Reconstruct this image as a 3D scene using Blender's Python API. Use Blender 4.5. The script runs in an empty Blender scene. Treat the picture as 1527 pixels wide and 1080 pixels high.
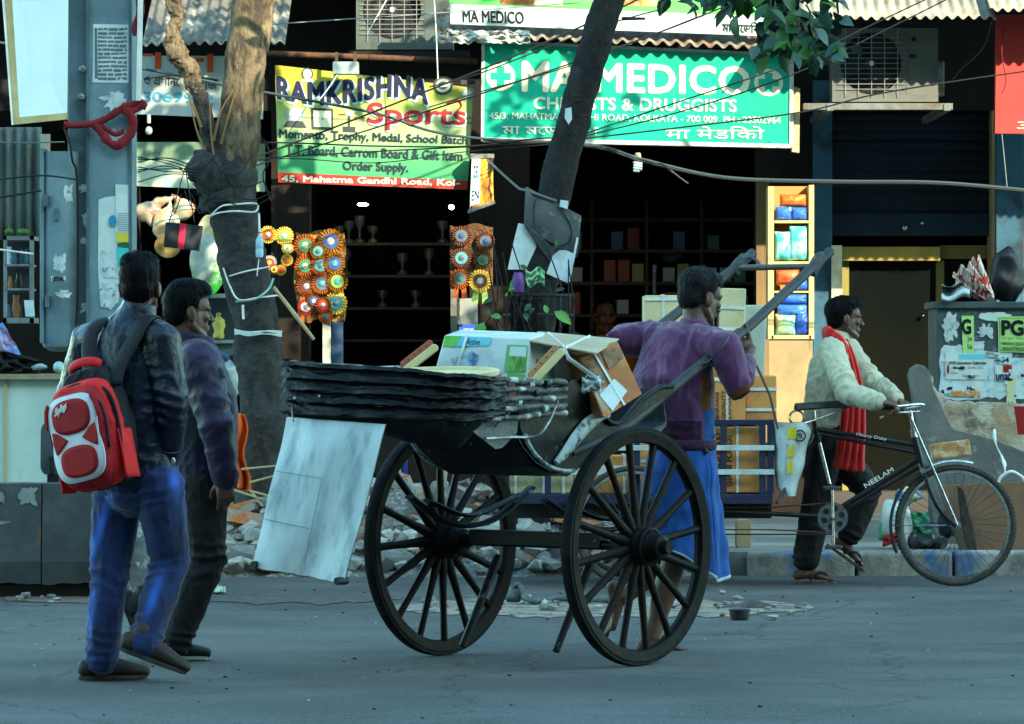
import bpy, bmesh, math, random
from mathutils import Vector, Matrix, noise
V = Vector; sin, cos, pi, rad_, nn, nnv = math.sin, math.cos, math.pi, math.radians, noise.noise, noise.noise_vector
random.seed(11)
sc = bpy.context.scene
COL = sc.collection
# ---------------------------------------------------------------- camera, light, exposure
F, H, CX, CY = 6500.0, 1.27, 763.5, 540.0
cd = bpy.data.cameras.new('camera')
cam = bpy.data.objects.new('camera', cd); COL.objects.link(cam)
cam.location = (0, 0, H); cam.rotation_euler = (rad_(90), 0, 0)
cd.sensor_width = 36.0; cd.lens = F / 1527.0 * 36.0; cd.clip_start = 0.5; cd.clip_end = 1500
sc.camera = cam
SUN = V((0.70, -1.0, 0.62)).normalized()
elev = math.asin(SUN.z); azim = math.atan2(SUN.x, SUN.y)
world = bpy.data.worlds.new('World'); sc.world = world; world.use_nodes = True
wn = world.node_tree; wn.nodes.clear()
sky = wn.nodes.new('ShaderNodeTexSky'); sky.sky_type = 'NISHITA'; sky.sun_disc = False
sky.sun_elevation = elev; sky.sun_rotation = azim
sky.air_density = 1.0; sky.dust_density = 0.8; sky.ozone_density = 1.0
tint = wn.nodes.new('ShaderNodeMix'); tint.data_type = 'RGBA'; tint.blend_type = 'MULTIPLY'
tint.inputs[0].default_value = 1.0; tint.inputs[7].default_value = (0.77, 1.03, 0.86, 1)
bg = wn.nodes.new('ShaderNodeBackground'); bg.inputs[1].default_value = 0.15
wo = wn.nodes.new('ShaderNodeOutputWorld')
wn.links.new(sky.outputs[0], tint.inputs[6]); wn.links.new(tint.outputs[2], bg.inputs[0]); wn.links.new(bg.outputs[0], wo.inputs[0])
sd = bpy.data.lights.new('sun', 'SUN'); sd.energy = 2.0; sd.angle = rad_(0.5); sd.color = (1.0, 0.87, 0.62)
so = bpy.data.objects.new('sun', sd); COL.objects.link(so); so.location = (20, -30, 40)
so.rotation_euler = SUN.to_track_quat('Z', 'Y').to_euler()
sc.view_settings.view_transform = 'Standard'; sc.view_settings.look = 'None'
sc.view_settings.gamma = 1.0; sc.view_settings.exposure = 2.85
# ---------------------------------------------------------------- helpers
def W(u, v, Y): return V(((u - CX) * Y / F, Y, H - (v - CY) * Y / F))
def G(u, v):
    Y = F * H / (v - CY); return V(((u - CX) * Y / F, Y, 0.0))
def lerp(a, b, t): return a + (b - a) * t
def interp(xs, ys, x):
    if x <= xs[0]: return ys[0]
    for i in range(len(xs) - 1):
        if x <= xs[i + 1]: return lerp(ys[i], ys[i + 1], (x - xs[i]) / (xs[i + 1] - xs[i]))
    return ys[-1]
ORG = {}
MATS = {}
def rgb(c): return (c[0], c[1], c[2], 1.0)
def mat(name, c1, rough=0.7, c2=None, scale=6.0, lo=0.38, hi=0.62, metal=0.0, bump=0.0, bscale=None, stretch=(1, 1, 1),
        c3=None, s3=2.0, lo3=0.5, hi3=0.62, spec=0.22, emit=None, rvar=0.0, rnd=True, sheen=0.0, dist=0.0, rot=(0, 0, 0)):
    """Procedural material: base colour, a second colour in noise patches, a third in larger stains, bump."""
    if name in MATS: return MATS[name]
    m = bpy.data.materials.new(name); m.use_nodes = True; MATS[name] = m
    nt = m.node_tree; N = nt.nodes; L = nt.links
    b = N['Principled BSDF']; b.inputs['Roughness'].default_value = rough; b.inputs['Metallic'].default_value = metal
    b.inputs['Specular IOR Level'].default_value = spec; b.inputs['Base Color'].default_value = rgb(c1)
    if sheen: b.inputs['Sheen Weight'].default_value = sheen
    if emit:
        b.inputs['Emission Color'].default_value = rgb(emit[:3]); b.inputs['Emission Strength'].default_value = emit[3]
    if not (c2 or bump or c3 or rvar): return m
    tc = N.new('ShaderNodeTexCoord'); mp = N.new('ShaderNodeMapping'); mp.inputs['Scale'].default_value = stretch; mp.inputs['Rotation'].default_value = rot
    L.new(tc.outputs['Object'], mp.inputs['Vector'])
    if rnd:
        oi = N.new('ShaderNodeObjectInfo'); mu = N.new('ShaderNodeMath'); mu.operation = 'MULTIPLY'; mu.inputs[1].default_value = 37.0
        L.new(oi.outputs['Random'], mu.inputs[0]); L.new(mu.outputs[0], mp.inputs['Location'])
    def nz(s, d=6.0):
        n = N.new('ShaderNodeTexNoise'); n.inputs['Scale'].default_value = s; n.inputs['Detail'].default_value = d
        n.inputs['Roughness'].default_value = 0.62; n.inputs['Distortion'].default_value = dist
        L.new(mp.outputs[0], n.inputs['Vector']); return n
    def mixin(cur, col, s, lo_, hi_):
        n = nz(s); mr = N.new('ShaderNodeMapRange'); mr.inputs[1].default_value = lo_; mr.inputs[2].default_value = hi_
        L.new(n.outputs[0], mr.inputs[0])
        mx = N.new('ShaderNodeMix'); mx.data_type = 'RGBA'; L.new(mr.outputs[0], mx.inputs[0])
        if cur is None: mx.inputs[6].default_value = rgb(c1)
        else: L.new(cur, mx.inputs[6])
        mx.inputs[7].default_value = rgb(col); return mx.outputs[2]
    cur = None
    if c2: cur = mixin(cur, c2, scale, lo, hi)
    if c3: cur = mixin(cur, c3, s3, lo3, hi3)
    if cur is not None: L.new(cur, b.inputs['Base Color'])
    if rvar:
        n = nz(scale * 1.7); mr = N.new('ShaderNodeMapRange'); mr.inputs[3].default_value = max(0.02, rough - rvar); mr.inputs[4].default_value = min(1, rough + rvar)
        L.new(n.outputs[0], mr.inputs[0]); L.new(mr.outputs[0], b.inputs['Roughness'])
    if bump:
        n = nz(bscale or scale * 3); bp = N.new('ShaderNodeBump'); bp.inputs['Strength'].default_value = min(1.0, bump); bp.inputs['Distance'].default_value = 0.02 * max(1, bump)
        L.new(n.outputs[0], bp.inputs['Height']); L.new(bp.outputs[0], b.inputs['Normal'])
    return m
def tag(o, label=None, cat=None, group=None, kind=None):
    if label: o['label'] = label
    if cat: o['category'] = cat
    if group: o['group'] = group
    if kind: o['kind'] = kind
    return o
def thing(name, label, cat, loc, group=None):
    o = bpy.data.objects.new(name, None); COL.objects.link(o); o.location = loc; o.empty_display_size = 0.1
    ORG[o] = V(loc); return tag(o, label, cat, group)
class MB:
    """Mesh builder in world coordinates."""
    def __init__(s): s.v = []; s.f = []; s.mi = []; s.cur = 0
    def add(s, vs, fs):
        n = len(s.v); s.v += [V(p) for p in vs]; s.f += [tuple(i + n for i in f) for f in fs]; s.mi += [s.cur] * len(fs); return s
    def box(s, c, size, M=None):
        hx, hy, hz = [a / 2 for a in size]; c = V(c)
        vs = [V((x, y, z)) for x in (-hx, hx) for y in (-hy, hy) for z in (-hz, hz)]
        vs = [(M @ p if M else p) + c for p in vs]
        return s.add(vs, [(0, 1, 3, 2), (4, 6, 7, 5), (0, 4, 5, 1), (2, 3, 7, 6), (0, 2, 6, 4), (1, 5, 7, 3)])
    def bb(s, x0, x1, y0, y1, z0, z1): return s.box(((x0 + x1) / 2, (y0 + y1) / 2, (z0 + z1) / 2), (abs(x1 - x0), abs(y1 - y0), abs(z1 - z0)))
    def pxbox(s, u0, v0, u1, v1, Y, d):
        """box whose front face fills the pixel rectangle at depth Y, d deep"""
        a = W(u0, v1, Y); b = W(u1, v0, Y); return s.bb(a.x, b.x, Y, Y + d, a.z, b.z)
    def tube(s, pts, rad, n=10, side=None, cap=True, closed=False, fn=None):
        pts = [V(p) for p in pts]; k = len(pts)
        if not isinstance(rad, (list, tuple)): rad = [rad] * k
        vs = []; ref = V(side) if side is not None else None; prevx = None
        for i, p in enumerate(pts):
            if closed: t = pts[(i + 1) % k] - pts[i - 1]
            else: t = (pts[min(i + 1, k - 1)] - pts[max(i - 1, 0)])
            t = t.normalized() if t.length > 1e-9 else V((0, 0, 1))
            if ref is not None: x = ref - t * ref.dot(t)
            elif prevx is not None: x = prevx - t * prevx.dot(t)
            else:
                x = V((0, 0, 1)) if abs(t.z) < 0.9 else V((1, 0, 0)); x = x - t * x.dot(t)
            if x.length < 1e-6: x = t.orthogonal()
            x.normalize(); prevx = x; y = t.cross(x)
            r = rad[i]; rx, ry = (r if isinstance(r, (tuple, list)) else (r, r))
            for j in range(n):
                a = 2 * pi * j / n; q = x * (cos(a) * rx) + y * (sin(a) * ry)
                if fn: q = q * fn(i, j, a)
                vs.append(p + q)
        fs = []
        for i in range(k if closed else k - 1):
            i2 = (i + 1) % k
            for j in range(n): fs.append((i * n + j, i * n + (j + 1) % n, i2 * n + (j + 1) % n, i2 * n + j))
        if cap and not closed: fs += [tuple(range(n - 1, -1, -1)), tuple((k - 1) * n + j for j in range(n))]
        return s.add(vs, fs)
    def limb(s, pts, rad, n=12, side=None):
        """closed tube with rounded ends, for bodies"""
        pts = [V(p) for p in pts]; r0 = rad[0]; r1 = rad[-1]
        m = lambda r: (min(r) if isinstance(r, (tuple, list)) else r)
        sc_ = lambda r, k: ((r[0] * k, r[1] * k) if isinstance(r, (tuple, list)) else r * k)
        d0 = (pts[0] - pts[1]).normalized(); d1 = (pts[-1] - pts[-2]).normalized()
        P = [pts[0] + d0 * m(r0) * 0.9, pts[0] + d0 * m(r0) * 0.6] + pts + [pts[-1] + d1 * m(r1) * 0.6, pts[-1] + d1 * m(r1) * 0.9]
        R = [sc_(r0, 0.35), sc_(r0, 0.8)] + list(rad) + [sc_(r1, 0.8), sc_(r1, 0.35)]
        return s.tube(P, R, n, side)
    def ell(s, c, r, M=None, nu=16, nv=10):
        c = V(c); vs = [V((0, 0, r[2]))]
        for i in range(1, nv):
            th = pi * i / nv
            for j in range(nu):
                a = 2 * pi * j / nu; vs.append(V((r[0] * sin(th) * cos(a), r[1] * sin(th) * sin(a), r[2] * cos(th))))
        vs.append(V((0, 0, -r[2])))
        fs = [(0, 1 + j, 1 + (j + 1) % nu) for j in range(nu)]
        for i in range(nv - 2):
            o = 1 + i * nu
            for j in range(nu): fs.append((o + j, o + nu + j, o + nu + (j + 1) % nu, o + (j + 1) % nu))
        o = 1 + (nv - 2) * nu; last = len(vs) - 1
        fs += [(last, o + (j + 1) % nu, o + j) for j in range(nu)]
        return s.add([(M @ p if M else p) + c for p in vs], fs)
    def lathe(s, prof, n=24, M=None, cap=True):
        """profile of (r, z) turned about local z"""
        M = M or Matrix.Identity(4); vs = []
        for r, z in prof:
            for j in range(n):
                a = 2 * pi * j / n; vs.append(M @ V((r * cos(a), r * sin(a), z)))
        fs = []
        for i in range(len(prof) - 1):
            for j in range(n): fs.append((i * n + j, i * n + (j + 1) % n, (i + 1) * n + (j + 1) % n, (i + 1) * n + j))
        if cap: fs += [tuple(range(n - 1, -1, -1)), tuple((len(prof) - 1) * n + j for j in range(n))]
        return s.add(vs, fs)
    def prism(s, poly, d, M=None, z0=0.0):
        """2D polygon extruded from z0 to z0+d in local z"""
        M = M or Matrix.Identity(4); n = len(poly)
        vs = [M @ V((x, y, z0)) for x, y in poly] + [M @ V((x, y, z0 + d)) for x, y in poly]
        fs = [tuple(range(n - 1, -1, -1)), tuple(range(n, 2 * n))] + [(i, (i + 1) % n, n + (i + 1) % n, n + i) for i in range(n)]
        return s.add(vs, fs)
    def grid(s, fn, nu, nv):
        vs = [fn(i / nu, j / nv) for j in range(nv + 1) for i in range(nu + 1)]
        fs = [(j * (nu + 1) + i, j * (nu + 1) + i + 1, (j + 1) * (nu + 1) + i + 1, (j + 1) * (nu + 1) + i) for j in range(nv) for i in range(nu)]
        return s.add(vs, fs)
    def build(s, name, m, parent=None, loc=None, smooth=None, bevel=0, solid=0, subd=0, fix=True, segs=2):
        me = bpy.data.meshes.new(name)
        if parent is not None: org = ORG[parent]
        elif loc is not None: org = V(loc)
        else:
            lo = [min(p[k] for p in s.v) for k in range(3)]; hi = [max(p[k] for p in s.v) for k in range(3)]
            org = V(((lo[0] + hi[0]) / 2, (lo[1] + hi[1]) / 2, lo[2]))
        me.from_pydata([tuple(p - org) for p in s.v], [], s.f)
        if fix:
            bm = bmesh.new(); bm.from_mesh(me); bmesh.ops.recalc_face_normals(bm, faces=bm.faces); bm.to_mesh(me); bm.free()
        for mm in (m if isinstance(m, (list, tuple)) else [m]): me.materials.append(mm)
        if any(s.mi): me.polygons.foreach_set('material_index', s.mi)
        o = bpy.data.objects.new(name, me); COL.objects.link(o)
        if parent is not None: o.parent = parent
        else: o.location = org
        ORG[o] = org
        finish(o, smooth, bevel, solid, subd, segs); return o
def finish(o, smooth=None, bevel=0, solid=0, subd=0, segs=2):
    me = o.data
    if smooth is not None:
        me.polygons.foreach_set('use_smooth', [True] * len(me.polygons))
        if smooth < 180: me.set_sharp_from_angle(angle=rad_(smooth))
    if solid:
        md = o.modifiers.new('solid', 'SOLIDIFY'); md.thickness = solid; md.offset = 0
    if bevel:
        md = o.modifiers.new('bevel', 'BEVEL'); md.width = bevel; md.segments = segs; md.limit_method = 'ANGLE'; md.angle_limit = rad_(35)
        md.harden_normals = False
    if subd:
        md = o.modifiers.new('sub', 'SUBSURF'); md.levels = subd; md.render_levels = subd
def bez(pts, n=24):
    """Catmull-Rom through points"""
    pts = [V(p) for p in pts]; out = []
    P = [pts[0] * 2 - pts[1]] + pts + [pts[-1] * 2 - pts[-2]]
    segs = len(pts) - 1; per = max(1, n // segs)
    for i in range(segs):
        p0, p1, p2, p3 = P[i:i + 4]
        for k in range(per):
            t = k / per
            out.append(0.5 * ((2 * p1) + (p2 - p0) * t + (2 * p0 - 5 * p1 + 4 * p2 - p3) * t * t + (3 * p1 - p0 - 3 * p2 + p3) * t ** 3))
    out.append(pts[-1]); return out
def frame(x, y, z, o):
    M = Matrix.Identity(4)
    for i, c in enumerate((x, y, z, o)):
        for j in range(3): M[j][i] = c[j]
    return M
FACE = lambda o: frame((1, 0, 0), (0, 0, 1), (0, -1, 0), o)      # local x right, y up, z towards the street
def textmesh(s, bold=0.0, extrude=0.0, space=1.0):
    c = bpy.data.curves.new('t', 'FONT'); c.body = s; c.extrude = extrude; c.resolution_u = 3; c.space_character = space
    o = bpy.data.objects.new('t', c); COL.objects.link(o)
    me = bpy.data.meshes.new_from_object(o.evaluated_get(bpy.context.evaluated_depsgraph_get()))
    vs = [v.co.copy() for v in me.vertices]; fs = [tuple(p.vertices) for p in me.polygons]
    bpy.data.objects.remove(o); bpy.data.curves.remove(c); bpy.data.meshes.remove(me)
    x0 = min(p.x for p in vs); x1 = max(p.x for p in vs); y0 = min(p.y for p in vs); y1 = max(p.y for p in vs)
    vs = [V(((p.x - x0) / (x1 - x0), (p.y - y0) / (y1 - y0), 0)) for p in vs]
    return vs, fs
def text(s, mp, m, parent, name='lettering', bold=0.0, space=1.0, off=0.004, shadow=None):
    """mp(x, y, off) maps unit text coordinates to the world"""
    vs, fs = textmesh(s, 0, 0, space); b = MB(); b.add([mp(p.x, p.y, off) for p in vs], fs)
    if bold:   # heavier strokes: the same glyphs again, shifted by a hair and each 0.3 mm further out
        w = (mp(1, 0, 0) - mp(0, 0, 0)).length; h = (mp(0, 1, 0) - mp(0, 0, 0)).length; g = bold * h
        for k, (dx, dy) in enumerate(((1, 0), (-1, 0), (0, 1), (0, -1), (.7, .7), (-.7, .7), (.7, -.7), (-.7, -.7))):
            b.add([mp(p.x + dx * g / w, p.y + dy * g / h, off + .0003 * (k + 1)) for p in vs], fs)
    return b.build(name, m, parent, fix=False)
def rect(mapper, s0, t0, s1, t1, shear=0.0):
    return lambda x, y, off: mapper(lerp(s0, s1, x) + shear * (y - 0.5), lerp(t1, t0, y), off)
def quad(tl, tr, br, bl, nrm=(0, -1, 0)):
    tl, tr, br, bl = [V(p) for p in (tl, tr, br, bl)]; nrm = V(nrm)
    return lambda s, t, off=0.0: tl * ((1 - s) * (1 - t)) + tr * (s * (1 - t)) + br * (s * t) + bl * ((1 - s) * t) + nrm * off
def board(mapper, m, parent, name='board', d=0.04, s0=0, t0=0, s1=1, t1=1, off=0.0, bevel=0):
    b = MB(); p = [mapper(s0, t0, off), mapper(s1, t0, off), mapper(s1, t1, off), mapper(s0, t1, off), mapper(s0, t0, off - d), mapper(s1, t0, off - d), mapper(s1, t1, off - d), mapper(s0, t1, off - d)]
    b.add(p, [(0, 1, 2, 3), (7, 6, 5, 4), (0, 4, 5, 1), (1, 5, 6, 2), (2, 6, 7, 3), (3, 7, 4, 0)])
    return b.build(name, m, parent, bevel=bevel)
def shape(mapper, poly, m, parent, name, off=0.003, d=0.002):
    b = MB(); n = len(poly); b.add([mapper(s, t, off) for s, t in poly] + [mapper(s, t, off - d) for s, t in poly], [tuple(range(n))] + [(i, i + n, (i + 1) % n + n, (i + 1) % n) for i in range(n)])
    return b.build(name, m, parent)
def circ(cx, cy, rx, ry, n=24, a0=0, a1=360): return [(cx + rx * cos(rad_(a0 + (a1 - a0) * i / n)), cy + ry * sin(rad_(a0 + (a1 - a0) * i / n))) for i in range(n if a1 - a0 == 360 else n + 1)]
def rrect(x0, y0, x1, y1, r, n=5):
    out = []
    for cx, cy, a in ((x1 - r, y1 - r, 0), (x0 + r, y1 - r, 90), (x0 + r, y0 + r, 180), (x1 - r, y0 + r, 270)):
        for i in range(n + 1): out.append((cx + r * cos(rad_(a + 90 * i / n)), cy + r * sin(rad_(a + 90 * i / n))))
    return out
def displace(b, amp, freq, stretch=(1, 1, 1), seed=0.0):
    for p in b.v:
        q = V((p.x * stretch[0], p.y * stretch[1], p.z * stretch[2])) * freq + V((seed, seed * 1.7, -seed))
        p += nnv(q) * amp
    return b
# common materials
M_black = mat('black_plastic', (0.012, 0.013, 0.015), 0.45)
M_white = mat('white_paint', (0.72, 0.74, 0.72), 0.5, (0.55, 0.58, 0.56), 5)
M_ink = mat('dark_ink', (0.003, 0.005, 0.010), 0.6)
M_navy = mat('navy_ink', (0.0025, 0.005, 0.035), 0.6)
M_chrome = mat('chrome', (0.62, 0.64, 0.65), 0.22, (0.35, 0.34, 0.32), 40, metal=1.0)
M_steelgrey = mat('dull_steel', (0.28, 0.30, 0.31), 0.45, (0.14, 0.12, 0.10), 14, metal=0.8)
M_cable = mat('cable_rubber', (0.012, 0.013, 0.014), 0.4)
M_cablegrey = mat('grey_cable', (0.16, 0.20, 0.21), 0.4)
M_rust = mat('rusty_iron', (0.10, 0.045, 0.022), 0.8, (0.05, 0.03, 0.02), 20, bump=0.3)
M_wood = mat('raw_wood', (0.34, 0.24, 0.12), 0.7, (0.22, 0.14, 0.07), 9, stretch=(1, 1, 0.15), bump=0.2)
M_strap = mat('white_strapping', (0.68, 0.72, 0.68), 0.4, (0.5, 0.52, 0.5), 12)
M_ply = mat('twine', (0.42, 0.33, 0.17), 0.8)
# ---------------------------------------------------------------- ground, road, pavement
def asphalt():
    m = mat('asphalt', (0.052, 0.056, 0.057), 0.78, (0.088, 0.092, 0.092), 1.1, 0.40, 0.62, c3=(0.125, 0.118, 0.105), s3=0.35, lo3=0.50, hi3=0.72, bump=0.6, bscale=70, rnd=False, rvar=0.14)
    nt = m.node_tree; N = nt.nodes; L = nt.links; b = N['Principled BSDF']
    src = b.inputs['Base Color'].links[0].from_socket
    tc = N.new('ShaderNodeTexCoord')
    def speck(scale, lo, hi, col, src, sx=1.0):
        mp = N.new('ShaderNodeMapping'); mp.inputs['Scale'].default_value = (sx, 1, 1); L.new(tc.outputs['Object'], mp.inputs['Vector'])
        n = N.new('ShaderNodeTexNoise'); n.inputs['Scale'].default_value = scale; n.inputs['Detail'].default_value = 3; L.new(mp.outputs[0], n.inputs['Vector'])
        mr = N.new('ShaderNodeMapRange'); mr.inputs[1].default_value = lo; mr.inputs[2].default_value = hi; L.new(n.outputs[0], mr.inputs[0])
        mx = N.new('ShaderNodeMix'); mx.data_type = 'RGBA'; L.new(mr.outputs[0], mx.inputs[0]); L.new(src, mx.inputs[6]); mx.inputs[7].default_value = rgb(col); return mx.outputs[2]
    src = speck(55, 0.56, 0.7, (0.15, 0.145, 0.135), src)
    src = speck(38, 0.6, 0.72, (0.035, 0.036, 0.037), src)
    src = speck(1.3, 0.52, 0.85, (0.060, 0.064, 0.068), src, 0.3)
    src = speck(150, 0.60, 0.68, (0.24, 0.235, 0.22), src)
    src = speck(120, 0.62, 0.70, (0.03, 0.03, 0.03), src)
    src = speck(0.55, 0.54, 0.70, (0.045, 0.048, 0.052), src, 0.6)
    vo = N.new('ShaderNodeTexVoronoi'); vo.feature = 'DISTANCE_TO_EDGE'; vo.inputs['Scale'].default_value = 0.8; wp = N.new('ShaderNodeTexNoise'); wp.inputs['Scale'].default_value = 3.0; wp.inputs['Detail'].default_value = 6
    L.new(tc.outputs['Object'], wp.inputs['Vector']); ad = N.new('ShaderNodeMix'); ad.data_type = 'RGBA'; ad.inputs[0].default_value = 0.25; L.new(tc.outputs['Object'], ad.inputs[6]); L.new(wp.outputs['Color'], ad.inputs[7]); L.new(ad.outputs[2], vo.inputs['Vector'])
    mr = N.new('ShaderNodeMapRange'); mr.inputs[1].default_value = 0.0; mr.inputs[2].default_value = 0.010; mr.inputs[3].default_value = 0.75; mr.inputs[4].default_value = 0.0; L.new(vo.outputs['Distance'], mr.inputs[0])
    mx = N.new('ShaderNodeMix'); mx.data_type = 'RGBA'; L.new(mr.outputs[0], mx.inputs[0]); L.new(src, mx.inputs[6]); mx.inputs[7].default_value = (0.03, 0.031, 0.032, 1); src = mx.outputs[2]
    L.new(src, b.inputs['Base Color']); return m
M_road = asphalt()
b = MB(); b.grid(lambda s, t: V((lerp(-60, 60, s), lerp(-60, 25.92, t), 0)), 4, 4)
tag(b.build('road', M_road, loc=(0, 0, 0)), 'dark grey asphalt street in the foreground', None, None, 'structure')
M_ground = mat('ground_dirt', (0.13, 0.12, 0.10), 0.9, (0.18, 0.16, 0.13), 0.5, rnd=False)
b = MB(); b.grid(lambda s, t: V((lerp(-600, 600, s), lerp(-600, 900, t), -0.03)), 2, 2)
tag(b.build('ground', M_ground, loc=(0, 0, -0.03)), None, None, None, 'structure')
M_pave = mat('pavement_concrete', (0.16, 0.16, 0.15), 0.85, (0.10, 0.10, 0.095), 2.5, c3=(0.24, 0.23, 0.20), s3=0.9, bump=0.4, bscale=40, rnd=False)
b = MB(); b.bb(-60, 60, 26.06, 33.0, -0.1, 0.135); tag(b.build('pavement', M_pave, loc=(0, 30, 0)), None, None, None, 'structure')
# kerb: worn stones with old blue and white paint
def kerbmat():
    m = mat('kerb_stone', (0.21, 0.21, 0.195), 0.85, (0.12, 0.12, 0.11), 9, c3=(0.30, 0.29, 0.26), s3=3, bump=0.5, bscale=30, rnd=False)
    nt = m.node_tree; N = nt.nodes; L = nt.links; bs = N['Principled BSDF']; src = bs.inputs['Base Color'].links[0].from_socket
    tc = N.new('ShaderNodeTexCoord'); sp = N.new('ShaderNodeSeparateXYZ'); L.new(tc.outputs['Object'], sp.inputs[0])
    a = N.new('ShaderNodeMath'); a.operation = 'MULTIPLY'; a.inputs[1].default_value = 1.04; L.new(sp.outputs[0], a.inputs[0])
    fr = N.new('ShaderNodeMath'); fr.operation = 'FRACT'; L.new(a.outputs[0], fr.inputs[0])
    gt = N.new('ShaderNodeMath'); gt.operation = 'GREATER_THAN'; gt.inputs[1].default_value = 0.55; L.new(fr.outputs[0], gt.inputs[0])
    n = N.new('ShaderNodeTexNoise'); n.inputs['Scale'].default_value = 5; n.inputs['Detail'].default_value = 8; L.new(tc.outputs['Object'], n.inputs['Vector'])
    mr = N.new('ShaderNodeMapRange'); mr.inputs[1].default_value = 0.45; mr.inputs[2].default_value = 0.6; L.new(n.outputs[0], mr.inputs[0])
    mu = N.new('ShaderNodeMath'); mu.operation = 'MULTIPLY'; L.new(gt.outputs[0], mu.inputs[0]); L.new(mr.outputs[0], mu.inputs[1])
    mx = N.new('ShaderNodeMix'); mx.data_type = 'RGBA'; L.new(mu.outputs[0], mx.inputs[0]); L.new(src, mx.inputs[6]); mx.inputs[7].default_value = (0.05, 0.11, 0.22, 1)
    L.new(mx.outputs[2], bs.inputs['Base Color']); return m
M_kerb = kerbmat()
b = MB(); x = -14.0
while x < 14:
    w = random.uniform(0.55, 0.7); dz = random.uniform(-0.012, 0.012); dy = random.uniform(-0.015, 0.015)
    if not (-2.0 < x < 1.0): b.bb(x, x + w - 0.015, 25.86 + dy, 26.10 + dy, -0.05, 0.15 + dz)
    x += w
tag(b.build('kerb', M_kerb, loc=(0, 26, 0), bevel=0.025, segs=3), None, None, None, 'structure')
# old patch of broken surface across the road
M_patch = mat('road_patch', (0.26, 0.215, 0.165), 0.9, (0.09, 0.085, 0.078), 6, 0.46, 0.58, c3=(0.42, 0.38, 0.31), s3=12, lo3=0.55, hi3=0.7, bump=0.8, bscale=35, rnd=False)
def patch(u0, u1, vc, hv, seed, name, m, z=0.004, n=60):
    b = MB(); top = []; bot = []
    for i in range(n + 1):
        s = i / n; u = lerp(u0, u1, s); e = sin(pi * s) ** 0.45
        top.append(G(u, vc - hv * e * (0.75 + 0.5 * nn(V((s * 7, seed, 0)))) + 3 * nn(V((s * 30, seed, 3)))))
        bot.append(G(u, vc + hv * e * (0.75 + 0.5 * nn(V((s * 7, seed, 9)))) + 3 * nn(V((s * 30, seed, 5)))))
    vs = [p + V((0, 0, z)) for p in top] + [p + V((0, 0, z)) for p in bot]
    b.add(vs, [(i, i + 1, n + 2 + i, n + 1 + i) for i in range(n)]); return tag(b.build(name, m, fix=False, loc=(0, 22.6, 0)), None, None, None, 'structure')
patch(575, 1215, 907, 19, 2.0, 'road_patch', M_patch)
patch(265, 600, 893, 10, 6.0, 'road_patch', mat('road_patch_dark', (0.095, 0.095, 0.092), 0.9, (0.06, 0.06, 0.06), 12, bump=0.6, bscale=40, rnd=False))
patch(0, 300, 893, 9, 11.0, 'road_dirt', mat('road_dirt', (0.10, 0.055, 0.038), 0.95, (0.17, 0.15, 0.12), 18, bump=0.8, bscale=40, rnd=False))
# ---------------------------------------------------------------- loose stones and rubble
M_rub = [mat('rubble_mortar', (0.31, 0.31, 0.285), 0.9, (0.15, 0.155, 0.15), 9, bump=0.8, bscale=25), mat('rubble_pale', (0.45, 0.45, 0.41), 0.9, (0.24, 0.25, 0.23), 12, bump=0.8, bscale=30),
         mat('rubble_dark', (0.12, 0.125, 0.12), 0.9, (0.20, 0.20, 0.18), 10, bump=0.8, bscale=25), mat('rubble_brick', (0.42, 0.14, 0.05), 0.9, (0.28, 0.25, 0.21), 8, 0.42, 0.55, bump=0.7, bscale=30),
         mat('rubble_brown', (0.14, 0.085, 0.06), 0.9, (0.22, 0.20, 0.18), 8, 0.45, 0.6, bump=0.7, bscale=30)]
def rockmesh(name, sx, sy, sz, seed, m, brick=False):
    r = random.Random(seed); bm = bmesh.new()
    if brick:
        for x in (-1, 1):
            for y in (-1, 1):
                for z in (-1, 1): bm.verts.new((x * sx / 2 * r.uniform(.86, 1), y * sy / 2 * r.uniform(.86, 1), z * sz / 2 * r.uniform(.86, 1)))
        for k in range(4): bm.verts.new((r.choice((-1, 1)) * sx / 2 * r.uniform(.9, 1.05), r.uniform(-1, 1) * sy / 2, r.uniform(-1, 1) * sz / 2))
    else:
        for k in range(17):
            d = V((r.gauss(0, 1), r.gauss(0, 1), r.gauss(0, 1))).normalized(); k2 = r.uniform(.75, 1.05)
            bm.verts.new((d.x * sx / 2 * k2, d.y * sy / 2 * k2, d.z * sz / 2 * k2))
    g = bmesh.ops.convex_hull(bm, input=bm.verts); bmesh.ops.delete(bm, geom=[e for e in set(g['geom_unused'] + g['geom_interior']) if isinstance(e, bmesh.types.BMVert)], context='VERTS')
    bmesh.ops.dissolve_limit(bm, angle_limit=rad_(14), verts=bm.verts, edges=bm.edges)
    me = bpy.data.meshes.new(name); bm.to_mesh(me); bm.free(); me.materials.append(m); return me
ROCKS = []
for k in range(10):
    s = 0.10 + 0.035 * (k % 4); ROCKS.append(rockmesh('rubble_chunk', s * 1.25, s, s * 0.75, k, M_rub[(0, 1, 0, 2, 1)[k % 5]]))
BRICKS = [rockmesh('broken_brick', 0.20, 0.105, 0.07, 50 + k, M_rub[(3, 4, 0, 3, 0)[k % 5]], True) for k in range(6)]
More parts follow.
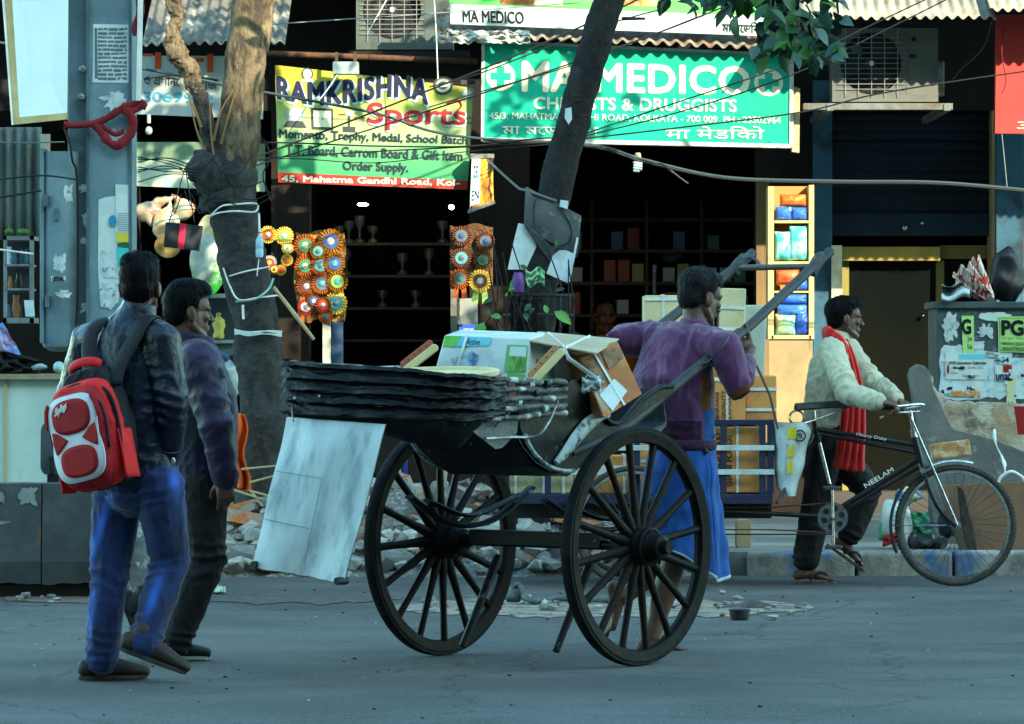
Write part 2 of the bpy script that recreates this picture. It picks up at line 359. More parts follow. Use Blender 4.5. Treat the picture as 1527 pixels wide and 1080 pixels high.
# heap under the pieces
def heap_h(x, y):
    u = x * F / y + CX
    prof = interp([290, 330, 420, 560, 700, 760, 900, 985, 1060], [0.0, 0.34, 0.46, 0.52, 0.52, 0.46, 0.40, 0.32, 0.0], u)
    t = (y - 25.72) / 1.9
    e = max(0.0, min(1, t * 1.7)) ** .8 * max(0.0, min(1, (29.1 - y) / 1.0))
    return prof * e * (0.8 + 0.5 * nn(V((x * 3, y * 3, 1))))
b = MB(); b.grid(lambda s, t: (lambda x, y: V((x, y, -.03 + heap_h(x, y) + 0.03 * nn(V((x * 14, y * 14, 3))))))(lerp(-2.15, 1.25, s), lerp(25.7, 29.3, t)), 120, 70)
tag(b.build('rubble_grit', mat('rubble_grit', (0.22, 0.22, 0.20), 0.95, (0.10, 0.10, 0.095), 22, c3=(0.34, 0.33, 0.30), s3=40, bump=1.0, bscale=50, rnd=False), loc=(0, 27.5, 0.1), smooth=180), 'grey grit and dust heap under the rubble by the kerb', 'grit', None, 'stuff')
r = random.Random(5); cnt = 0; tries = 0; placed = []
while cnt < 290 and tries < 12000:
    tries += 1
    u = r.uniform(322, 1000); y = 25.8 + (r.random() ** 1.3) * 1.5; x = (u - CX) * y / F
    if heap_h(x, y + 0.2) < 0.07: continue
    if any((x - a) ** 2 + (y - c) ** 2 < 0.075 ** 2 for a, c in placed): continue
    placed.append((x, y)); isb = r.random() < 0.33
    me = r.choice(BRICKS if isb else ROCKS)
    o = bpy.data.objects.new('broken_brick' if isb else 'rubble_chunk', me); COL.objects.link(o)
    o.location = (x, y, heap_h(x, y) + 0.015); o.rotation_euler = (r.uniform(-.45, .45), r.uniform(-.45, .45), r.uniform(0, 6.3)); k = r.choice((.5, .65, .8, 1.0, 1.15, 1.3))
    o.scale = (k, k, k)
    if isb: tag(o, 'broken brick lying in the rubble heap along the kerb', 'brick', 'broken bricks in the rubble heap')
    else: tag(o, 'grey lump of broken concrete in the rubble heap along the kerb', 'rubble', 'concrete lumps in the rubble heap')
    cnt += 1
PEB = [rockmesh('pebble', 0.05, 0.04, 0.03, 90 + k, M_rub[(1, 0, 2, 4)[k % 4]]) for k in range(6)]
for k in range(120):
    if k < 90: u = r.uniform(590, 1200); v = r.gauss(905, 9)
    else: u = r.uniform(10, 310); v = r.gauss(893, 6)
    p = G(u, v); o = bpy.data.objects.new('pebble', r.choice(PEB)); COL.objects.link(o); q = r.uniform(.35, 1.15) * (1.9 if k % 9 == 0 else 1)
    o.location = (p.x, p.y, 0.006 + 0.008 * q); o.scale = (q * 1.3, q, q); o.rotation_euler = (0, 0, r.uniform(0, 6))
    if k < 90: tag(o, 'small stone on the broken strip of road behind the rickshaw', 'stone', 'stones on the broken road strip')
    else: tag(o, 'small stone in the dirt below the concrete barrier', 'stone', 'stones below the barrier')
# ---------------------------------------------------------------- building across the street behind the viewer (throws the street into shade)
bk = thing('street_building', 'tall plain tenement block across the street that shades it', 'building', (20, -9, 0))
b = MB(); b.bb(-30, 75, -16, -4, 0, 22.3); b.build('wall', mat('tenement_wall', (0.22, 0.21, 0.18), 0.9, (0.15, 0.14, 0.12), 0.6), bk)
b = MB(); b.bb(-30.3, 75.3, -16.3, -3.7, 22.3, 22.55); b.build('roof', mat('tenement_roof', (0.16, 0.15, 0.14), 0.9), bk)
M_win = mat('tenement_glass', (0.02, 0.03, 0.035), 0.15)
for k in range(12):
    for q in range(3):
        b = MB(); x = -20 + k * 5; z = 4.5 + q * 5.2; b.bb(x, x + 1.6, -3.98, -3.92, z, z + 1.9); b.build('window', M_win, bk)
# ---------------------------------------------------------------- shop building
def X(u, Y): return (u - CX) * Y / F
def Z(v, Y): return H - (v - CY) * Y / F
YF = 32.6
M_wall = mat('dark_plaster', (0.012, 0.0115, 0.0115), 0.9, (0.008, 0.008, 0.0085), 2.5, bump=0.3, bscale=14)  # near-black plaster with slight tone variation
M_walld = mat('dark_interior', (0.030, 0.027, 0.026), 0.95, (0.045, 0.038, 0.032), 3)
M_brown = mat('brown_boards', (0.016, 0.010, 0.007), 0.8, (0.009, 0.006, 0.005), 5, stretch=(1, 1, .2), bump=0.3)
M_cream = mat('cream_plaster', (0.30, 0.23, 0.12), 0.85, (0.22, 0.17, 0.09), 4, c3=(0.25, 0.19, 0.11), s3=2.2, bump=0.2)
M_bluep = mat('blue_paint', (0.020, 0.075, 0.125), 0.6, (0.03, 0.10, 0.15), 6, c3=(0.012, 0.03, 0.05), s3=3, bump=0.15)
M_fl = mat('shop_floor', (0.05, 0.045, 0.04), 0.7)
sb = thing('shop_building', 'long dark old shop building lining the pavement behind everything', 'building', (0, YF, 0.135))
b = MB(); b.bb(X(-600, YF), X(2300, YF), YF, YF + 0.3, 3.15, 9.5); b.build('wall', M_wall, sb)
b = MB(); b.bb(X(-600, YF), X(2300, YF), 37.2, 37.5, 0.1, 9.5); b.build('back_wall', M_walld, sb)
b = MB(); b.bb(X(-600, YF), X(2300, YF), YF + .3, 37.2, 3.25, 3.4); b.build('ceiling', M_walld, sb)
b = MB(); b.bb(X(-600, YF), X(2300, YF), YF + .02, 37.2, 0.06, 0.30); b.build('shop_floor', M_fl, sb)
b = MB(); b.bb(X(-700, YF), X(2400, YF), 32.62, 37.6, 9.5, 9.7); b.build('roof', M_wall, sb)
b = MB(); b.bb(X(-600, YF), X(1145, YF), 31.25, YF, 4.22, 4.36); b.build('shade_slab', M_wall, sb)  # unseen overhang added to keep the upper facade in shade
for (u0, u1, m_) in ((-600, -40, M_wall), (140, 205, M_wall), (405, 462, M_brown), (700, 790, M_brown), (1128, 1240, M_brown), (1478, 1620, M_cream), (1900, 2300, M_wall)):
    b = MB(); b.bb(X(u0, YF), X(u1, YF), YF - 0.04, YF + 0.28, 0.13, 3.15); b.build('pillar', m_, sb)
for u in (172, 433, 744, 1184, 1549): 
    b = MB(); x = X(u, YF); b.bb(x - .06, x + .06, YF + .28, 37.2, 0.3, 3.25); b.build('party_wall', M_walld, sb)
b = MB(); b.pxbox(1143, 508, 1212, 662, 32.4, 0.12); b.build('cream_panel', M_cream, sb)
b = MB(); b.pxbox(1213, 120, 1241, 700, 32.45, 0.10); b.build('blue_post', M_bluep, sb)
b = MB(); b.pxbox(1240, 366, 1256, 690, 32.42, 0.08); b.build('cream_jamb', mat('pale_jamb', (0.55, 0.52, 0.40), 0.7, (0.4, 0.36, 0.26), 8), sb)
b = MB(); b.pxbox(1486, 200, 1527, 700, 32.35, 0.10); b.build('blue_post', M_bluep, sb)
for u0, v0, u1, v1 in ((1128, 265, 1147, 660), (790, 290, 806, 520)): b = MB(); b.pxbox(u0, v0, u1, v1, 32.35, 0.10); b.build('wood_jamb', mat('yellow_wood', (0.19, 0.125, 0.055), 0.7, (0.11, 0.07, 0.035), 8, stretch=(1, 1, .1)), sb)
for u0, v0, u1, v1 in ((483, 430, 490, 660), (672, 420, 681, 520)): b = MB(); b.pxbox(u0, v0, u1, v1, 32.3, 0.1); b.build('door_jamb', mat('grey_jamb', (0.16, 0.18, 0.17), 0.6, (0.08, 0.08, 0.075), 9), sb)
# blue rolling shutter half open
sh = thing('rolling_shutter', 'dark blue ribbed rolling shutter half lowered below the right air conditioner', 'shutter', W(1360, 350, 32.75))
b = MB(); x0, x1 = X(1240, 32.75), X(1482, 32.75); z1 = Z(90, 32.75); z0 = Z(318, 32.75); n = int((z1 - z0) / 0.012)
pts = [(32.75 - 0.018 * abs(sin(pi * (i * 0.012) / 0.075)) ** 0.6, z1 - (z1 - z0) * i / n) for i in range(n + 1)]
b.add([V((x, y, z)) for y, z in pts for x in (x0, x1)], [(2 * i, 2 * i + 1, 2 * i + 3, 2 * i + 2) for i in range(n)])
M_shut = mat('shutter_blue', (0.006, 0.014, 0.026), 0.55, (0.004, 0.009, 0.016), 3, bump=0.05)
b.build('slats', M_shut, sh, fix=False, smooth=50)
b = MB(); b.pxbox(1238, 318, 1482, 352, 32.72, 0.05); b.build('bottom_rail', mat('shutter_rail', (0.008, 0.026, 0.05), 0.5, (0.006, 0.018, 0.03), 5), sh, bevel=.006)
b = MB(); b.ell(W(1349, 340, 32.70), (.022, .015, .022)); b.ell(W(1375, 333, 32.70), (.014, .012, .014)); b.build('lock', M_chrome, sh, smooth=60)
# recessed yellow fascia and glass door under the shutter
fx = thing('glass_shopfront', 'dark glass shop door under the shutter with a yellow header board', 'shopfront', W(1360, 660, 32.95))
M_yel = mat('yellow_paint', (0.56, 0.43, 0.12), 0.6, (0.46, 0.34, 0.09), 5, c3=(0.34, 0.27, 0.10), s3=2)
b = MB(); b.pxbox(1256, 368, 1402, 389, 32.85, .08); b.build('header', M_yel, fx, bevel=.004)
b = MB(); b.pxbox(1402, 366, 1482, 386, 32.92, .08); b.build('header', mat('olive_paint', (0.24, 0.19, 0.07), .7), fx)
b = MB(); b.pxbox(1256, 389, 1266, 766, 32.93, .06); b.pxbox(1396, 389, 1408, 766, 32.93, .06); b.pxbox(1266, 736, 1396, 766, 32.94, .05); b.build('frame', mat('olive_frame', (0.21, 0.19, 0.05), .6), fx)
M_dglass = mat('dark_glass', (0.007, 0.008, 0.005), 0.12, (0.004, 0.006, 0.006), 1.2, spec=0.05)
b = MB(); b.pxbox(1262, 385, 1400, 740, 32.97, .02); b.build('pane', M_dglass, fx)
b = MB(); b.pxbox(1405, 385, 1484, 766, 32.97, .02); b.build('pane', M_dglass, fx)
b = MB(); b.ell(W(1376, 471, 32.93), (.016, .02, .012)); b.build('handle', M_chrome, fx, smooth=60)
# ---------------------------------------------------------------- corrugated awnings
def corrugated(name, label, u0, u1, vfront, Yf, Yb, rise, m, pitch=0.075, amp=0.014, vr=None, thick=True, tilt=0.0):
    x0, x1 = X(u0, Yf), X(u1, Yf); zf = Z(vfront, Yf); nx = int((x1 - x0) / pitch * 8)
    b = MB()
    def fn(s, t):
        x = lerp(x0, x1, s); z = zf + tilt * s + rise * t + amp * sin(2 * pi * x / pitch) + 0.018 * nn(V((x * 2.5, t * 2, Yf)))
        return V((x, lerp(Yf, Yb, t) + (0.02 * nn(V((x * 4, 1, 2))) if t < 0.05 else 0), z))
    b.grid(fn, nx, 8)
    o = b.build(name, m, fix=False, smooth=180, solid=0.006); tag(o, label, 'awning'); return o
M_corr = mat('corrugated_asbestos', (0.31, 0.29, 0.22), 0.85, (0.21, 0.195, 0.155), 5, c3=(0.17, 0.16, 0.14), s3=3.0, lo3=.5, hi3=.7, bump=0.2)
M_corrr = mat('corrugated_old', (0.27, 0.245, 0.20), 0.85, (0.12, 0.10, 0.085), 7, c3=(0.15, 0.075, 0.04), s3=4, lo3=.5, hi3=.62, bump=0.2)
corrugated('corrugated_awning', 'pale corrugated sheet awning above the right air conditioner', 1196, 1486, 27, 30.25, 32.5, 0.95, M_corr)
corrugated('corrugated_awning', 'pale corrugated awning in the top right corner above the red sign', 1476, 1950, 14, 30.15, 32.4, 0.9, M_corr)  # right end lengthened out of view to shade the shutter
corrugated('corrugated_awning', 'weathered narrow corrugated awning between the banner and the green sign', 655, 1200, 52, 30.87, 31.3, 0.22, M_corrr, pitch=0.095, amp=0.017, tilt=-0.10)
corrugated('corrugated_awning', 'grey corrugated awning with painted sun patches above the small white sign behind the left tree', 212, 425, 66, 30.6, 32.3, 0.75, mat('corrugated_sunpatch', (0.13, 0.135, 0.13), 0.8, (0.08, 0.08, 0.075), 5, c3=(.28, .26, .2), s3=1.5, lo3=.55, hi3=.6))  # pale third colour paints sunlit patches onto the grey sheet
b = MB(); b.grid(lambda s, t: W(lerp(655, 790, s), lerp(46, 64, t) + 7 * nn(V((s * 14, t * 3, 0))), 30.80 + 0.07 * nn(V((s * 9, t * 5, 4)))), 40, 6)
tag(b.build('torn_tarpaulin', mat('silver_tarp', (0.48, 0.5, 0.48), .5, (0.2, 0.2, 0.19), 14, bump=.5), fix=False, solid=.004), 'torn crumpled silver sheet along the left end of the narrow awning', 'tarpaulin')
# ---------------------------------------------------------------- signs
def wq(tl, tr, br, bl, Y0, Y1=None):
    Y1 = Y1 or Y0; return quad(W(*tl, Y0), W(*tr, Y1), W(*br, Y1), W(*bl, Y0))
# green chemist sign
M_teal = mat('teal_print', (0.004, 0.34, 0.22), 0.45, (0.006, 0.29, 0.19), 2, rnd=False)
M_pale = mat('pale_lettering', (0.62, 0.57, 0.42), 0.6)
M_pale2 = mat('small_lettering', (0.50, 0.56, 0.46), 0.6)
q = wq((721, 64), (1181, 84), (1180, 217), (720, 207), 31.0)
gs = thing('shop_sign', 'wide teal chemist sign with large pale lettering and two crosses', 'sign', q(.5, 1, 0))
board(q, M_teal, gs, 'panel', 0.10)
def st(x, y):  # zoom 3 pixels (3.054x, origin 700,0) -> s,t on the green sign
    u = 700 + x / 3.054; v = y / 3.054; s = (u - 720.5) / 460; tp = lerp(64, 84, s); bt = lerp(207, 217, s); return s, (v - tp) / (bt - tp)
def txt(s, root, q, m, x0, y0, x1, y1, bold=0.0, space=1.0, conv=st, off=.004, name='lettering', shear=0):
    s0, t0 = conv(x0, y0); s1, t1 = conv(x1, y1); return text(s, rect(q, s0, t0, s1, t1, shear), m, root, name, bold, space, off)
def slant(s, root, q, m, x0, y0, x1, y1, yr0, yr1, bold=0, space=1, conv=st, off=.004):
    a0, b0 = conv(x0, y0); a1, b1 = conv(x0, y1); c0, d0 = conv(x1, yr0); c1, d1 = conv(x1, yr1)
    mp = lambda x, y, of: q(lerp(a0, c0, x), lerp(lerp(b1, b0, y), lerp(d1, d0, y), x), of)
    return text(s, mp, m, root, 'lettering', bold, space, off)
slant('MA', gs, q, M_pale, 243, 282, 492, 414, 287, 416, .048, 1.06)
slant('MEDICO', gs, q, M_pale, 575, 290, 1272, 418, 308, 430, .048, 1.06)
slant('CHEMISTS & DRUGGISTS', gs, q, M_pale2, 294, 443, 1216, 497, 455, 510, .04, 1.04)
slant('45/3, MAHATMA GANDHI ROAD, KOLKATA - 700 009  PH : 23502964', gs, q, M_pale2, 92, 512, 1418, 546, 534, 568, .02)
slant('মা মেডিকো', gs, q, M_pale2, 150, 560, 590, 610, 566, 616, .012)
slant('मा मेडिको', gs, q, M_pale2, 895, 576, 1345, 632, 576, 634, .012)
for cx, cy in ((142, 348), (1362, 376)):
    s, t = st(cx, cy); rx, ry = 66 / 3.054 / 460, 64 / 3.054 / 138
    shape(q, circ(s, t, rx, ry, 32), M_pale, gs, 'cross_roundel', .003)
    a, c = .25, .70; k = lambda x, y: (s + x * rx, t + y * ry)
    shape(q, [k(-a, -c), k(a, -c), k(a, -a), k(c, -a), k(c, a), k(a, a), k(a, c), k(-a, c), k(-a, a), k(-c, a), k(-c, -a), k(-a, -a)], M_teal, gs, 'cross', .006)
M_frame = mat('sign_frame', (0.50, 0.52, 0.47), 0.5, (0.3, 0.3, 0.27), 8)
for (a, c, d, e) in ((-.006, -.02, .004, 1.02), (.993, -.02, 1.006, 1.02), (0, .985, 1, 1.03), (0, -.03, 1, .0)): board(q, M_frame, gs, 'frame', .12, a, c, d, e, off=.012)
q2 = wq((1182, 128), (1193, 132), (1192, 228), (1181, 226), 31.02); board(q2, mat('sign_edge_wood', (0.5, 0.42, 0.25), .8, (.3, .25, .15), 12, bump=.4), gs, 'side_board', .12)
# top banner
q = wq((668, -40), (1140, -22), (1140, 54), (672, 36), 30.85)
tb = thing('shop_banner', 'white and green printed banner above the narrow awning', 'banner', q(.5, 1, 0))
board(q, mat('banner_white', (0.40, 0.48, 0.45), .55, (0.34, 0.40, 0.37), 2), tb, 'panel', .05)
board(q, mat('banner_green', (0.10, 0.50, 0.10), .55), tb, 'green_band', .002, 0, .0, 1, .60, off=.003)
board(q, mat('banner_pic', (0.52, 0.20, 0.05), .55, (0.12, 0.05, 0.02), 5, .35, .6, c3=(0.75, 0.45, 0.2), s3=7), tb, 'picture', .002, .16, .0, .27, .575, off=.006)
board(q, MATS['banner_pic'], tb, 'picture', .002, .52, .0, .66, .50, off=.006)
board(q, mat('banner_yellow', (0.6, 0.5, 0.12), .55, (.65, .62, .4), 3), tb, 'picture', .002, .27, .0, .36, .56, off=.0055)
cb = lambda x, y: ((x - 670) / 470, (y - lerp(-40, -22, (x - 670) / 470)) / 76)
slant('MA MEDICO', tb, q, M_ink, 689, 15, 780, 33, 18, 35.5, .02, conv=cb)
slant('মা মেডিকো', tb, q, M_ink, 1077, 31, 1150, 47, 34, 51, .01, conv=cb)
# yellow sports shop sign
def gradmat():
    m = mat('sports_print', (0.40, 0.40, 0.06), 0.45); nt = m.node_tree; N = nt.nodes; L = nt.links; b = N['Principled BSDF']
    tc = N.new('ShaderNodeTexCoord'); sp = N.new('ShaderNodeSeparateXYZ'); L.new(tc.outputs['Object'], sp.inputs[0])
    n = N.new('ShaderNodeTexNoise'); n.inputs['Scale'].default_value = 1.6; L.new(tc.outputs['Object'], n.inputs['Vector'])
    ma = N.new('ShaderNodeMath'); ma.operation = 'MULTIPLY_ADD'; ma.inputs[1].default_value = 0.5; L.new(n.outputs[0], ma.inputs[0]); L.new(sp.outputs[2], ma.inputs[2])
    mr = N.new('ShaderNodeMapRange'); mr.inputs[1].default_value = 0.25; mr.inputs[2].default_value = 1.15; L.new(ma.outputs[0], mr.inputs[0])
    cr = N.new('ShaderNodeValToRGB'); e = cr.color_ramp.elements; e[0].position = 0; e[0].color = (0.02, 0.20, 0.09, 1); e[1].position = 1; e[1].color = (0.33, 0.28, 0.02, 1)
    for p, c in ((.22, (0.06, 0.26, 0.11, 1)), (.42, (0.28, 0.37, 0.18, 1)), (.66, (0.25, 0.32, 0.08, 1)), (.85, (0.30, 0.28, 0.03, 1))): x = e.new(p); x.color = c
    L.new(mr.outputs[0], cr.inputs[0]); L.new(cr.outputs[0], b.inputs['Base Color']); return m
q = wq((410, 97), (706, 131), (697, 283), (415, 272), 30.9, 31.15)
ys = thing('shop_sign', 'yellow and green sports shop sign tilted above the dark shop door', 'sign', q(.5, 1, 0))
board(q, gradmat(), ys, 'panel', .05)
def yt(x, y):
    u = 400 + x / 4.772; v = 80 + y / 4.772; s = (u - lerp(410, 415, .5)) / 289; tp = lerp(97, 131, s); bt = lerp(272, 283, s); return s, (v - tp) / (bt - tp)
xs = [75, 230, 350, 600, 830, 1000, 1120]; tops = [163, 205, 205, 185, 152, 160, 185]; bots = [320, 350, 368, 345, 305, 312, 362]
def arc(x, y, off): 
    px = lerp(75, 1120, x); s, t0 = yt(px, interp(xs, tops, px)); _, t1 = yt(px, interp(xs, bots, px)); return q(s, lerp(t1, t0, y), off)
def arc2(x, y, off):
    px = lerp(83, 1128, x); s, t0 = yt(px, interp(xs, tops, px) + 12); _, t1 = yt(px, interp(xs, bots, px) + 12); return q(s, lerp(t1, t0, y), off)
text('RAMKRISHNA', arc2, mat('pale_outline', (0.30, 0.45, 0.45), .6), ys, 'lettering_shadow', .09, 1.12, .0035)
text('RAMKRISHNA', arc, M_navy, ys, 'lettering', .05, 1.12, .0066)
M_red = mat('red_print', (0.24, 0.010, 0.012), .55)
slant('Sports', ys, q, MATS['pale_outline'], 716, 362, 1402, 550, 380, 560, .06, conv=yt, off=.0035)
slant('Sports', ys, q, M_red, 706, 352, 1392, 540, 372, 550, .03, conv=yt, off=.006)
M_dkteal = mat('dark_teal_ink', (0.004, 0.022, 0.03), .6)
slant('Momento, Trophy, Medal, School Batch', ys, q, M_dkteal, 78, 538, 1415, 618, 592, 662, .035, conv=yt)
slant('T.T. Board, Carrom Board & Gift Item', ys, q, M_dkteal, 122, 648, 1388, 728, 698, 772, .035, conv=yt)
slant('Order Supply.', ys, q, M_dkteal, 530, 765, 1000, 846, 780, 862, .035, conv=yt)
s0, t0 = yt(60, 845); board(q, mat('red_band', (0.34, 0.02, 0.012), .55, (.26, .016, .01), 4), ys, 'red_band', .002, 0, t0, 1, 1, off=.003)
slant('45, Mahatma Gandhi Road, Kol-', ys, q, mat('cream_ink', (.62, .55, .42), .6), 86, 868, 1380, 916, 898, 948, .05, conv=yt, off=.0055)
M_icb = mat('icon_dark', (0.03, 0.035, 0.04), .6); M_icp = mat('icon_pale', (0.45, 0.56, 0.50), .6); M_icm = mat('icon_mid', (.22, .30, .26), .6)
def icon(poly, m, off): shape(q, [yt(x, y) for x, y in poly], m, ys, 'printed_picture', off)
icon(circ(283, 145, 40, 44), M_icb, .004); icon(circ(283, 145, 30, 34), M_icp, .006); icon([(235, 203), (255, 180), (312, 180), (335, 205)], M_icp, .005)
icon(circ(190, 435, 68, 56), M_icm, .004); icon(circ(192, 436, 46, 40), M_icp, .006); icon([(108, 522), (135, 478), (245, 482), (272, 528)], M_icb, .005)
icon([(305, 385), (460, 392), (462, 545), (308, 538)], M_icb, .004); icon([(322, 405), (445, 410), (446, 525), (324, 520)], mat('icon_cream', (.6, .64, .42), .6), .006); icon(circ(384, 465, 6, 6), M_icb, .008)
icon([(528, 518), (618, 522), (618, 560), (530, 556)], M_icb, .004); icon([(566, 440), (580, 440), (580, 520), (566, 520)], M_icb, .004); icon([(535, 405), (615, 410), (590, 445), (560, 445)], M_icp, .004)
icon(circ(1226, 228, 70, 66), M_icb, .004); icon(circ(1226, 228, 52, 50), M_icm, .006); icon(circ(1226, 228, 34, 30), M_icb, .008); icon([(1196, 222), (1256, 214), (1256, 234), (1196, 240)], M_icp, .0095)
icon(circ(1398, 290, 44, 44), M_icm, .004); icon(circ(1398, 290, 32, 32), M_icp, .006); icon([(1350, 188), (1448, 192), (1448, 220), (1350, 220)], M_icb, .004); icon([(500, 428), (545, 430), (545, 437), (500, 436)], M_red, .004); icon([(610, 450), (690, 454), (690, 462), (610, 458)], M_red, .004); icon([(1410, 455), (1455, 457), (1455, 463), (1410, 462)], M_red, .004); icon([(1400, 490), (1455, 492), (1455, 499), (1400, 498)], M_red, .004)
b = MB(); b.tube(bez([q(*yt(1262, 350), .008), q(*yt(1330, 330), .008), q(*yt(1362, 368), .008), q(*yt(1335, 410), .008)], 18), [.006] * 19, 6); b.build('printed_swirl', M_red, ys)
b = MB(); b.tube([W(400, 80, 31.1), W(560, 86, 31.2), W(712, 92, 31.3)], .022, 10); tag(b.build('rusty_pipe', M_rust, smooth=60), 'rusty iron pipe running above the yellow sports sign', 'pipe')
fl = thing('floodlight', 'small grey box floodlight on the top edge of the yellow sports sign', 'lamp', W(515, 100, 30.8))
b = MB(); b.pxbox(496, 92, 535, 111, 30.72, .1); b.build('housing', mat('lamp_grey', (0.30, 0.38, 0.37), .5, (.2, .24, .23), 9), fl, bevel=.008)
b = MB(); b.pxbox(499, 78, 504, 93, 30.76, .02); b.pxbox(527, 78, 532, 93, 30.76, .02); b.build('bracket', M_rust, fl)
# small hanging sign and blue-and-amber light box under the sports sign's right end
q = wq((703, 237), (735, 236), (736, 300), (700, 312), 30.95); hs = thing('hanging_sign', 'small worn light box with orange flames and blue letters by the shop door', 'sign', q(.5, 1))
board(q, mat('flame_print', (0.55, 0.20, 0.02), .5, (.02, .012, .01), 6, .4, .55, stretch=(2.2, 1, .7), c3=(.8, .5, .05), s3=8), hs, 'panel', .12)
board(q, mat('ice_print', (.42, .55, .56), .5), hs, 'letter_strip', .003, .02, .0, .42, .95, off=.005)
text('प ल', rect(q, .12, .15, .32, .45), M_navy, hs, off=.009); text('EN', rect(q, .08, .65, .38, .85), M_navy, hs, off=.009)
board(q, M_steelgrey, hs, 'frame', .14, -.06, -.1, 1.06, 0, off=.008); board(q, M_steelgrey, hs, 'frame', .14, -.06, 1, 1.06, 1.07, off=.008)
# white number sign behind the left tree
q = wq((196, 83), (392, 84), (392, 178), (196, 170), 30.95); ws = thing('shop_sign', 'white sign with blue phone numbers behind the left tree trunk', 'sign', q(.5, 1))
board(q, mat('sign_white', (0.38, 0.43, 0.42), .5, (.30, .34, .33), 3), ws, 'panel', .05)
cw = lambda x, y: ((x - 196) / 196, (y - 83) / 90)
M_blue = mat('sky_ink', (0.03, 0.25, 0.42), .6)
slant('3069', ws, q, M_blue, 214, 138, 272, 153, 137, 152, .02, conv=cw); slant('1', ws, q, M_blue, 309, 141, 318, 155, 141, 155, .02, conv=cw); slant('9', ws, q, M_blue, 275, 138, 288, 153, 138, 153, .02, conv=cw)
slant('ও এখানে', ws, q, M_ink, 214, 113, 268, 127, 116, 129, .005, conv=cw); slant('বাজ', ws, q, M_ink, 296, 118, 324, 133, 118, 133, .005, conv=cw); slant('ও', ws, q, M_ink, 384, 122, 391, 134, 122, 134, .005, conv=cw)
M_or = mat('orange_marks', (.5, .06, .015), .6)
for (a, c, d, e) in ((231, 78, 240, 103), (309, 80, 318, 107), (383, 92, 391, 110), (290, 86, 304, 92), (213, 80, 228, 84)): board(q, M_or, ws, 'red_mark', .002, *cw(a, c), *cw(d, e), off=.004)
q = wq((196, 212), (395, 212), (395, 286), (196, 277), 31.1); ws2 = thing('shop_sign', 'low cream and green sign board under the white number sign', 'sign', q(.5, 1))
board(q, mat('sign_cream', (.42, .46, .36), .6, (.30, .38, .28), 3, c3=(.12, .28, .33), s3=2.5, lo3=.58, hi3=.66), ws2, 'panel', .05)
cw2 = lambda x, y: ((x - 196) / 199, (y - 212) / 70)
slant('কিংবদন্তী', ws2, q, mat('faded_ink', (.2, .25, .2), .7), 214, 222, 262, 234, 222, 234, .004, conv=cw2)
board(q, mat('sign_greenband', (.12, .20, .13), .6), ws2, 'green_band', .002, 0, 0, 1, .38, off=.0025)
# red sign at the right edge
q = wq((1486, 22), (1600, 22), (1600, 200), (1484, 199), 30.7); rs = thing('shop_sign', 'plain red sign board at the right edge under the awning', 'sign', q(.5, 1))
board(q, mat('red_sign', (0.42, 0.04, 0.035), .5, (.36, .033, .03), 2), rs, 'panel', .08)
text('3', rect(q, .28, .9, .42, .96), M_pale, rs)
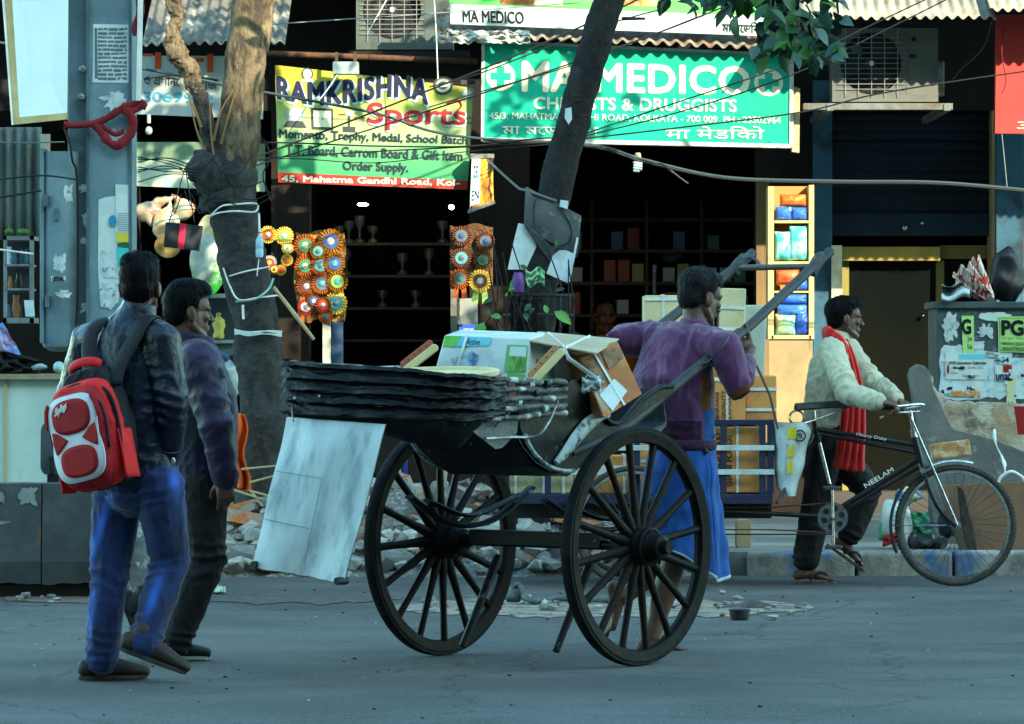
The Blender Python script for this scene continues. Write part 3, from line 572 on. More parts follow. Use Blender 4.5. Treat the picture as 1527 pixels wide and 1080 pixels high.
# ---------------------------------------------------------------- air conditioners
def ac_unit(u0, v0, u1, v1, Y, label, d=.32, white=(0.115, 0.122, 0.115), dark=False):
    a = W(u0, v1, Y); c = W(u1, v0, Y); t = thing('air_conditioner', label, 'air conditioner', ((a.x + c.x) / 2, Y + d / 2, a.z))
    m = mat('ac_casing' + ('_old' if dark else ''), white, .5, tuple(k * .8 for k in white), 4)
    w = c.x - a.x; h = c.z - a.z; fcx = a.x + w * .37; fcz = a.z + h * .52; fr = min(w * .30, h * .42)
    # casing front with a round opening: outer box ring
    b = MB(); poly_o = [(a.x, a.z), (c.x, a.z), (c.x, c.z), (a.x, c.z)]
    n = 40; ring = [(fcx + fr * cos(2 * pi * i / n), fcz + fr * sin(2 * pi * i / n)) for i in range(n)]
    def outer(ang):
        dx, dz = cos(ang), sin(ang); ts = []
        if dx > 1e-6: ts.append((c.x - fcx) / dx)
        if dx < -1e-6: ts.append((a.x - fcx) / dx)
        if dz > 1e-6: ts.append((c.z - fcz) / dz)
        if dz < -1e-6: ts.append((a.z - fcz) / dz)
        k = min(ts); return fcx + dx * k, fcz + dz * k
    angs = sorted([2 * pi * i / n for i in range(n)] + [math.atan2(z - fcz, x - fcx) % (2 * pi) for x, z in poly_o]); k = len(angs)
    vs = [V((*[(fcx + fr * cos(g)), Y], fcz + fr * sin(g))) for g in angs] + [V((outer(g)[0], Y, outer(g)[1])) for g in angs] + [V(((fcx + fr * cos(g)), Y + .1, fcz + fr * sin(g))) for g in angs]
    b.add(vs, [(i, (i + 1) % k, k + (i + 1) % k, k + i) for i in range(k)] + [(i, 2 * k + i, 2 * k + (i + 1) % k, (i + 1) % k) for i in range(k)])
    b.add([V((x, y, z)) for y in (Y, Y + d) for x, z in poly_o], [(0, 1, 5, 4), (1, 2, 6, 5), (2, 3, 7, 6), (3, 0, 4, 7), (4, 5, 6, 7)])
    b.build('casing', m, t)
    b = MB(); b.lathe([(0, 0), (fr * 1.02, 0), (fr * 1.02, .01)], 32, frame((1, 0, 0), (0, 0, 1), (0, -1, 0), (fcx, Y + .09, fcz))); b.build('fan_recess', M_black, t)
    b = MB()
    for i in range(3):
        g = i * 2.094 + .4; b.grid(lambda s, q_: V((fcx + fr * (.2 + .75 * s) * cos(g + 1.2 * q_), Y + .075 - .03 * q_, fcz + fr * (.2 + .75 * s) * sin(g + 1.2 * q_))), 4, 6)
    b.ell((fcx, Y + .06, fcz), (fr * .2, .02, fr * .2)); b.build('fan', mat('fan_dark', (.03, .032, .034), .5), t, smooth=60)
    b = MB()
    for i in range(1, 12):
        zz = fcz - fr + 2 * fr * i / 12; b.tube([(fcx - fr * 1.1, Y - .012, zz), (fcx + fr * 1.1, Y - .012, zz)], .0028, 5)
    for i in range(-2, 3):
        xx = fcx + fr * .42 * i; b.tube([(xx, Y - .014, fcz - fr * 1.1), (xx, Y - .014, fcz + fr * 1.1)], .003, 5)
    b.build('grille', mat('grille_grey', (.2, .21, .2), .5), t)
    b = MB(); b.bb(fcx - .014, fcx + .014, Y - .02, Y - .012, fcz - .014, fcz + .014); b.build('badge', M_white, t)
    b = MB(); xs_ = a.x + w * .70
    b.bb(xs_, xs_ + .006, Y - .004, Y + .01, a.z + .03, c.z - .03); b.bb(a.x, c.x, Y - .006, Y + .01, a.z, a.z + .05); b.build('panel_trim', m, t)
    return t, a, c
t, a, c = ac_unit(1241, 42, 1399, 152, 30.9, 'white air conditioner with round fan on a steel bar under the pale awning')
b = MB(); b.pxbox(1359, 55, 1366, 62, 30.893, .004); b.pxbox(1356, 81, 1366, 87, 30.893, .004); b.build('label', M_black, t)
b = MB(); b.bb(c.x, c.x + .055, 31.0, 31.12, a.z + .05, a.z + .3); b.build('valve_cover', M_steelgrey, t, bevel=.01)
for du in (1256, 1376):
    b = MB(); b.pxbox(du - 5, 152, du + 5, 156, 30.93, .2); b.build('foot', M_black, t)
b = MB(); b.pxbox(1198, 154, 1421, 164, 30.86, .06); b.box((X(1225, 31.7), 31.7, Z(161, 30.9)), (.05, 1.7, .05)); b.box((X(1395, 31.7), 31.7, Z(161, 30.9)), (.05, 1.7, .05))
tag(b.build('steel_bracket', mat('bracket_steel', (.15, .18, .18), .5, (.1, .08, .055), 7, metal=.3), bevel=.004), 'steel angle bar carrying the white air conditioner on the right', 'bracket')
t, a, c = ac_unit(531, -40, 676, 74, 31.6, 'grimy old air conditioner above the yellow sports sign', white=(0.075, 0.095, 0.09), dark=True)
b = MB(); b.pxbox(646, 53, 668, 63, 31.59, .004); b.build('label', mat('label_teal', (.12, .2, .22), .5), t)
b = MB(); b.pxbox(520, 76, 700, 84, 31.55, .5); tag(b.build('wall_shelf', M_brown), 'dark plank shelf under the grimy old air conditioner', 'shelf')
# ---------------------------------------------------------------- hand pulled rickshaw
RD = V((0.617, 0.787, 0)); RA = V((0.787, -0.617, 0)); RC = V((0.11, 18.545, 0))
def R_(i, j, z): return RC + RD * i + RA * j + V((0, 0, z))
def RJ(u, v, j):
    c = u - CX; i = (c * (RC.y + RA.y * j) - F * (RC.x + RA.x * j)) / (F * RD.x - c * RD.y)
    Y = RC.y + RD.y * i + RA.y * j; return i, H - (v - CY) * Y / F
def RP(u, v, j):
    i, z = RJ(u, v, j); return R_(i, j, z)
M_rk = mat('rickshaw_black', (0.003, 0.0033, 0.004), 0.42, (0.006, 0.0065, 0.007), 6, c3=(0.10, 0.13, 0.14), s3=26, lo3=0.62, hi3=0.72, rvar=.12, bump=.15, spec=.14)
M_rkw = mat('worn_white_line', (0.38, 0.45, 0.44), .5, (0.05, 0.06, 0.06), 22, .48, .62)
M_wheel = mat('wheel_wood', (0.0065, 0.006, 0.006), 0.5, (0.0105, 0.0105, 0.011), 9, .48, .7, spec=.06, c3=(0.012, 0.007, 0.006), s3=3, bump=.25, stretch=(1, 1, 1))
M_tyre = mat('rubber_tyre', (0.005, 0.0052, 0.0055), 0.6, (0.013, 0.0135, 0.014), 14, spec=.06)
rk = thing('hand_pulled_rickshaw', 'black two wheeled hand pulled rickshaw loaded with cartons in the middle of the street', 'rickshaw', R_(0, 0, 0))
def rwheel(j, rot):
    o = R_(0, j, 0.5); M = frame(RD, (0, 0, 1), RA, o); Rm = 0.5
    b = MB(); b.lathe([(Rm - .018, -.024), (Rm - .004, -.024), (Rm, -.014), (Rm, .014), (Rm - .004, .024), (Rm - .018, .024), (Rm - .018, -.024)], 72, M, cap=False)
    w = b.build('wheel', M_tyre, rk, smooth=40); ORG[w] = ORG[rk]
    b = MB(); b.lathe([(Rm - .062, -.022), (Rm - .020, -.027), (Rm - .016, -.024), (Rm - .016, .024), (Rm - .020, .027), (Rm - .062, .022), (Rm - .068, 0), (Rm - .062, -.022)], 72, M, cap=False)
    b.build('rim', M_wheel, w, smooth=30)
    b = MB(); b.lathe([(0, -.12), (.035, -.12), (.045, -.10), (.058, -.09), (.072, -.04), (.080, -.03), (.080, .03), (.072, .04), (.060, .085), (.056, .09), (.050, .13), (.030, .135), (.026, .165), (0, .165)], 28, M)
    b.lathe([(.076, .055), (.082, .058), (.082, .07), (.072, .075)], 28, M, cap=False)
    b.build('hub', M_wheel, w, smooth=35)
    for k in range(16):
        a = 2 * pi * (k + rot) / 16; c, s = cos(a), sin(a)
        b = MB(); b.tube([M @ V((c * r, s * r, dz)) for r, dz in ((.07, 0), (.12, 0), (.2, 0), (.32, 0), (Rm - .05, 0))], [(.020, .024), (.020, .024), (.016, .019), (.014, .016), (.015, .018)], 8, side=RA)
        b.build('spoke', M_wheel, w, smooth=50)
rwheel(0.527, 0.35); rwheel(-0.527, 0.1)
b = MB(); b.tube([R_(0, -.45, .5), R_(0, .45, .5)], .021, 12); b.box(R_(0, 0, .52), (.06, .7, .06), Matrix.Rotation(math.atan2(RD.y, RD.x), 3, 'Z').to_3x3()); b.build('axle', M_rk, rk, smooth=40)
# side panels from outlines on the near plane, mirrored to the far side
out = [(836, 578), (850, 566), (866, 566), (876, 576), (890, 600), (902, 622), (914, 631), (930, 626), (946, 606), (960, 590), (985, 574), (1003, 572), (1004, 586), (985, 600), (962, 622), (940, 642), (915, 655), (893, 664), (872, 690), (852, 704), (828, 703), (805, 690), (786, 668), (772, 640), (770, 606)]
oiz = [RJ(u, v, .29) for u, v in out]
for s in (1, -1):
    b = MB(); n = len(oiz)
    b.add([R_(i, s * .30, z) for i, z in oiz] + [R_(i, s * .27, z) for i, z in oiz], [tuple(range(n)), tuple(range(2 * n - 1, n - 1, -1))] + [(k, (k + 1) % n, n + (k + 1) % n, n + k) for k in range(n)])
    b.build('side_panel', M_rk, rk, bevel=.006)
    def piz(u, v, extra=0.0):
        i, z = RJ(u, v, .31); return R_(i, s * (.31 + extra), z)
    b = MB(); b.tube(bez([piz(*p) for p in ((907, 619), (893, 622), (876, 634), (858, 655), (843, 675), (829, 691))], 25), [(.014 + .02 * sin(pi * k / 25), .014) for k in range(26)], 8, side=(0, 0, 1)); b.build('moulding', M_rkw, rk, smooth=60)
    b = MB(); b.tube(bez([piz(*p) for p in ((783, 648), (788, 662), (800, 680), (818, 695), (838, 702), (856, 702))], 25), .009, 8); b.build('moulding', M_rkw, rk, smooth=60)
    b = MB(); b.tube(bez([piz(*p) for p in ((866, 566), (877, 578), (890, 602), (904, 625), (920, 632), (940, 618), (958, 596), (985, 578), (1003, 576))], 24), .011, 8); b.build('edge_rail', M_rk, rk, smooth=60)
    # spring hanger under the body
    b = MB(); b.tube(bez([R_(-.42, s * .36, .70), R_(-.2, s * .37, .60), R_(0, s * .375, .565), R_(.2, s * .37, .60), R_(.42, s * .36, .72)], 24), [(.026, .012)] * 25, 8, side=RA)
    b.tube(bez([R_(-.3, s * .36, .68), R_(0, s * .37, .61), R_(.3, s * .36, .68)], 16), [(.024, .010)] * 17, 8, side=RA)
    b.bb(0, .001, 0, .001, 0, .001) if False else None
    b.build('leaf_spring', M_rk, rk, smooth=60)
    b = MB(); b.tube([RP(882, 835, s * .25) if s > 0 else R_(RJ(882, 835, .25)[0], -.25, RJ(882, 835, .25)[1]), R_(-.20, s * .25, .06)], [.020, .016], 8); b.build('prop_leg', M_rk, rk, smooth=50)
# floor, seat, back, front board
iz = lambda k: oiz[k]
def slab(pts, j, th, name, m):
    b = MB(); n = len(pts)
    vs = [R_(i, jj, z + dz) for jj in (-j, j) for dz in (0, -th) for i, z in pts]
    fs = []
    for k in range(n - 1): fs += [(k, k + 1, 2 * n + k + 1, 2 * n + k), (n + k + 1, n + k, 3 * n + k, 3 * n + k + 1), (k, n + k, n + k + 1, k + 1), (2 * n + k, 2 * n + k + 1, 3 * n + k + 1, 3 * n + k)]
    fs += [(0, 2 * n, 3 * n, n), (n - 1, 2 * n - 1, 4 * n - 1, 3 * n - 1)]
    b.add(vs, fs); return b.build(name, m, rk)
slab([iz(24), iz(23), iz(22), iz(21), iz(20)], .268, .02, 'rear_panel', M_rk)
slab([iz(20), iz(19), iz(18), iz(17), iz(16)], .268, .02, 'floor', M_rk)
i0, z0 = RJ(800, 610, .29); slab([(i0 - .12, z0), (i0 + .32, z0 - .02)], .268, .04, 'seat', mat('seat_black', (.02, .02, .02), .6))
i1, z1 = RJ(1000, 573, .29); slab([(i1 - .03, z1 - .02), (i1 + .0, z1 - .16), (i1 - .1, z1 - .22)], .268, .02, 'dash_board', mat('dash_paint', (0.022, 0.03, 0.034), .5, (.10, .20, .23), 5, .52, .62))
# shafts
def jlerp(t): return lerp(.285, .215, t)
sp = []
for (u, v, t) in ((1238, 375, 1), (1215, 396, .97), (1165, 442, .75), (1110, 493, .5), (1040, 548, .25), (960, 615, .05), (925, 641, 0), (885, 661, 0), (850, 676, 0)): sp.append((RJ(u, v, jlerp(t)), jlerp(t)))
M_shaft = mat('shaft_wood', (0.016, 0.018, 0.020), 0.5, (0.040, 0.044, 0.046), 5, c3=(0.035, 0.038, 0.04), s3=7, bump=.15, stretch=(1, 1, 1))
for s in (1, -1):
    b = MB(); b.tube(bez([R_(i, s * j, z) for (i, z), j in sp], 40), [.0225] * 41, 12); b.build('shaft', M_shaft, rk, smooth=60)
(ti, tz), tj = sp[1]
b = MB(); b.tube([R_(ti, -.24, tz - .005), R_(ti, .24, tz - .005)], [(.014, .020)] * 2, 10, side=(0, 0, 1)); b.build('crossbar', mat('crossbar_wood', (.10, .10, .085), .6, (.06, .06, .055), 6, bump=.15), rk, smooth=50)
for s in (1, -1):
    b = MB(); b.tube([R_(ti - .03, s * .215, tz - .035), R_(ti, s * .217, tz - .002), R_(ti + .05, s * .212, tz + .038), R_(ti + .075, s * .205, tz + .046)], [.025, .030, .028, .019], 12); displace(b, .004, 40); b.build('shaft_binding', mat('rope_binding', (.09, .10, .10), .8, (.04, .045, .045), 30, bump=.6), rk, smooth=60)
b = MB(); b.tube(bez([R_(ti + .07, -.205, tz + .046), R_(ti + .05, -.14, tz + .03), R_(ti + .02, -.10, tz)], 10), .008, 6); b.build('rope_end', MATS['rope_binding'], rk)
# folded hood
def hood_pt(s, lev):
    """s 0..1 from the near pivot round the back to the far pivot; lev 0 top .. 4 bottom"""
    P = [(-.33, .40), (-.55, .43), (-.80, .45), (-.98, .44), (-1.10, .38), (-1.16, .25), (-1.18, 0), (-1.18, -.27), (-1.14, -.40), (-1.0, -.46), (-.81, -.465), (-.55, -.44), (-.33, -.40)]
    f = s * (len(P) - 1); k = min(int(f), len(P) - 2); t = f - k
    p0, p1, p2, p3 = P[max(k - 1, 0)], P[k], P[k + 1], P[min(k + 2, len(P) - 1)]
    cr = lambda a, b_, c, d: 0.5 * (2 * b_ + (c - a) * t + (2 * a - 5 * b_ + 4 * c - d) * t * t + (3 * b_ - a - 3 * c + d) * t ** 3)
    i = cr(p0[0], p1[0], p2[0], p3[0]); j = cr(p0[1], p1[1], p2[1], p3[1])
    zt = interp([0, .3, .5, .7, 1], [1.184, 1.205, 1.235, 1.265, 1.235], s); zb = interp([0, .3, .5, .7, 1], [1.060, 1.030, 1.045, 1.075, 1.09], s)
    return R_(i, j, lerp(zt, zb, lev / 4))
M_bow = mat('painted_bamboo', (0.085, 0.088, 0.082), .55, (.42, .46, .42), 9, .55, .62, c3=(.02, .02, .02), s3=12, lo3=.5, hi3=.6, bump=.2)
M_canvas = mat('black_canvas', (0.003, 0.0035, 0.0045), .45, (0.006, 0.007, 0.009), 5, spec=.14, c3=(0.045, 0.052, 0.06), s3=18, lo3=.62, hi3=.78, bump=.4, bscale=9, rvar=.12)
for lev in range(5):
    b = MB(); n = 60; b.tube([hood_pt(k / n, lev) + V((0, 0, .003 * sin(k * .9 + lev))) for k in range(n + 1)], [.0125 + .002 * sin(k * 1.1 + lev * 2) for k in range(n + 1)], 8); b.build('hood_bow', M_bow, rk, smooth=60)
# pleated canvas: layers overlapping like shingles, sharp lower edges, crumpled
def pleat(s, t):
    a = lerp(.17, .80, s); lev = t * 4.9 - .35; f = lev - math.floor(lev); k = math.floor(lev); p = hood_pt(a, max(-.5, min(4.3, lev - .35 * (1 - f) * 0)))
    ctr = R_(-.7, 0, 1.1); o = p - ctr; o.z = 0; o.normalize(); e = min(1, s / .10, (1 - s) / .06); e = max(0, e)
    bulge = .012 + .034 * (f ** .7) * e * (1 + .5 * nn(V((s * 14, k * 7.1, 3))))
    edge = .007 * nn(V((s * 9, k * 3.3, 8))) + .003 * nn(V((s * 40, k * 5.3, 1)))
    cr = (.004 + .008 * max(0, .45 - s)) * (1 - 2 * abs(nn(V((s * 16, t * 12, 5))))) + .002 * nn(V((s * 80, t * 30, 2)))
    return p + o * (bulge + cr - .004) + V((0, 0, .004 + edge * (.4 + f)))
b = MB(); b.grid(pleat, 260, 74); b.build('hood_canvas', M_canvas, rk, smooth=38, fix=False)
# canvas skirt hanging below the lowest bow at the back
def skirt(s, t):
    a = lerp(.23, .72, s); p = hood_pt(a, 4); ctr = R_(-.7, 0, 1.1); o = p - ctr; o.z = 0; o.normalize()
    dep = interp([0, .12, .22, .4, .55, 1], [.03, .12, .12, .10, .05, .045], s)
    return p + o * (.026 - .05 * t * t + .008 * nn(V((s * 9, t * 2, 0)))) + V((0, 0, .01 - dep * t))
b = MB(); b.grid(skirt, 60, 10); b.build('hood_skirt', M_canvas, rk, solid=.004, smooth=180)
b = MB()   # loose pointed flap
tri = [RP(690, 632, .44), RP(772, 622, .42), RP(770, 645, .42), RP(748, 668, .43), RP(738, 670, .43), RP(712, 650, .44)]
b.add(tri + [p + RA * .004 for p in tri], [(0, 1, 2, 3, 4, 5), tuple(range(11, 5, -1))] + [(k, (k + 1) % 6, 6 + (k + 1) % 6, 6 + k) for k in range(6)]); b.build('hood_flap', mat('oilcloth', (.035, .045, .05), .45, (.07, .085, .09), 12, bump=.3), rk)
b = MB(); b.tube(bez([RP(832, 598, .42), RP(818, 630, .44), RP(800, 650, .45), RP(760, 652, .45), RP(724, 654, .46)], 24), .006, 6); b.build('hood_stay', M_steelgrey, rk, smooth=60)
b = MB(); b.tube(bez([RP(770, 572, .43), RP(772, 592, .445), RP(762, 612, .45), RP(738, 636, .45)], 16), .005, 6); b.build('binding_cord', M_black, rk)
for u, v in ((747, 577), (790, 575), (815, 573), (736, 590), (798, 586), (772, 600), (812, 610)):
    b = MB(); p = RP(u, v, .44); b.tube([p - RD * .012, p + RD * .012], [.017, .017], 8); displace(b, .003, 60); b.build('cord_knot', random.choice((M_rkw, M_black)), rk, smooth=60)
# tin plate hanging from the back of the hood
q = quad(R_(-1.20, -.37, 1.045), R_(-1.20, .155, 1.02), R_(-1.395, .10, .385), R_(-1.38, -.385, .44), -RD)
b = MB()
for off in (0, -.006):
    b.grid(lambda s, t: q(s, t, off + .016 * sin(s * 5 + t * 1.5) * t + .01 * nn(V((s * 3, t * 3, 2)))) + V((0, 0, .006 * nn(V((s * 9, 3, 1))) if t > .99 else 0)), 24, 30)
M_tin = mat('dull_tin', (0.52, 0.60, 0.60), .42, (0.38, 0.45, 0.46), 5, c3=(0.17, 0.23, 0.25), s3=5, lo3=.5, hi3=.7, metal=.25, stretch=(1.6, 1.6, .35), bump=.12, rvar=.1)
b.build('tin_plate', M_tin, rk, smooth=60)
for s0, t0, s1, t1 in ((.52, .40, .53, .92), (.03, .36, .52, .375), (.02, .68, .50, .70)):
    b = MB(); b.tube([q(s0, t0, .010 + .016 * sin(s0 * 5 + t0 * 1.5) * t0), q((s0 + s1) / 2, (t0 + t1) / 2, .010 + .016 * sin((s0 + s1) * 2.5 + (t0 + t1) * .75) * (t0 + t1) / 2), q(s1, t1, .010 + .016 * sin(s1 * 5 + t1 * 1.5) * t1)], .0013, 5); b.build('plate_seam', mat('seam_grime', (.16, .20, .22), .7), rk)
for s in (.03, .97):
    b = MB(); b.tube([q(s, .985, .03), q(s, .985, -.03)], .016, 10); b.build('rubber_stop', M_black, rk, smooth=50)
for s in (.12, .36): b = MB(); b.ell(q(s, -.12 - .1 * s, .05), (.006, .006, .006)); b.build('rivet', M_white, rk, smooth=180)
b = MB(); b.tube([q(.08, -.07, .03), q(.10, .03, .012)], .004, 6); b.build('hook', M_chrome, rk)
# ---------------------------------------------------------------- load on the rickshaw
def sbox(name, label, cat, mp, depth, m, dirv, group=None):
    """carton whose front face is mapper mp"""
    t = thing(name, label, cat, mp(.5, 1, 0) + V(dirv) * depth / 2, group)
    p = [mp(*c) for c in ((0, 0), (1, 0), (1, 1), (0, 1))]; b = MB(); dv = V(dirv) * depth
    b.add(p + [x + dv for x in p], [(0, 1, 2, 3), (7, 6, 5, 4), (0, 4, 5, 1), (1, 5, 6, 2), (2, 6, 7, 3), (3, 7, 4, 0)])
    b.build('box', m, t, bevel=.006, segs=3); return t
def px(mp, m, root, name, pts, off=.003):
    return shape(mp, pts, m, root, name, off)
M_wc = mat('white_carton', (0.52, 0.60, 0.60), .5, (.45, .53, .53), 4, c3=(.38, .44, .44), s3=6)
q = quad(W(663, 500, 18.42), W(790, 505, 18.22), W(785, 570, 18.16), W(646, 562, 18.36), (.1, -.99, 0.05))
wc = sbox('carton', 'white printed carton with green pictures lying on the rickshaw seat', 'carton', q, .26, M_wc, (.25, .95, .1))
G1 = mat('print_green', (.05, .30, .03), .5, (.12, .42, .06), 12, bump=0); G2 = mat('print_sky', (.10, .42, .55), .5, (.2, .5, .6), 5); G3 = mat('print_blue', (.04, .13, .25), .5, (.35, .48, .52), 12, .45, .6); G4 = mat('print_field', (.04, .16, .02), .5, (.18, .36, .07), 16, stretch=(3, 1, 1))
px(q, G2, wc, 'printed_band', [(0.01, .01), (.55, .01), (.55, .2), (.01, .28)]); px(q, G1, wc, 'printed_band', [(.01, .01), (.2, .01), (.14, .27), (.01, .27)], .004)
px(q, G3, wc, 'printed_picture', [(.14, .55), (.22, .5), (.36, .35), (.44, .45), (.42, .95), (.25, .98), (.2, .7)])
px(q, mat('print_frame', (.12, .34, .12), .5), wc, 'printed_frame', rrect(.745, .16, .985, .80, .03)); px(q, G4, wc, 'printed_picture', rrect(.785, .42, .97, .76, .015), .005); px(q, mat('print_haze', (.45, .56, .52), .5), wc, 'printed_picture', rrect(.785, .2, .97, .44, .015), .0045)
px(q, G1, wc, 'printed_picture', rrect(.79, .83, .98, .985, .012))
text('Active', rect(q, .27, .05, .43, .20, .01), M_navy, wc, off=.006); text('ACTIV', rect(q, .575, .80, .72, .93), mat('print_red', (.45, .02, .03), .5), wc, 'lettering', .02, off=.006)
b = MB(); b.tube([q(.565, .95, .004), q(.73, .95, .004)], .003, 5); b.build('printed_line', MATS['print_red'], wc)
shape(q, [(.245, -.01), (.275, -.01), (.235, 1.0), (.205, 1.0)], M_strap, wc, 'strap', .007)
q = quad(W(791, 504, 18.26), W(858, 528, 18.5), W(866, 585, 18.5), W(790, 568, 18.24), (.35, -.93, 0.05))
wc2 = sbox('carton', 'white carton end printed with a dark landscape beside the brown carton', 'carton', q, .10, M_wc, (.2, .97, 0))
px(q, mat('print_dusk', (.05, .09, .11), .5, (.25, .33, .33), 8), wc2, 'printed_picture', rrect(.12, .45, .5, .8, .02)); px(q, G1, wc2, 'printed_picture', rrect(.1, .82, .45, .99, .02)); px(q, mat('print_sun', (.5, .42, .05), .5), wc2, 'printed_picture', [(.72, .8), (.86, .55), (.97, .72), (.9, .95), (.75, .97)])
text('নতুন ধান', rect(q, .25, .1, .8, .3), mat('grey_ink', (.16, .2, .22), .6), wc2, off=.005)
q = quad(W(864, 534, 18.33), W(921, 509, 18.45), W(958, 588, 18.42), W(900, 624, 18.24), (.15, -.97, 0.2))
M_bc = mat('brown_carton', (0.40, 0.15, 0.05), .7, (.33, .12, .045), 5, c3=(.46, .22, .09), s3=9); M_kraft = mat('kraft_card', (0.34, 0.24, 0.13), .75, (.28, .19, .10), 4, c3=(.40, .31, .19), s3=3)
bc = sbox('carton', 'brown printed carton tipped over at the front of the rickshaw seat', 'carton', q, .20, M_bc, (-.35, .93, -.05))
px(q, mat('print_crate', (.10, .05, .025), .6, (.30, .17, .09), 18, bump=.2), bc, 'printed_picture', [(.05, .08), (.45, .06), (.46, .5), (.06, .55)]); px(q, MATS['print_crate'], bc, 'printed_picture', [(.52, .05), (.95, .08), (.96, .3), (.54, .36)]); px(q, M_kraft, bc, 'printed_band', [(.02, .60), (.30, .58), (.32, .9), (.03, .92)])
px(q, M_wc, bc, 'paper_label', [(.10, .66), (.56, .54), (.72, .82), (.24, .98)], .006); shape(q, [(.33, -.01), (.38, -.01), (.56, 1), (.51, 1)], M_strap, bc, 'strap', .009)
q2 = quad(W(790, 506, 18.25), W(800, 494, 18.62), W(922, 506, 18.62), W(888, 526, 18.25), (0, -.3, .95)); b = MB()
for o in (0, -.006): b.grid(lambda s, t: q2(t, s, o), 4, 8)
b = MB(); p = [W(787, 507, 18.22), W(802, 494, 18.66), W(923, 505, 18.66), W(889, 526, 18.2)]; b.add(p + [x - V((0, 0, .008)) for x in p], [(0, 1, 2, 3), (7, 6, 5, 4), (0, 4, 5, 1), (1, 5, 6, 2), (2, 6, 7, 3), (3, 7, 4, 0)]); b.build('flap', mat('pale_card', (.42, .35, .24), .75, (.36, .29, .19), 4), bc, bevel=.002)
b = MB(); b.tube([W(818, 498, 18.55), W(842, 519, 18.17), W(848, 535, 18.15), W(900, 572, 18.17)], [(.010, .003)] * 4, 6); b.tube([W(880, 502, 18.6), W(843, 519, 18.16)], [(.008, .003)] * 2, 6); b.build('strap', M_strap, bc)
M_cream2 = mat('cream_edge', (0.58, 0.50, 0.27), .6, (.5, .42, .2), 7)
def plank(label, a, c, wdt, m2, Y):
    t = thing('cream_plank', label, 'plank', W(*a, Y)); A = W(*a, Y); C = W(*c, Y + .06); d = (C - A).normalized(); n = V((d.z, 0, -d.x)); L_ = (C - A).length
    M = frame(d, n, V((0, -1, 0)), A); b = MB(); b.prism(rrect(0, 0, L_, wdt, wdt * .45), .10, M, -.10); b.build('edge_strip', M_cream2, t, bevel=.006)
    b = MB(); b.prism(rrect(.004, -wdt * .7, L_ - .006, .0, .012), .08, M, -.09); b.build('face', m2, t, bevel=.003)
    for k in range(4): b = MB(); b.ell(A + d * L_ * (.25 + .18 * k) - n * wdt * .35 + V((0, -.012, 0)), (.004, .004, .004), None, 8, 6); b.build('stud', M_black, t)
    return t
plank('slanting cream edged red plank standing left of the white carton', (599, 549), (648, 511), .036, mat('plank_red', (.36, .09, .06), .6, (.28, .06, .04), 6), 18.2)
plank('slanting cream edged plank in front of the white carton with the landscape', (790, 566), (836, 517), .036, mat('plank_tan', (.38, .2, .08), .6), 18.0)
tray = thing('oval_tray', 'oval cream edged tray lying flat on top of the folded rickshaw hood', 'tray', W(645, 562, 17.9))
Mt = frame(RA * 1, (RD * .97 + V((0, 0, .10))).normalized(), V((0, 0, 1)), W(645, 563, 17.95)) @ Matrix.Diagonal((1.0, .62, 1, 1))
b = MB(); b.lathe([(.0, 0), (.30, 0), (.318, .006), (.318, .022), (.30, .028), (.285, .022), (.28, .014), (0, .014)], 48, Mt); b.build('rim', M_cream2, tray, smooth=40)
b = MB(); b.lathe([(0, -.02), (.29, -.02), (.30, -.001), (0, -.001)], 48, Mt); b.build('base', mat('tray_green', (.20, .26, .20), .6, (.12, .15, .12), 9), tray, smooth=40)
b = MB(); b.grid(lambda s, t: W(lerp(868, 896, s), lerp(562, 585, t) + 5 * nn(V((s * 5, t * 5, 0))), 18.05 + .05 * nn(V((s * 4, t * 4, 2)))), 14, 10); tag(b.build('plastic_scrap', mat('clear_plastic', (.42, .5, .5), .3), solid=.003, smooth=180), 'crumpled pale plastic scrap tucked by the rickshaw armrest', 'plastic scrap')
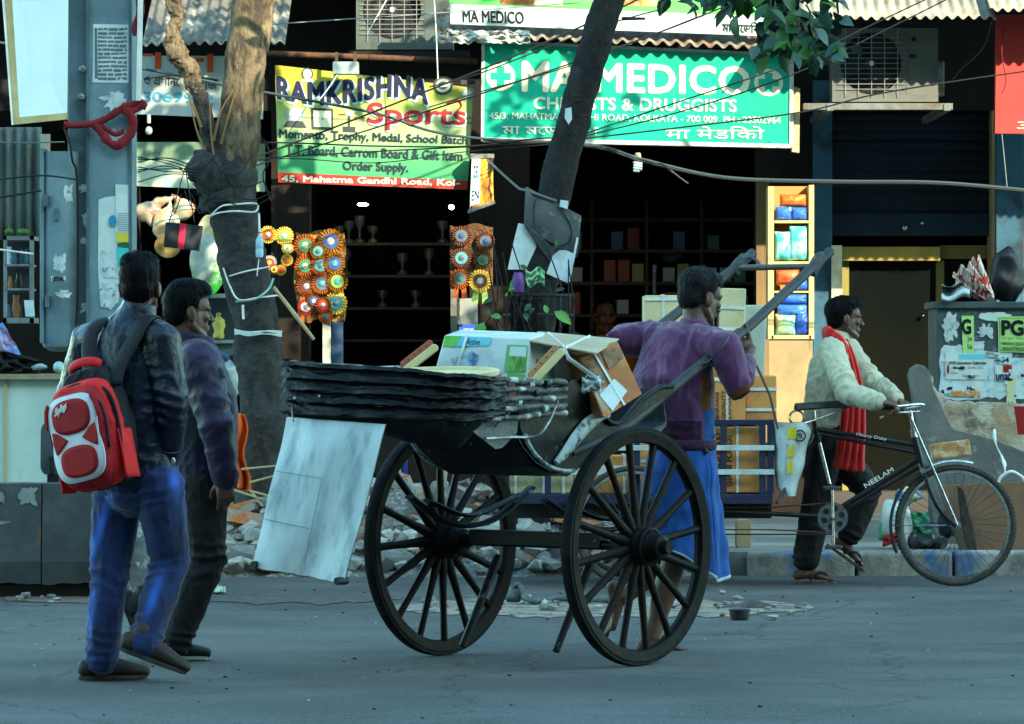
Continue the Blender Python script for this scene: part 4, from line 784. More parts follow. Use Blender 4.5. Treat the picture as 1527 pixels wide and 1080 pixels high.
# ---------------------------------------------------------------- cycle cart
YB = 24.7; YC0, YC1 = 24.6, 25.5
def B(u, v, dy=0): return W(u, v, YB + dy)
cc = thing('cycle_cart', 'black cycle cart with a caged load bed pushed along the kerb', 'cycle cart', V((X(1250, YB), YB, 0)))
M_frame_b = mat('bike_black', (0.006, 0.0065, 0.008), .28, (.016, .017, .02), 9)
M_bt = mat('bike_tyre', (.018, .018, .019), .75, (.05, .045, .035), 9, bump=.3, bscale=60)
def bwheel(c, R=.343, knob=True, front=True):
    M = frame((1, 0, 0), (0, 0, 1), (0, -1, 0), c)
    b = MB(); n = 96; prof = [(R - .030, -.010), (R - .022, -.019), (R - .008, -.019), (R, -.006), (R, .006), (R - .008, .019), (R - .022, .019), (R - .030, .010)]
    b.lathe(prof, n, M, cap=False); w = b.build('wheel', M_bt, cc, smooth=60); ORG[w] = ORG[cc]
    if knob:
        b = MB()
        for k in range(90):
            a = 2 * pi * k / 90
            for s in (-1, 1): b.box(M @ V(((R - .004) * cos(a + s * .015), (R - .004) * sin(a + s * .015), s * .013)), (.012, .010, .010), Matrix.Rotation(-a, 3, 'Y'))
        b.build('tread', M_bt, w)
    b = MB(); b.lathe([(R - .032, -.011), (R - .046, -.013), (R - .050, 0), (R - .046, .013), (R - .032, .011)], 72, M, cap=False); b.build('rim', M_chrome, w, smooth=60)
    b = MB(); b.lathe([(0, -.05), (.008, -.05), (.012, -.032), (.028, -.030), (.028, -.026), (.013, -.024), (.013, .024), (.028, .026), (.028, .030), (.012, .032), (.008, .05), (0, .05)], 20, M); b.build('hub', M_steelgrey, w, smooth=40)
    b = MB()
    for k in range(36):
        a = 2 * pi * k / 36; g = a + (.5 if k % 4 < 2 else -.5); s = 1 if k % 2 else -1
        b.tube([M @ V((.026 * cos(g), .026 * sin(g), s * .028)), M @ V(((R - .046) * cos(a), (R - .046) * sin(a), 0))], .0016, 4, cap=False)
    b.build('spokes', mat('dark_spoke', (.045, .047, .05), .4, metal=.6), w)['kind'] = 'stuff'
    return w
fc = B(1425, 785); fc.z = .344
bwheel(fc)
tb_ = lambda name, pts, r, m=M_frame_b, n=10, sm=60: (lambda b: b.build(name, m, cc, smooth=sm))(MB().tube(pts, r, n))
tb_('top_tube', [B(1217, 640), B(1366, 664)], .0145); tb_('top_tube', [B(1217, 646), B(1369, 676)], .0115)
tb_('down_tube', [B(1246, 762), B(1374, 682)], .0155); tb_('down_tube', [B(1252, 764), B(1378, 692)], .011)
tb_('seat_tube', [B(1214, 628), B(1243, 770)], .0155); tb_('head_tube', [B(1362, 648), B(1377, 706)], .020)
for dy in (-.06, .06): tb_('seat_stay', bez([B(1213, 640), B(1196, 680, dy), B(1166, 738, dy * 2.5), B(1158, 750, dy * 3)], 12), .009)
tb_('chain_stay', [B(1243, 771, -.05), B(1060, 762, -.05)], .013); tb_('chain_stay', [B(1243, 771, .05), B(1060, 762, .05)], .013)
tb_('brake_rod', [B(1240, 797, -.06), B(1050, 797, -.06)], .004)
b = MB(); b.tube([B(1222, 660, -.035), B(1237, 722, -.035)], .011, 10); b.build('air_pump', M_chrome, cc, smooth=60)
b = MB(); b.tube([B(1219, 648, -.035), B(1222, 660, -.035)], .013, 10); b.tube([B(1237, 722, -.035), B(1241, 736, -.035)], .012, 10); b.build('pump_end', M_black, cc, smooth=60)
# fork: crown, blades and the twin chrome stays
for dy in (-.05, .05):
    tb_('fork_blade', bez([B(1378, 704, dy * .6), B(1388, 735, dy), B(1402, 762, dy), B(1425, 785, dy)], 16), .011)
    tb_('fork_stay', [B(1358, 622, dy * .9), B(1422, 770, dy * 1.3), B(1427, 783, dy * 1.3)], .0075, M_chrome)
b = MB(); b.tube([B(1376, 702, -.06), B(1376, 702, .06)], .017, 10); b.tube([B(1372, 690), B(1380, 716)], .019, 10); b.tube([B(1361, 640), B(1363, 652)], .022, 12); b.build('fork_crown', M_chrome, cc, smooth=50)
b = MB(); b.tube([B(1356, 606), B(1362, 645)], .013, 10); b.tube([B(1352, 610), B(1372, 607)], .016, 10); b.build('stem', M_chrome, cc, smooth=50)
b = MB()
for s in (-1, 1): b.tube(bez([B(1372, 608), B(1378, 605, s * .08), B(1370, 603, s * .17), B(1345, 606, s * .23), B(1318, 607, s * .25)], 24), .0105, 10)
b.build('handlebar', M_chrome, cc, smooth=60)
for s in (-1, 1):
    b = MB(); b.tube([B(1334, 607, s * .24), B(1310, 608, s * .25)], .015, 10); b.build('grip', M_black, cc, smooth=60)
    b = MB(); b.tube(bez([B(1372, 613, s * .05), B(1350, 615, s * .2), B(1322, 616, s * .22)], 12), .005, 6); b.build('brake_lever', M_chrome, cc, smooth=60)
b = MB(); b.tube([B(1312, 623, -.2), B(1318, 621, -.2)], .005, 6); b.build('lever_tip', M_white, cc)
# mudguard
def guard(a0, a1, name, m):
    b = MB(); b.grid(lambda s, t: fc + V(((.362 + .014 * sin(pi * t)) * cos(rad_(lerp(a0, a1, s))), lerp(-.028, .028, t), (.362 + .014 * sin(pi * t)) * sin(rad_(lerp(a0, a1, s))))), 40, 6); b.build(name, m, cc, solid=.0025, smooth=180)
guard(75, 112, 'mudguard', M_chrome); guard(112, 205, 'mudguard', mat('guard_dark', (.03, .03, .032), .3))
for dy in (-.034, .034): tb_('guard_stay', [fc + V((.0, dy * 1.6, 0)), fc + V((.365 * cos(rad_(180)), dy, .365 * sin(rad_(180))))], .0025, M_chrome, 5)
# crank set
ch = B(1242, 772, -.06); M = frame((1, 0, 0), (0, 0, 1), (0, -1, 0), ch)
b = MB(); n = 46; R0 = .088
po = [(R0 * (1 if k % 2 else .94) * cos(2 * pi * k / (2 * n)), R0 * (1 if k % 2 else .94) * sin(2 * pi * k / (2 * n))) for k in range(2 * n)]
b.prism(po, .004, M); b.build('chainring', mat('chainring_steel', (.20, .22, .23), .4, (.10, .10, .10), 30, metal=.7), cc)
for k in range(6):
    b = MB(); a = k * pi / 3 + .3; b.prism(circ(.052 * cos(a), .052 * sin(a), .017, .017, 14), .001, M, .0045); b.build('chainring_hole', M_black, cc)
b = MB(); b.lathe([(0, 0), (.016, 0), (.016, .02), (.010, .03), (0, .03)], 16, M); b.build('crank_axle', M_chrome, cc, smooth=40)
b = MB(); b.tube([B(1241, 728, -.085), B(1242, 772, -.085)], .009, 8); b.tube([B(1242, 772, .085), B(1243, 815, .085)], .009, 8); b.build('crank_arm', M_chrome, cc, smooth=50)
for (u, v, dy) in ((1241, 728, -.13), (1243, 816, -.10)):
    b = MB(); c = B(u, v, dy); b.box(c, (.085, .06, .022)); b.tube([c + V((-.05, 0, 0)), c + V((.05, 0, 0))], .012, 8); b.build('pedal', mat('pedal_dark', (.06, .06, .062), .5, metal=.4), cc, bevel=.004)
b = MB(); b.tube([B(1242, 772, -.07), B(1243, 816, -.07)], .008, 8); b.build('crank_arm', M_chrome, cc, smooth=50)
b = MB(); b.tube([B(1242, 750, -.055), B(1150, 757, -.055), B(1060, 757, -.055)], .005, 5); b.tube([B(1242, 795, -.055), B(1150, 790, -.055), B(1060, 790, -.055)], .004, 5); b.build('chain', M_rust, cc)
# saddle with springs and luggage rod
b = MB()
def sad(s, t):
    x = lerp(1186, 1270, s); w = interp([0, .15, .35, .6, 1], [.075, .10, .085, .04, .022], s); a = (t - .5) * pi
    p = B(x, interp([0, .3, 1], [603, 601, 598], s)); return p + V((0, w * sin(a), -.035 * (1 - cos(a)) - .0))
b.grid(sad, 24, 12); b.build('saddle', mat('saddle_leather', (.014, .014, .015), .4, (.03, .028, .026), 12), cc, solid=.012, smooth=180)
for dy in (-.06, .06):
    b = MB(); c = B(1188, 623, dy); b.tube([c + V((.040 * cos(a), .01 * sin(a * .5), .040 * sin(a))) for a in [2 * pi * k / 20 for k in range(20)]], .006, 6, closed=True); b.build('saddle_spring', M_chrome, cc, smooth=60)
    tb_('saddle_rail', [B(1196, 632, dy), B(1213, 627, dy * .5), B(1268, 607, dy * .3)], .005, M_chrome, 6)
tb_('seat_post', [B(1213, 612), B(1216, 640)], .0125, M_chrome)
for s, a, c_, hgt in (('Heavy Duty', (1277, 648.5), (1322, 656.5), .022), ('NEELAM', (1290, 726), (1332, 700.5), .026)):
    A = B(*a, -.0165); C = B(*c_, -.0165); d = (C - A).normalized(); up = V((-d.z, 0, d.x)); L_ = (C - A).length
    text(s, lambda x, y, off: A + d * (x * L_) + up * ((y - .35) * hgt) - V((0, off, 0)), M_white, cc, 'lettering', .02, off=.002)
# bed and cage
M_bed = mat('bed_navy', (0.014, 0.018, 0.055), .55, (.02, .025, .05), 5, c3=(.06, .05, .045), s3=8, lo3=.58, hi3=.7); M_bedk = mat('bed_black', (.014, .014, .016), .6, (.035, .028, .022), 6)
M_slat = mat('cage_white', (.50, .58, .58), .5, (.32, .38, .38), 8, c3=(.10, .08, .06), s3=16, lo3=.64, hi3=.7)
xL, xR = X(752, YC0), X(1152, YC0)
zf = lambda v: Z(v, YC0)
b = MB(); b.bb(xL, xR, YC0, YC1, zf(752), zf(737)); b.build('bed_floor', M_bed, cc, bevel=.004)
b = MB(); b.bb(xL, xR, YC0 + .1, YC0 + .16, zf(774), zf(752)); b.bb(xL, xR, YC1 - .16, YC1 - .1, zf(774), zf(752)); b.build('chassis_beam', M_bedk, cc)
for y in (YC0, YC1 - .03):
    b = MB(); b.bb(xL, xR, y - .004, y + .026, zf(634), zf(626)); b.build('top_rail', M_bed, cc, bevel=.003)
    for u in (755, 817, 950, 1079, 1137, 1149):
        b = MB(); x = X(u, YC0); b.bb(x - .018, x + .018, y - .002, y + .024, zf(737), zf(634)); b.build('cage_post', M_bed, cc, bevel=.003)
    for v in (668, 704):
        b = MB(); b.bb(xL - .01, xR + .01, y - .014, y - .004, zf(v + 4), zf(v - 4)); b.build('cage_slat', M_slat, cc, bevel=.002)
for x in (xL, xR):
    for v in (630, 668, 704):
        b = MB(); b.bb(x - .012, x + .012, YC0 + .026, YC1 - .03, zf(v + 4), zf(v - 4)); b.build('end_rail', M_bed, cc)
b = MB(); b.tube([(X(944, YC0), YC0 - .02, .344), (X(944, YC0), YC1 + .02, .344)], .016, 10); b.bb(X(925, YC0), X(963, YC0), YC0 + .1, YC0 + .16, .33, zf(774)); b.build('rear_axle', M_bedk, cc)
bwheel(V((X(944, YC0), YC0 + .0 - .05, .344)), knob=False); bwheel(V((X(944, YC0), YC1 + .06, .344)), knob=False)
# load
M_card = mat('tan_card', (.62, .28, .085), .7, (.52, .23, .07), 4, c3=(.44, .21, .075), s3=7); M_palew = mat('pale_wrap', (.60, .53, .31), .75, (.50, .44, .26), 6, bump=.2); M_wsack = mat('sack_wrap', (.44, .50, .44), .7, (.36, .42, .38), 5, bump=.3)
M_gwrap = mat('grey_wrap', (.48, .44, .24), .6, (.30, .28, .17), 9, bump=.3)
def carton(label, u0, v0, u1, v1, Y, d, m, straps=((), ()), rot=0.0, words=None, ink=None):
    a = W(u0, v1, Y); c = W(u1, v0, Y); ctr = V(((a.x + c.x) / 2, Y + d / 2, (a.z + c.z) / 2)); hx, hz = (c.x - a.x) / 2, (c.z - a.z) / 2
    t = thing('carton', label, 'carton', (ctr.x, ctr.y, a.z)); Rm = Matrix.Rotation(rot, 3, 'Y')
    b = MB(); b.box(ctr, (hx * 2, d, hz * 2), Rm); displace(b, .006, 7); b.build('box', m, t, bevel=.007, segs=3)
    qq = lambda s, t_, off=0.0: ctr + Rm @ V((lerp(-hx, hx, s), -d / 2 - off, lerp(hz, -hz, t_)))
    for s in straps[0]:
        b = MB(); w_ = .008; b.add([qq(s, 0, .004) + V((x, 0, 0)) for x in (-w_, w_)] + [qq(s, 1, .004) + V((x, 0, 0)) for x in (-w_, w_)] + [qq(s, 0, -d) + V((x, 0, .004)) for x in (-w_, w_)] + [qq(s, 0, .004) + V((x, 0, .004)) for x in (-w_, w_)], [(0, 1, 3, 2), (6, 7, 5, 4), (6, 7, 1, 0)]); b.build('strap', M_strap, t, solid=.002)
    for v in straps[1]:
        b = MB(); b.add([qq(0, v, .006) + V((0, 0, x)) for x in (-.009, .009)] + [qq(1, v, .006) + V((0, 0, x)) for x in (-.009, .009)], [(0, 1, 3, 2)]); b.build('strap', M_strap, t, solid=.002)
    for wd in (words or ()):
        s, (a0, b0, a1, b1), vert = wd; mp = (lambda x, y, off: qq(lerp(a0, a1, y), lerp(b1, b0, x), off)) if vert else (lambda x, y, off: qq(lerp(a0, a1, x), lerp(b1, b0, y), off))
        if vert: mp = lambda x, y, off: qq(lerp(a1, a0, y), lerp(b1, b0, x), off)
        text(s, mp, ink or M_ink, t, 'lettering', .01, off=.003)
    return t
INKB = mat('brown_ink', (.035, .02, .012), .7)
carton('tan printed carton inside the cage at the front of the cart bed', 1060, 637, 1136, 735, 24.66, .38, M_card, ((.06, .52, .97), ()), words=[('MADHUBAN', (.10, .1, .26, .9), True), ('GIANI FOODS', (.30, .12, .42, .9), True)], ink=INKB)
carton('tan printed carton on top of the cage below the wrapped packs', 1058, 562, 1112, 628, 24.66, .40, M_card, ((.5,), (.06,)), words=[('BHAVANI', (.16, .35, .27, .95), True), ('QUALITY', (.33, .3, .44, .95), True), ('EXPORT', (.5, .35, .6, .95), True)], ink=INKB)
carton('brownish wrapped carton at the right end of the cage top', 1112, 560, 1158, 628, 24.70, .36, M_card, ((), (.3, .75)))
carton('tall pale cream pack strapped upright behind the puller', 1072, 430, 1110, 562, 24.72, .34, M_palew, ((), (.22, .46, .95)), rot=.03)
carton('greenish white sack bundle standing at the right end of the cart load', 1106, 455, 1142, 562, 24.80, .30, M_wsack, rot=.05)
carton('flat topped pale pack with one white strap left of the puller', 961, 440, 1062, 500, 24.72, .42, M_palew, ((.28,), (.1,)))
carton('broad tan carton behind the puller in the cart load', 958, 500, 1070, 628, 24.76, .40, M_card)
carton('tan carton in the middle of the cage', 952, 640, 1058, 735, 24.66, .40, M_card, ((.3, .7), (.5,)))
carton('yellowish wrapped carton at the back of the cage near the left', 757, 692, 855, 736, 24.66, .40, M_gwrap, ((.12, .55, .85), (.2,)))
carton('yellowish wrapped carton behind the near rickshaw wheel', 856, 680, 950, 736, 24.66, .40, M_card, ((.3, .8), (.3,)))
b = MB(); b.tube([W(1128, 545, 24.6), W(1148, 590, 24.58), W(1160, 640, 24.56)], .007, 6); tag(b.build('binding_rope', mat('dark_rope', (.06, .055, .04), .8)), 'dark rope slanting down over the right end of the cart load', 'rope')
# poly sack strapped in front of the cage
sk = thing('poly_sack', 'white poly sack with yellow print hanging at the front of the cart cage', 'sack', W(1178, 742, 24.6))
b = MB()
def sack(s, t):
    v = lerp(628, 742, t); l = interp([628, 650, 700, 730, 742], [1152, 1154, 1156, 1160, 1166], v); r_ = interp([628, 640, 670, 700, 725, 742], [1200, 1211, 1204, 1196, 1190, 1184], v); a = s * 2 * pi
    c = (l + r_) / 2; hw = (r_ - l) / 2; p = W(c + hw * cos(a), v, 24.66); return p + V((0, -.11 * sin(a), 0)) + nnv(p * 9) * .018
b.grid(sack, 36, 24); b.build('body', mat('poly_white', (.40, .46, .47), .45, (.28, .34, .35), 6, bump=.35), sk, smooth=180)
for k, (v0, v1) in enumerate(((638, 655), (662, 682), (688, 706))):
    b = MB(); b.grid(lambda s, t: W(lerp(1174, 1188 - k * 3, s), lerp(v0, v1, t), 24.54) + V((0, .006 * sin(s * 3), 0)), 4, 4); b.build('printed_block', mat('poly_yellow', (.50, .45, .04), .5, (.42, .36, .03), 7), sk, solid=.004)
b = MB(); c = W(1193, 650, 24.545); b.lathe([(.026, 0), (.034, 0), (.034, .002), (.026, .002)], 24, FACE(c), cap=False); b.build('printed_ring', M_ink, sk)
qq = quad(W(1187, 643, 24.54), W(1199, 643, 24.54), W(1199, 657, 24.54), W(1187, 657, 24.54)); text('MK', rect(qq, .1, .2, .9, .8), M_ink, sk, 'lettering', .02)
# ---------------------------------------------------------------- trees
M_bark1 = mat('bark_tan', (0.15, 0.115, 0.07), .9, (0.055, 0.042, 0.03), 13, .44, .58, c3=(0.23, 0.18, 0.10), s3=6, lo3=.54, hi3=.62, bump=1.6, bscale=30, stretch=(1, 1, .4))
M_bark_low = mat('bark_shaded_wet', (0.022, 0.023, 0.024), .9, (0.045, 0.046, 0.046), 12, c3=(0.10, 0.10, 0.10), s3=26, lo3=.62, hi3=.74, bump=1.0, bscale=26)  # lower bark coloured dark for shade as well as wet
M_bark2 = mat('bark_dark', (0.024, 0.024, 0.025), .9, (0.014, 0.014, 0.015), 8, c3=(0.05, 0.05, 0.048), s3=14, lo3=.58, hi3=.75, bump=1.0, bscale=26)
def trunk(parent, name, pts, rads, m, amp=.018, fq=5, n=36, per=14, flat=1.0):
    P = bez(pts, per * (len(pts) - 1)); R = [interp(list(range(len(rads))), rads, k * (len(rads) - 1) / (len(P) - 1)) for k in range(len(P))]
    b = MB(); b.tube(P, [(r, r * flat) for r in R], n)
    for p in b.v: p += nnv(p * fq) * amp + nnv(p * fq * 3.3) * amp * .45 + nnv(V((p.x, p.y, p.z * .5)) * fq * 9) * amp * .28
    return b.build(name, m, parent, smooth=180)
Y1 = 28.0
t1 = thing('roadside_tree', 'stout pale barked tree with a forked burr behind the dark jacketed walkers', 'tree', W(392, 800, Y1))
trunk(t1, 'trunk', [W(394, 800, Y1), W(393, 700, Y1), W(392, 600, Y1), W(384, 500, Y1), W(371, 430, Y1), W(356, 365, Y1), W(346, 300, Y1), W(344, 262, Y1), W(349, 228, Y1), W(352, 205, Y1)], [.20, .165, .15, .15, .155, .150, .156, .172, .150, .09], M_bark_low, .024, 6)
trunk(t1, 'bark_limb', [W(346, 275, Y1), W(350, 235, Y1), W(358, 170, Y1), W(364, 110, Y1), W(372, 50, Y1), W(381, -10, Y1), W(392, -90, Y1 - .1), W(408, -220, Y1 - .3)], [.12, .150, .138, .128, .135, .14, .13, .10], M_bark1)
trunk(t1, 'burr', [W(330, 300, Y1 - .03), W(318, 268, Y1 - .06), W(300, 246, Y1 - .08), W(283, 238, Y1 - .08)], [.15, .13, .10, .05], M_bark_low, .04, 7)
trunk(t1, 'limb', [W(326, 275, Y1 - .05), W(318, 225, Y1 - .05), W(305, 170, Y1 - .06), W(290, 125, Y1 - .08)], [.10, .06, .052, .05], M_bark_low, .022, 9)
trunk(t1, 'limb', [W(296, 140, Y1 - .07), W(284, 108, Y1 - .08), W(272, 90, Y1 - .08), W(262, 72, Y1 - .08), W(258, 52, Y1 - .08), W(262, 25, Y1 - .08), W(258, -15, Y1 - .08), W(254, -70, Y1 - .1)], [.045, .062, .05, .068, .045, .040, .042, .045], M_bark1, .03, 11)
for (a, c, d) in (((318, 210), (330, 165), (349, 132)), ((300, 190), (285, 150), (270, 128)), ((322, 260), (315, 200), (312, 140)), ((330, 215), (344, 160), (352, 135)), ((310, 235), (292, 190), (281, 132))):
    b = MB(); b.tube(bez([W(*a, Y1 - .12), W(*c, Y1 - .14), W(*d, Y1 - .15)], 8), [.011, .009, .008, .007, .006, .005, .004, .004, .003], 6); b.build('sprout', mat('sprout_tan', (.20, .12, .055), .8), t1)
rr = random.Random(3)
for k in range(16):
    a = rr.uniform(0, 6.28); u = rr.uniform(270, 345); v = rr.uniform(232, 300)
    b = MB(); p = W(u, v, Y1 - .2); q_ = p + V((rr.uniform(-.25, .35), -.05, rr.uniform(-.25, .2))); b.tube(bez([p, (p + q_) / 2 + V((0, 0, -.06)), q_], 8), .0035, 4); b.build('twig', M_bark2, t1)
Y2 = 26.6
t2 = thing('roadside_tree', 'slim dark leaning tree with plates tied to it before the chemist', 'tree', W(800, 745, Y2))
trunk(t2, 'trunk', [W(806, 830, Y2), W(800, 700, Y2), W(797, 600, Y2), W(800, 500, Y2), W(808, 400, Y2), W(822, 310, Y2), W(843, 225, Y2), W(866, 140, Y2), W(889, 60, Y2), W(910, -5, Y2), W(925, -90, Y2), W(950, -240, Y2), W(985, -420, Y2)], [.16, .13, .115, .11, .108, .10, .10, .098, .095, .092, .088, .07, .05], M_bark2, .014, 6)
for pts, rr_ in (([W(925, -80, Y2), W(1000, -130, Y2 - .2), W(1080, -110, Y2 - .4), W(1140, -60, Y2 - .5), W(1180, -10, Y2 - .55)], [.05, .035, .026, .02, .012]), ([W(918, -30, Y2), W(850, -120, Y2 - .3), W(770, -210, Y2 - .5), W(650, -300, Y2 - .6)], [.06, .05, .04, .02]), ([W(935, -150, Y2), W(1060, -280, Y2 - .4), W(1200, -330, Y2 - .6), W(1350, -330, Y2 - .7)], [.06, .045, .035, .02]), ([W(1080, -110, Y2 - .4), W(1180, -110, Y2 - .6), W(1240, -30, Y2 - .6), W(1250, 20, Y2 - .6)], [.022, .016, .012, .007])):
    trunk(t2, 'branch', pts, rr_, M_bark2, .008, 8, 10)
b = MB(); b.tube([W(928, 28, Y2 - .08), W(962, 28, Y2 - .14)], [.012, .007], 6); b.build('twig', M_bark2, t2)
b = MB(); b.tube([W(855, 152, Y2 - .08), W(868, 148, Y2 - .14)], [.012, .004], 6); b.build('twig', M_bark2, t2)
# leaves: each leaf a folded blade with a drooping tip
def leafmat(name, c, c2):
    m = mat(name, c, .38, c2, 3, .35, .65); b = m.node_tree.nodes['Principled BSDF']; b.inputs['Transmission Weight'].default_value = 0.0
    b.inputs['Subsurface Weight'].default_value = 0.0; return m
M_leaf = [leafmat('leaf_deep', (0.020, 0.075, 0.028), (0.012, 0.045, 0.022)), leafmat('leaf_mid', (0.045, 0.14, 0.025), (0.03, 0.10, 0.02)), leafmat('leaf_bluish', (0.03, 0.075, 0.065), (0.02, 0.06, 0.045))]
def leaf(b, p, d, up, L_, w, droop=.25):
    d = d.normalized(); s = d.cross(up); s = s.normalized() if s.length > 1e-4 else d.orthogonal().normalized(); n = s.cross(d)
    prof = [(0, .0), (.10, .25), (.28, .82), (.48, 1.0), (.68, .82), (.86, .42), (1.0, .0)]; vs = []; fs = []
    for t, k in prof:
        c = p + d * (L_ * t) - n * (L_ * droop * t * t)
        vs += [c - s * (w * k) + n * (w * k * .35), c, c + s * (w * k) + n * (w * k * .35)]
    for i in range(len(prof) - 1):
        for j in (0, 1): a = i * 3 + j; fs.append((a, a + 1, a + 4, a + 3))
    b.add(vs, fs)
rl = random.Random(21)
def cluster(b, c, rad, n, Lr=(.13, .23), vis=False):
    for k in range(n):
        b.cur = rl.choice((0, 0, 1, 2)) if not vis else rl.choice((0, 1, 2, 2, 0))
        d = V((rl.gauss(0, 1), rl.gauss(0, .8), rl.gauss(-.55, .6))); o = V((rl.gauss(0, rad.x), rl.gauss(0, rad.y), rl.gauss(0, rad.z)))
        leaf(b, c + o, d, V((rl.uniform(-.5, .5), -.7 + rl.uniform(-.6, .6), 1)), rl.uniform(*Lr), rl.uniform(.032, .052), rl.uniform(.05, .5))
b = MB()
for (u, v, su, sv, n) in ((1040, -8, 20, 9, 8), (1075, 0, 16, 11, 8), (1120, -6, 25, 12, 14), (1155, 22, 20, 20, 20), (1190, 18, 22, 20, 22), (1172, 58, 18, 14, 16), (1212, 52, 18, 16, 18), (1240, 44, 10, 18, 9), (1218, 80, 12, 6, 7), (1140, 78, 8, 5, 4), (1252, 68, 8, 6, 4), (1150, -28, 60, 16, 30), (1095, -28, 50, 12, 18)):
    Yc = Y2 - .55; cluster(b, W(u, v, Yc), V((su * Yc / F, .16, sv * Yc / F)), int(n * 1.4), (.08, .165), True)
b.build('foliage', M_leaf, t2, fix=False, smooth=180)
b = MB()
for k in range(58):     # upper crown, above the picture, that dapples the signs
    u = rl.uniform(560, 1560); v = rl.uniform(-620, -140); Yc = Y2 + rl.uniform(-1.0, 1.6)
    cluster(b, W(u, v, Yc), V((.16, .16, .12)), 10, (.12, .22))
for k in range(10): cluster(b, W(rl.uniform(690, 1000), rl.uniform(-200, -110), Y2 - .3), V((.15, .15, .1)), 8)
b.build('crown', M_leaf, t2, fix=False, smooth=180)
b = MB()
for k in range(46):
    u = rl.uniform(200, 860); v = rl.uniform(-560, -190); Yc = Y1 + rl.uniform(-1.0, 1.2); cluster(b, W(u, v, Yc), V((.18, .18, .13)), 10, (.12, .22))
b.build('crown', M_leaf, t1, fix=False, smooth=180)
trunk(t1, 'limb', [W(408, -215, Y1 - .3), W(460, -330, Y1 - .4), W(560, -420, Y1 - .5)], [.09, .06, .02], M_bark1); trunk(t1, 'limb', [W(405, -210, Y1 - .3), W(350, -330, Y1 - .3), W(280, -430, Y1 - .5)], [.09, .06, .02], M_bark1)
# ---------------------------------------------------------------- things tied to the trees
def winding(label, pts, r=.006, m=M_strap, cat='string'):
    b = MB(); b.tube(bez(pts, 6 * (len(pts) - 1)), r, 6); tag(b.build('string', m, smooth=60), label, cat)
winding('double white string round the left tree below the burr', [W(314, 322, Y1 - .13), W(330, 308, Y1 - .2), W(350, 305, Y1 - .2), W(382, 304, Y1 - .12), W(380, 316, Y1 - .14), W(350, 315, Y1 - .21), W(325, 318, Y1 - .18), W(314, 323, Y1 - .12)])
winding('white cord slanting across the left tree trunk at head height', [W(342, 412, Y1 - .13), W(370, 404, Y1 - .2), W(402, 398, Y1 - .12)], .005)
winding('pale green cord looped from the left tree towards the stick', [W(352, 450, Y1 - .17), W(380, 446, Y1 - .21), W(400, 432, Y1 - .2), W(408, 415, Y1 - .2)], .007, mat('green_cord', (.30, .52, .46), .6))
winding('thin white cord down the left edge of the left tree trunk', [W(333, 400, Y1 - .12), W(342, 425, Y1 - .16), W(356, 447, Y1 - .19), W(385, 444, Y1 - .2), W(418, 440, Y1 - .12)], .006)
winding('short white cord end hanging on the left tree trunk', [W(362, 455, Y1 - .19), W(363, 476, Y1 - .2)], .008)
b = MB()
for k in range(9): b.tube(bez([W(350, 495 + (k * 7) % 9 - 4, Y1 - .13), W(370, 501 - (k * 5) % 7, Y1 - .195), W(395, 494 + (k * 4) % 8, Y1 - .195), W(420, 494 + (k * 5) % 9, Y1 - .11)], 18), .0035, 5)
tag(b.build('plastic_wrap', mat('white_film', (.55, .60, .60), .35), smooth=60), 'band of white plastic film wrapped round the left tree trunk', 'plastic wrap')
bt = thing('plastic_bottle', 'small clear blue plastic bottle tied to the left tree trunk', 'bottle', W(387, 384, Y1 - .2))
b = MB(); b.lathe([(0, 0), (.022, 0), (.025, .01), (.025, .05), (.022, .055), (.025, .06), (.025, .11), (.010, .14), (.010, .155), (0, .155)], 16, frame((1, 0, 0), (0, 1, 0), (0, 0, 1), W(387, 384, Y1 - .2))); b.build('body', mat('blue_bottle', (.30, .48, .58), .15), bt, smooth=40)
b = MB(); b.tube([W(387, 346, Y1 - .2), W(386, 318, Y1 - .18)], .007, 6); b.tube([W(386, 386, Y1 - .2), W(383, 412, Y1 - .2)], .004, 5); b.build('string', M_strap, bt)
b = MB(); b.tube([W(408, 428, Y1 - .25), W(440, 470, Y1 - .28), W(468, 506, Y1 - .3)], [.012, .014, .010], 8); displace(b, .004, 20); tag(b.build('wooden_stick', mat('bleached_stick', (.42, .33, .19), .8, (.3, .22, .12), 9), smooth=60), 'bleached wooden stick poking out from the left tree trunk', 'stick')
# plates on the second tree
q = quad(W(784, 278, Y2 - .16), W(867, 322, Y2 - .12), W(862, 377, Y2 - .12), W(781, 332, Y2 - .16))
gp = thing('grey_tray', 'grey weathered metal tray tied slantwise to the dark leaning tree', 'tray', q(.5, 1))
b = MB()
for off in (0, -.012): b.grid(lambda s, t: q(s, t * (1 + .35 * s * (1 - s) * 3 * .5), off - .05 * (t - .5) ** 2), 14, 10)
M_gt = mat('grey_tray_paint', (.085, .105, .115), .5, (.05, .06, .065), 6, c3=(.20, .24, .25), s3=9, lo3=.58, hi3=.75, metal=.2, bump=.15)
b.build('sheet', M_gt, gp, smooth=60)
b = MB(); b.add([q(0, 1.0, .002), q(.5, 1.22, .004), q(1, 1.0, .002), q(1, 1.12, -.04), q(.5, 1.62, -.03), q(.05, 1.15, -.04)], [(0, 1, 4, 5), (1, 2, 3, 4)]); b.build('lip', M_gt, gp, solid=.006)
b = MB(); b.tube([q(.5 + .36 * cos(a), .62 + .5 * sin(a), .006) for a in [rad_(d) for d in range(-70, 100, 10)]], .004, 5); b.tube([q(.22 + .05 * cos(a), .55 + .4 * sin(a), .006) for a in [rad_(d) for d in range(100, 260, 12)]], .003, 5); b.build('scratch_ring', M_black, gp)
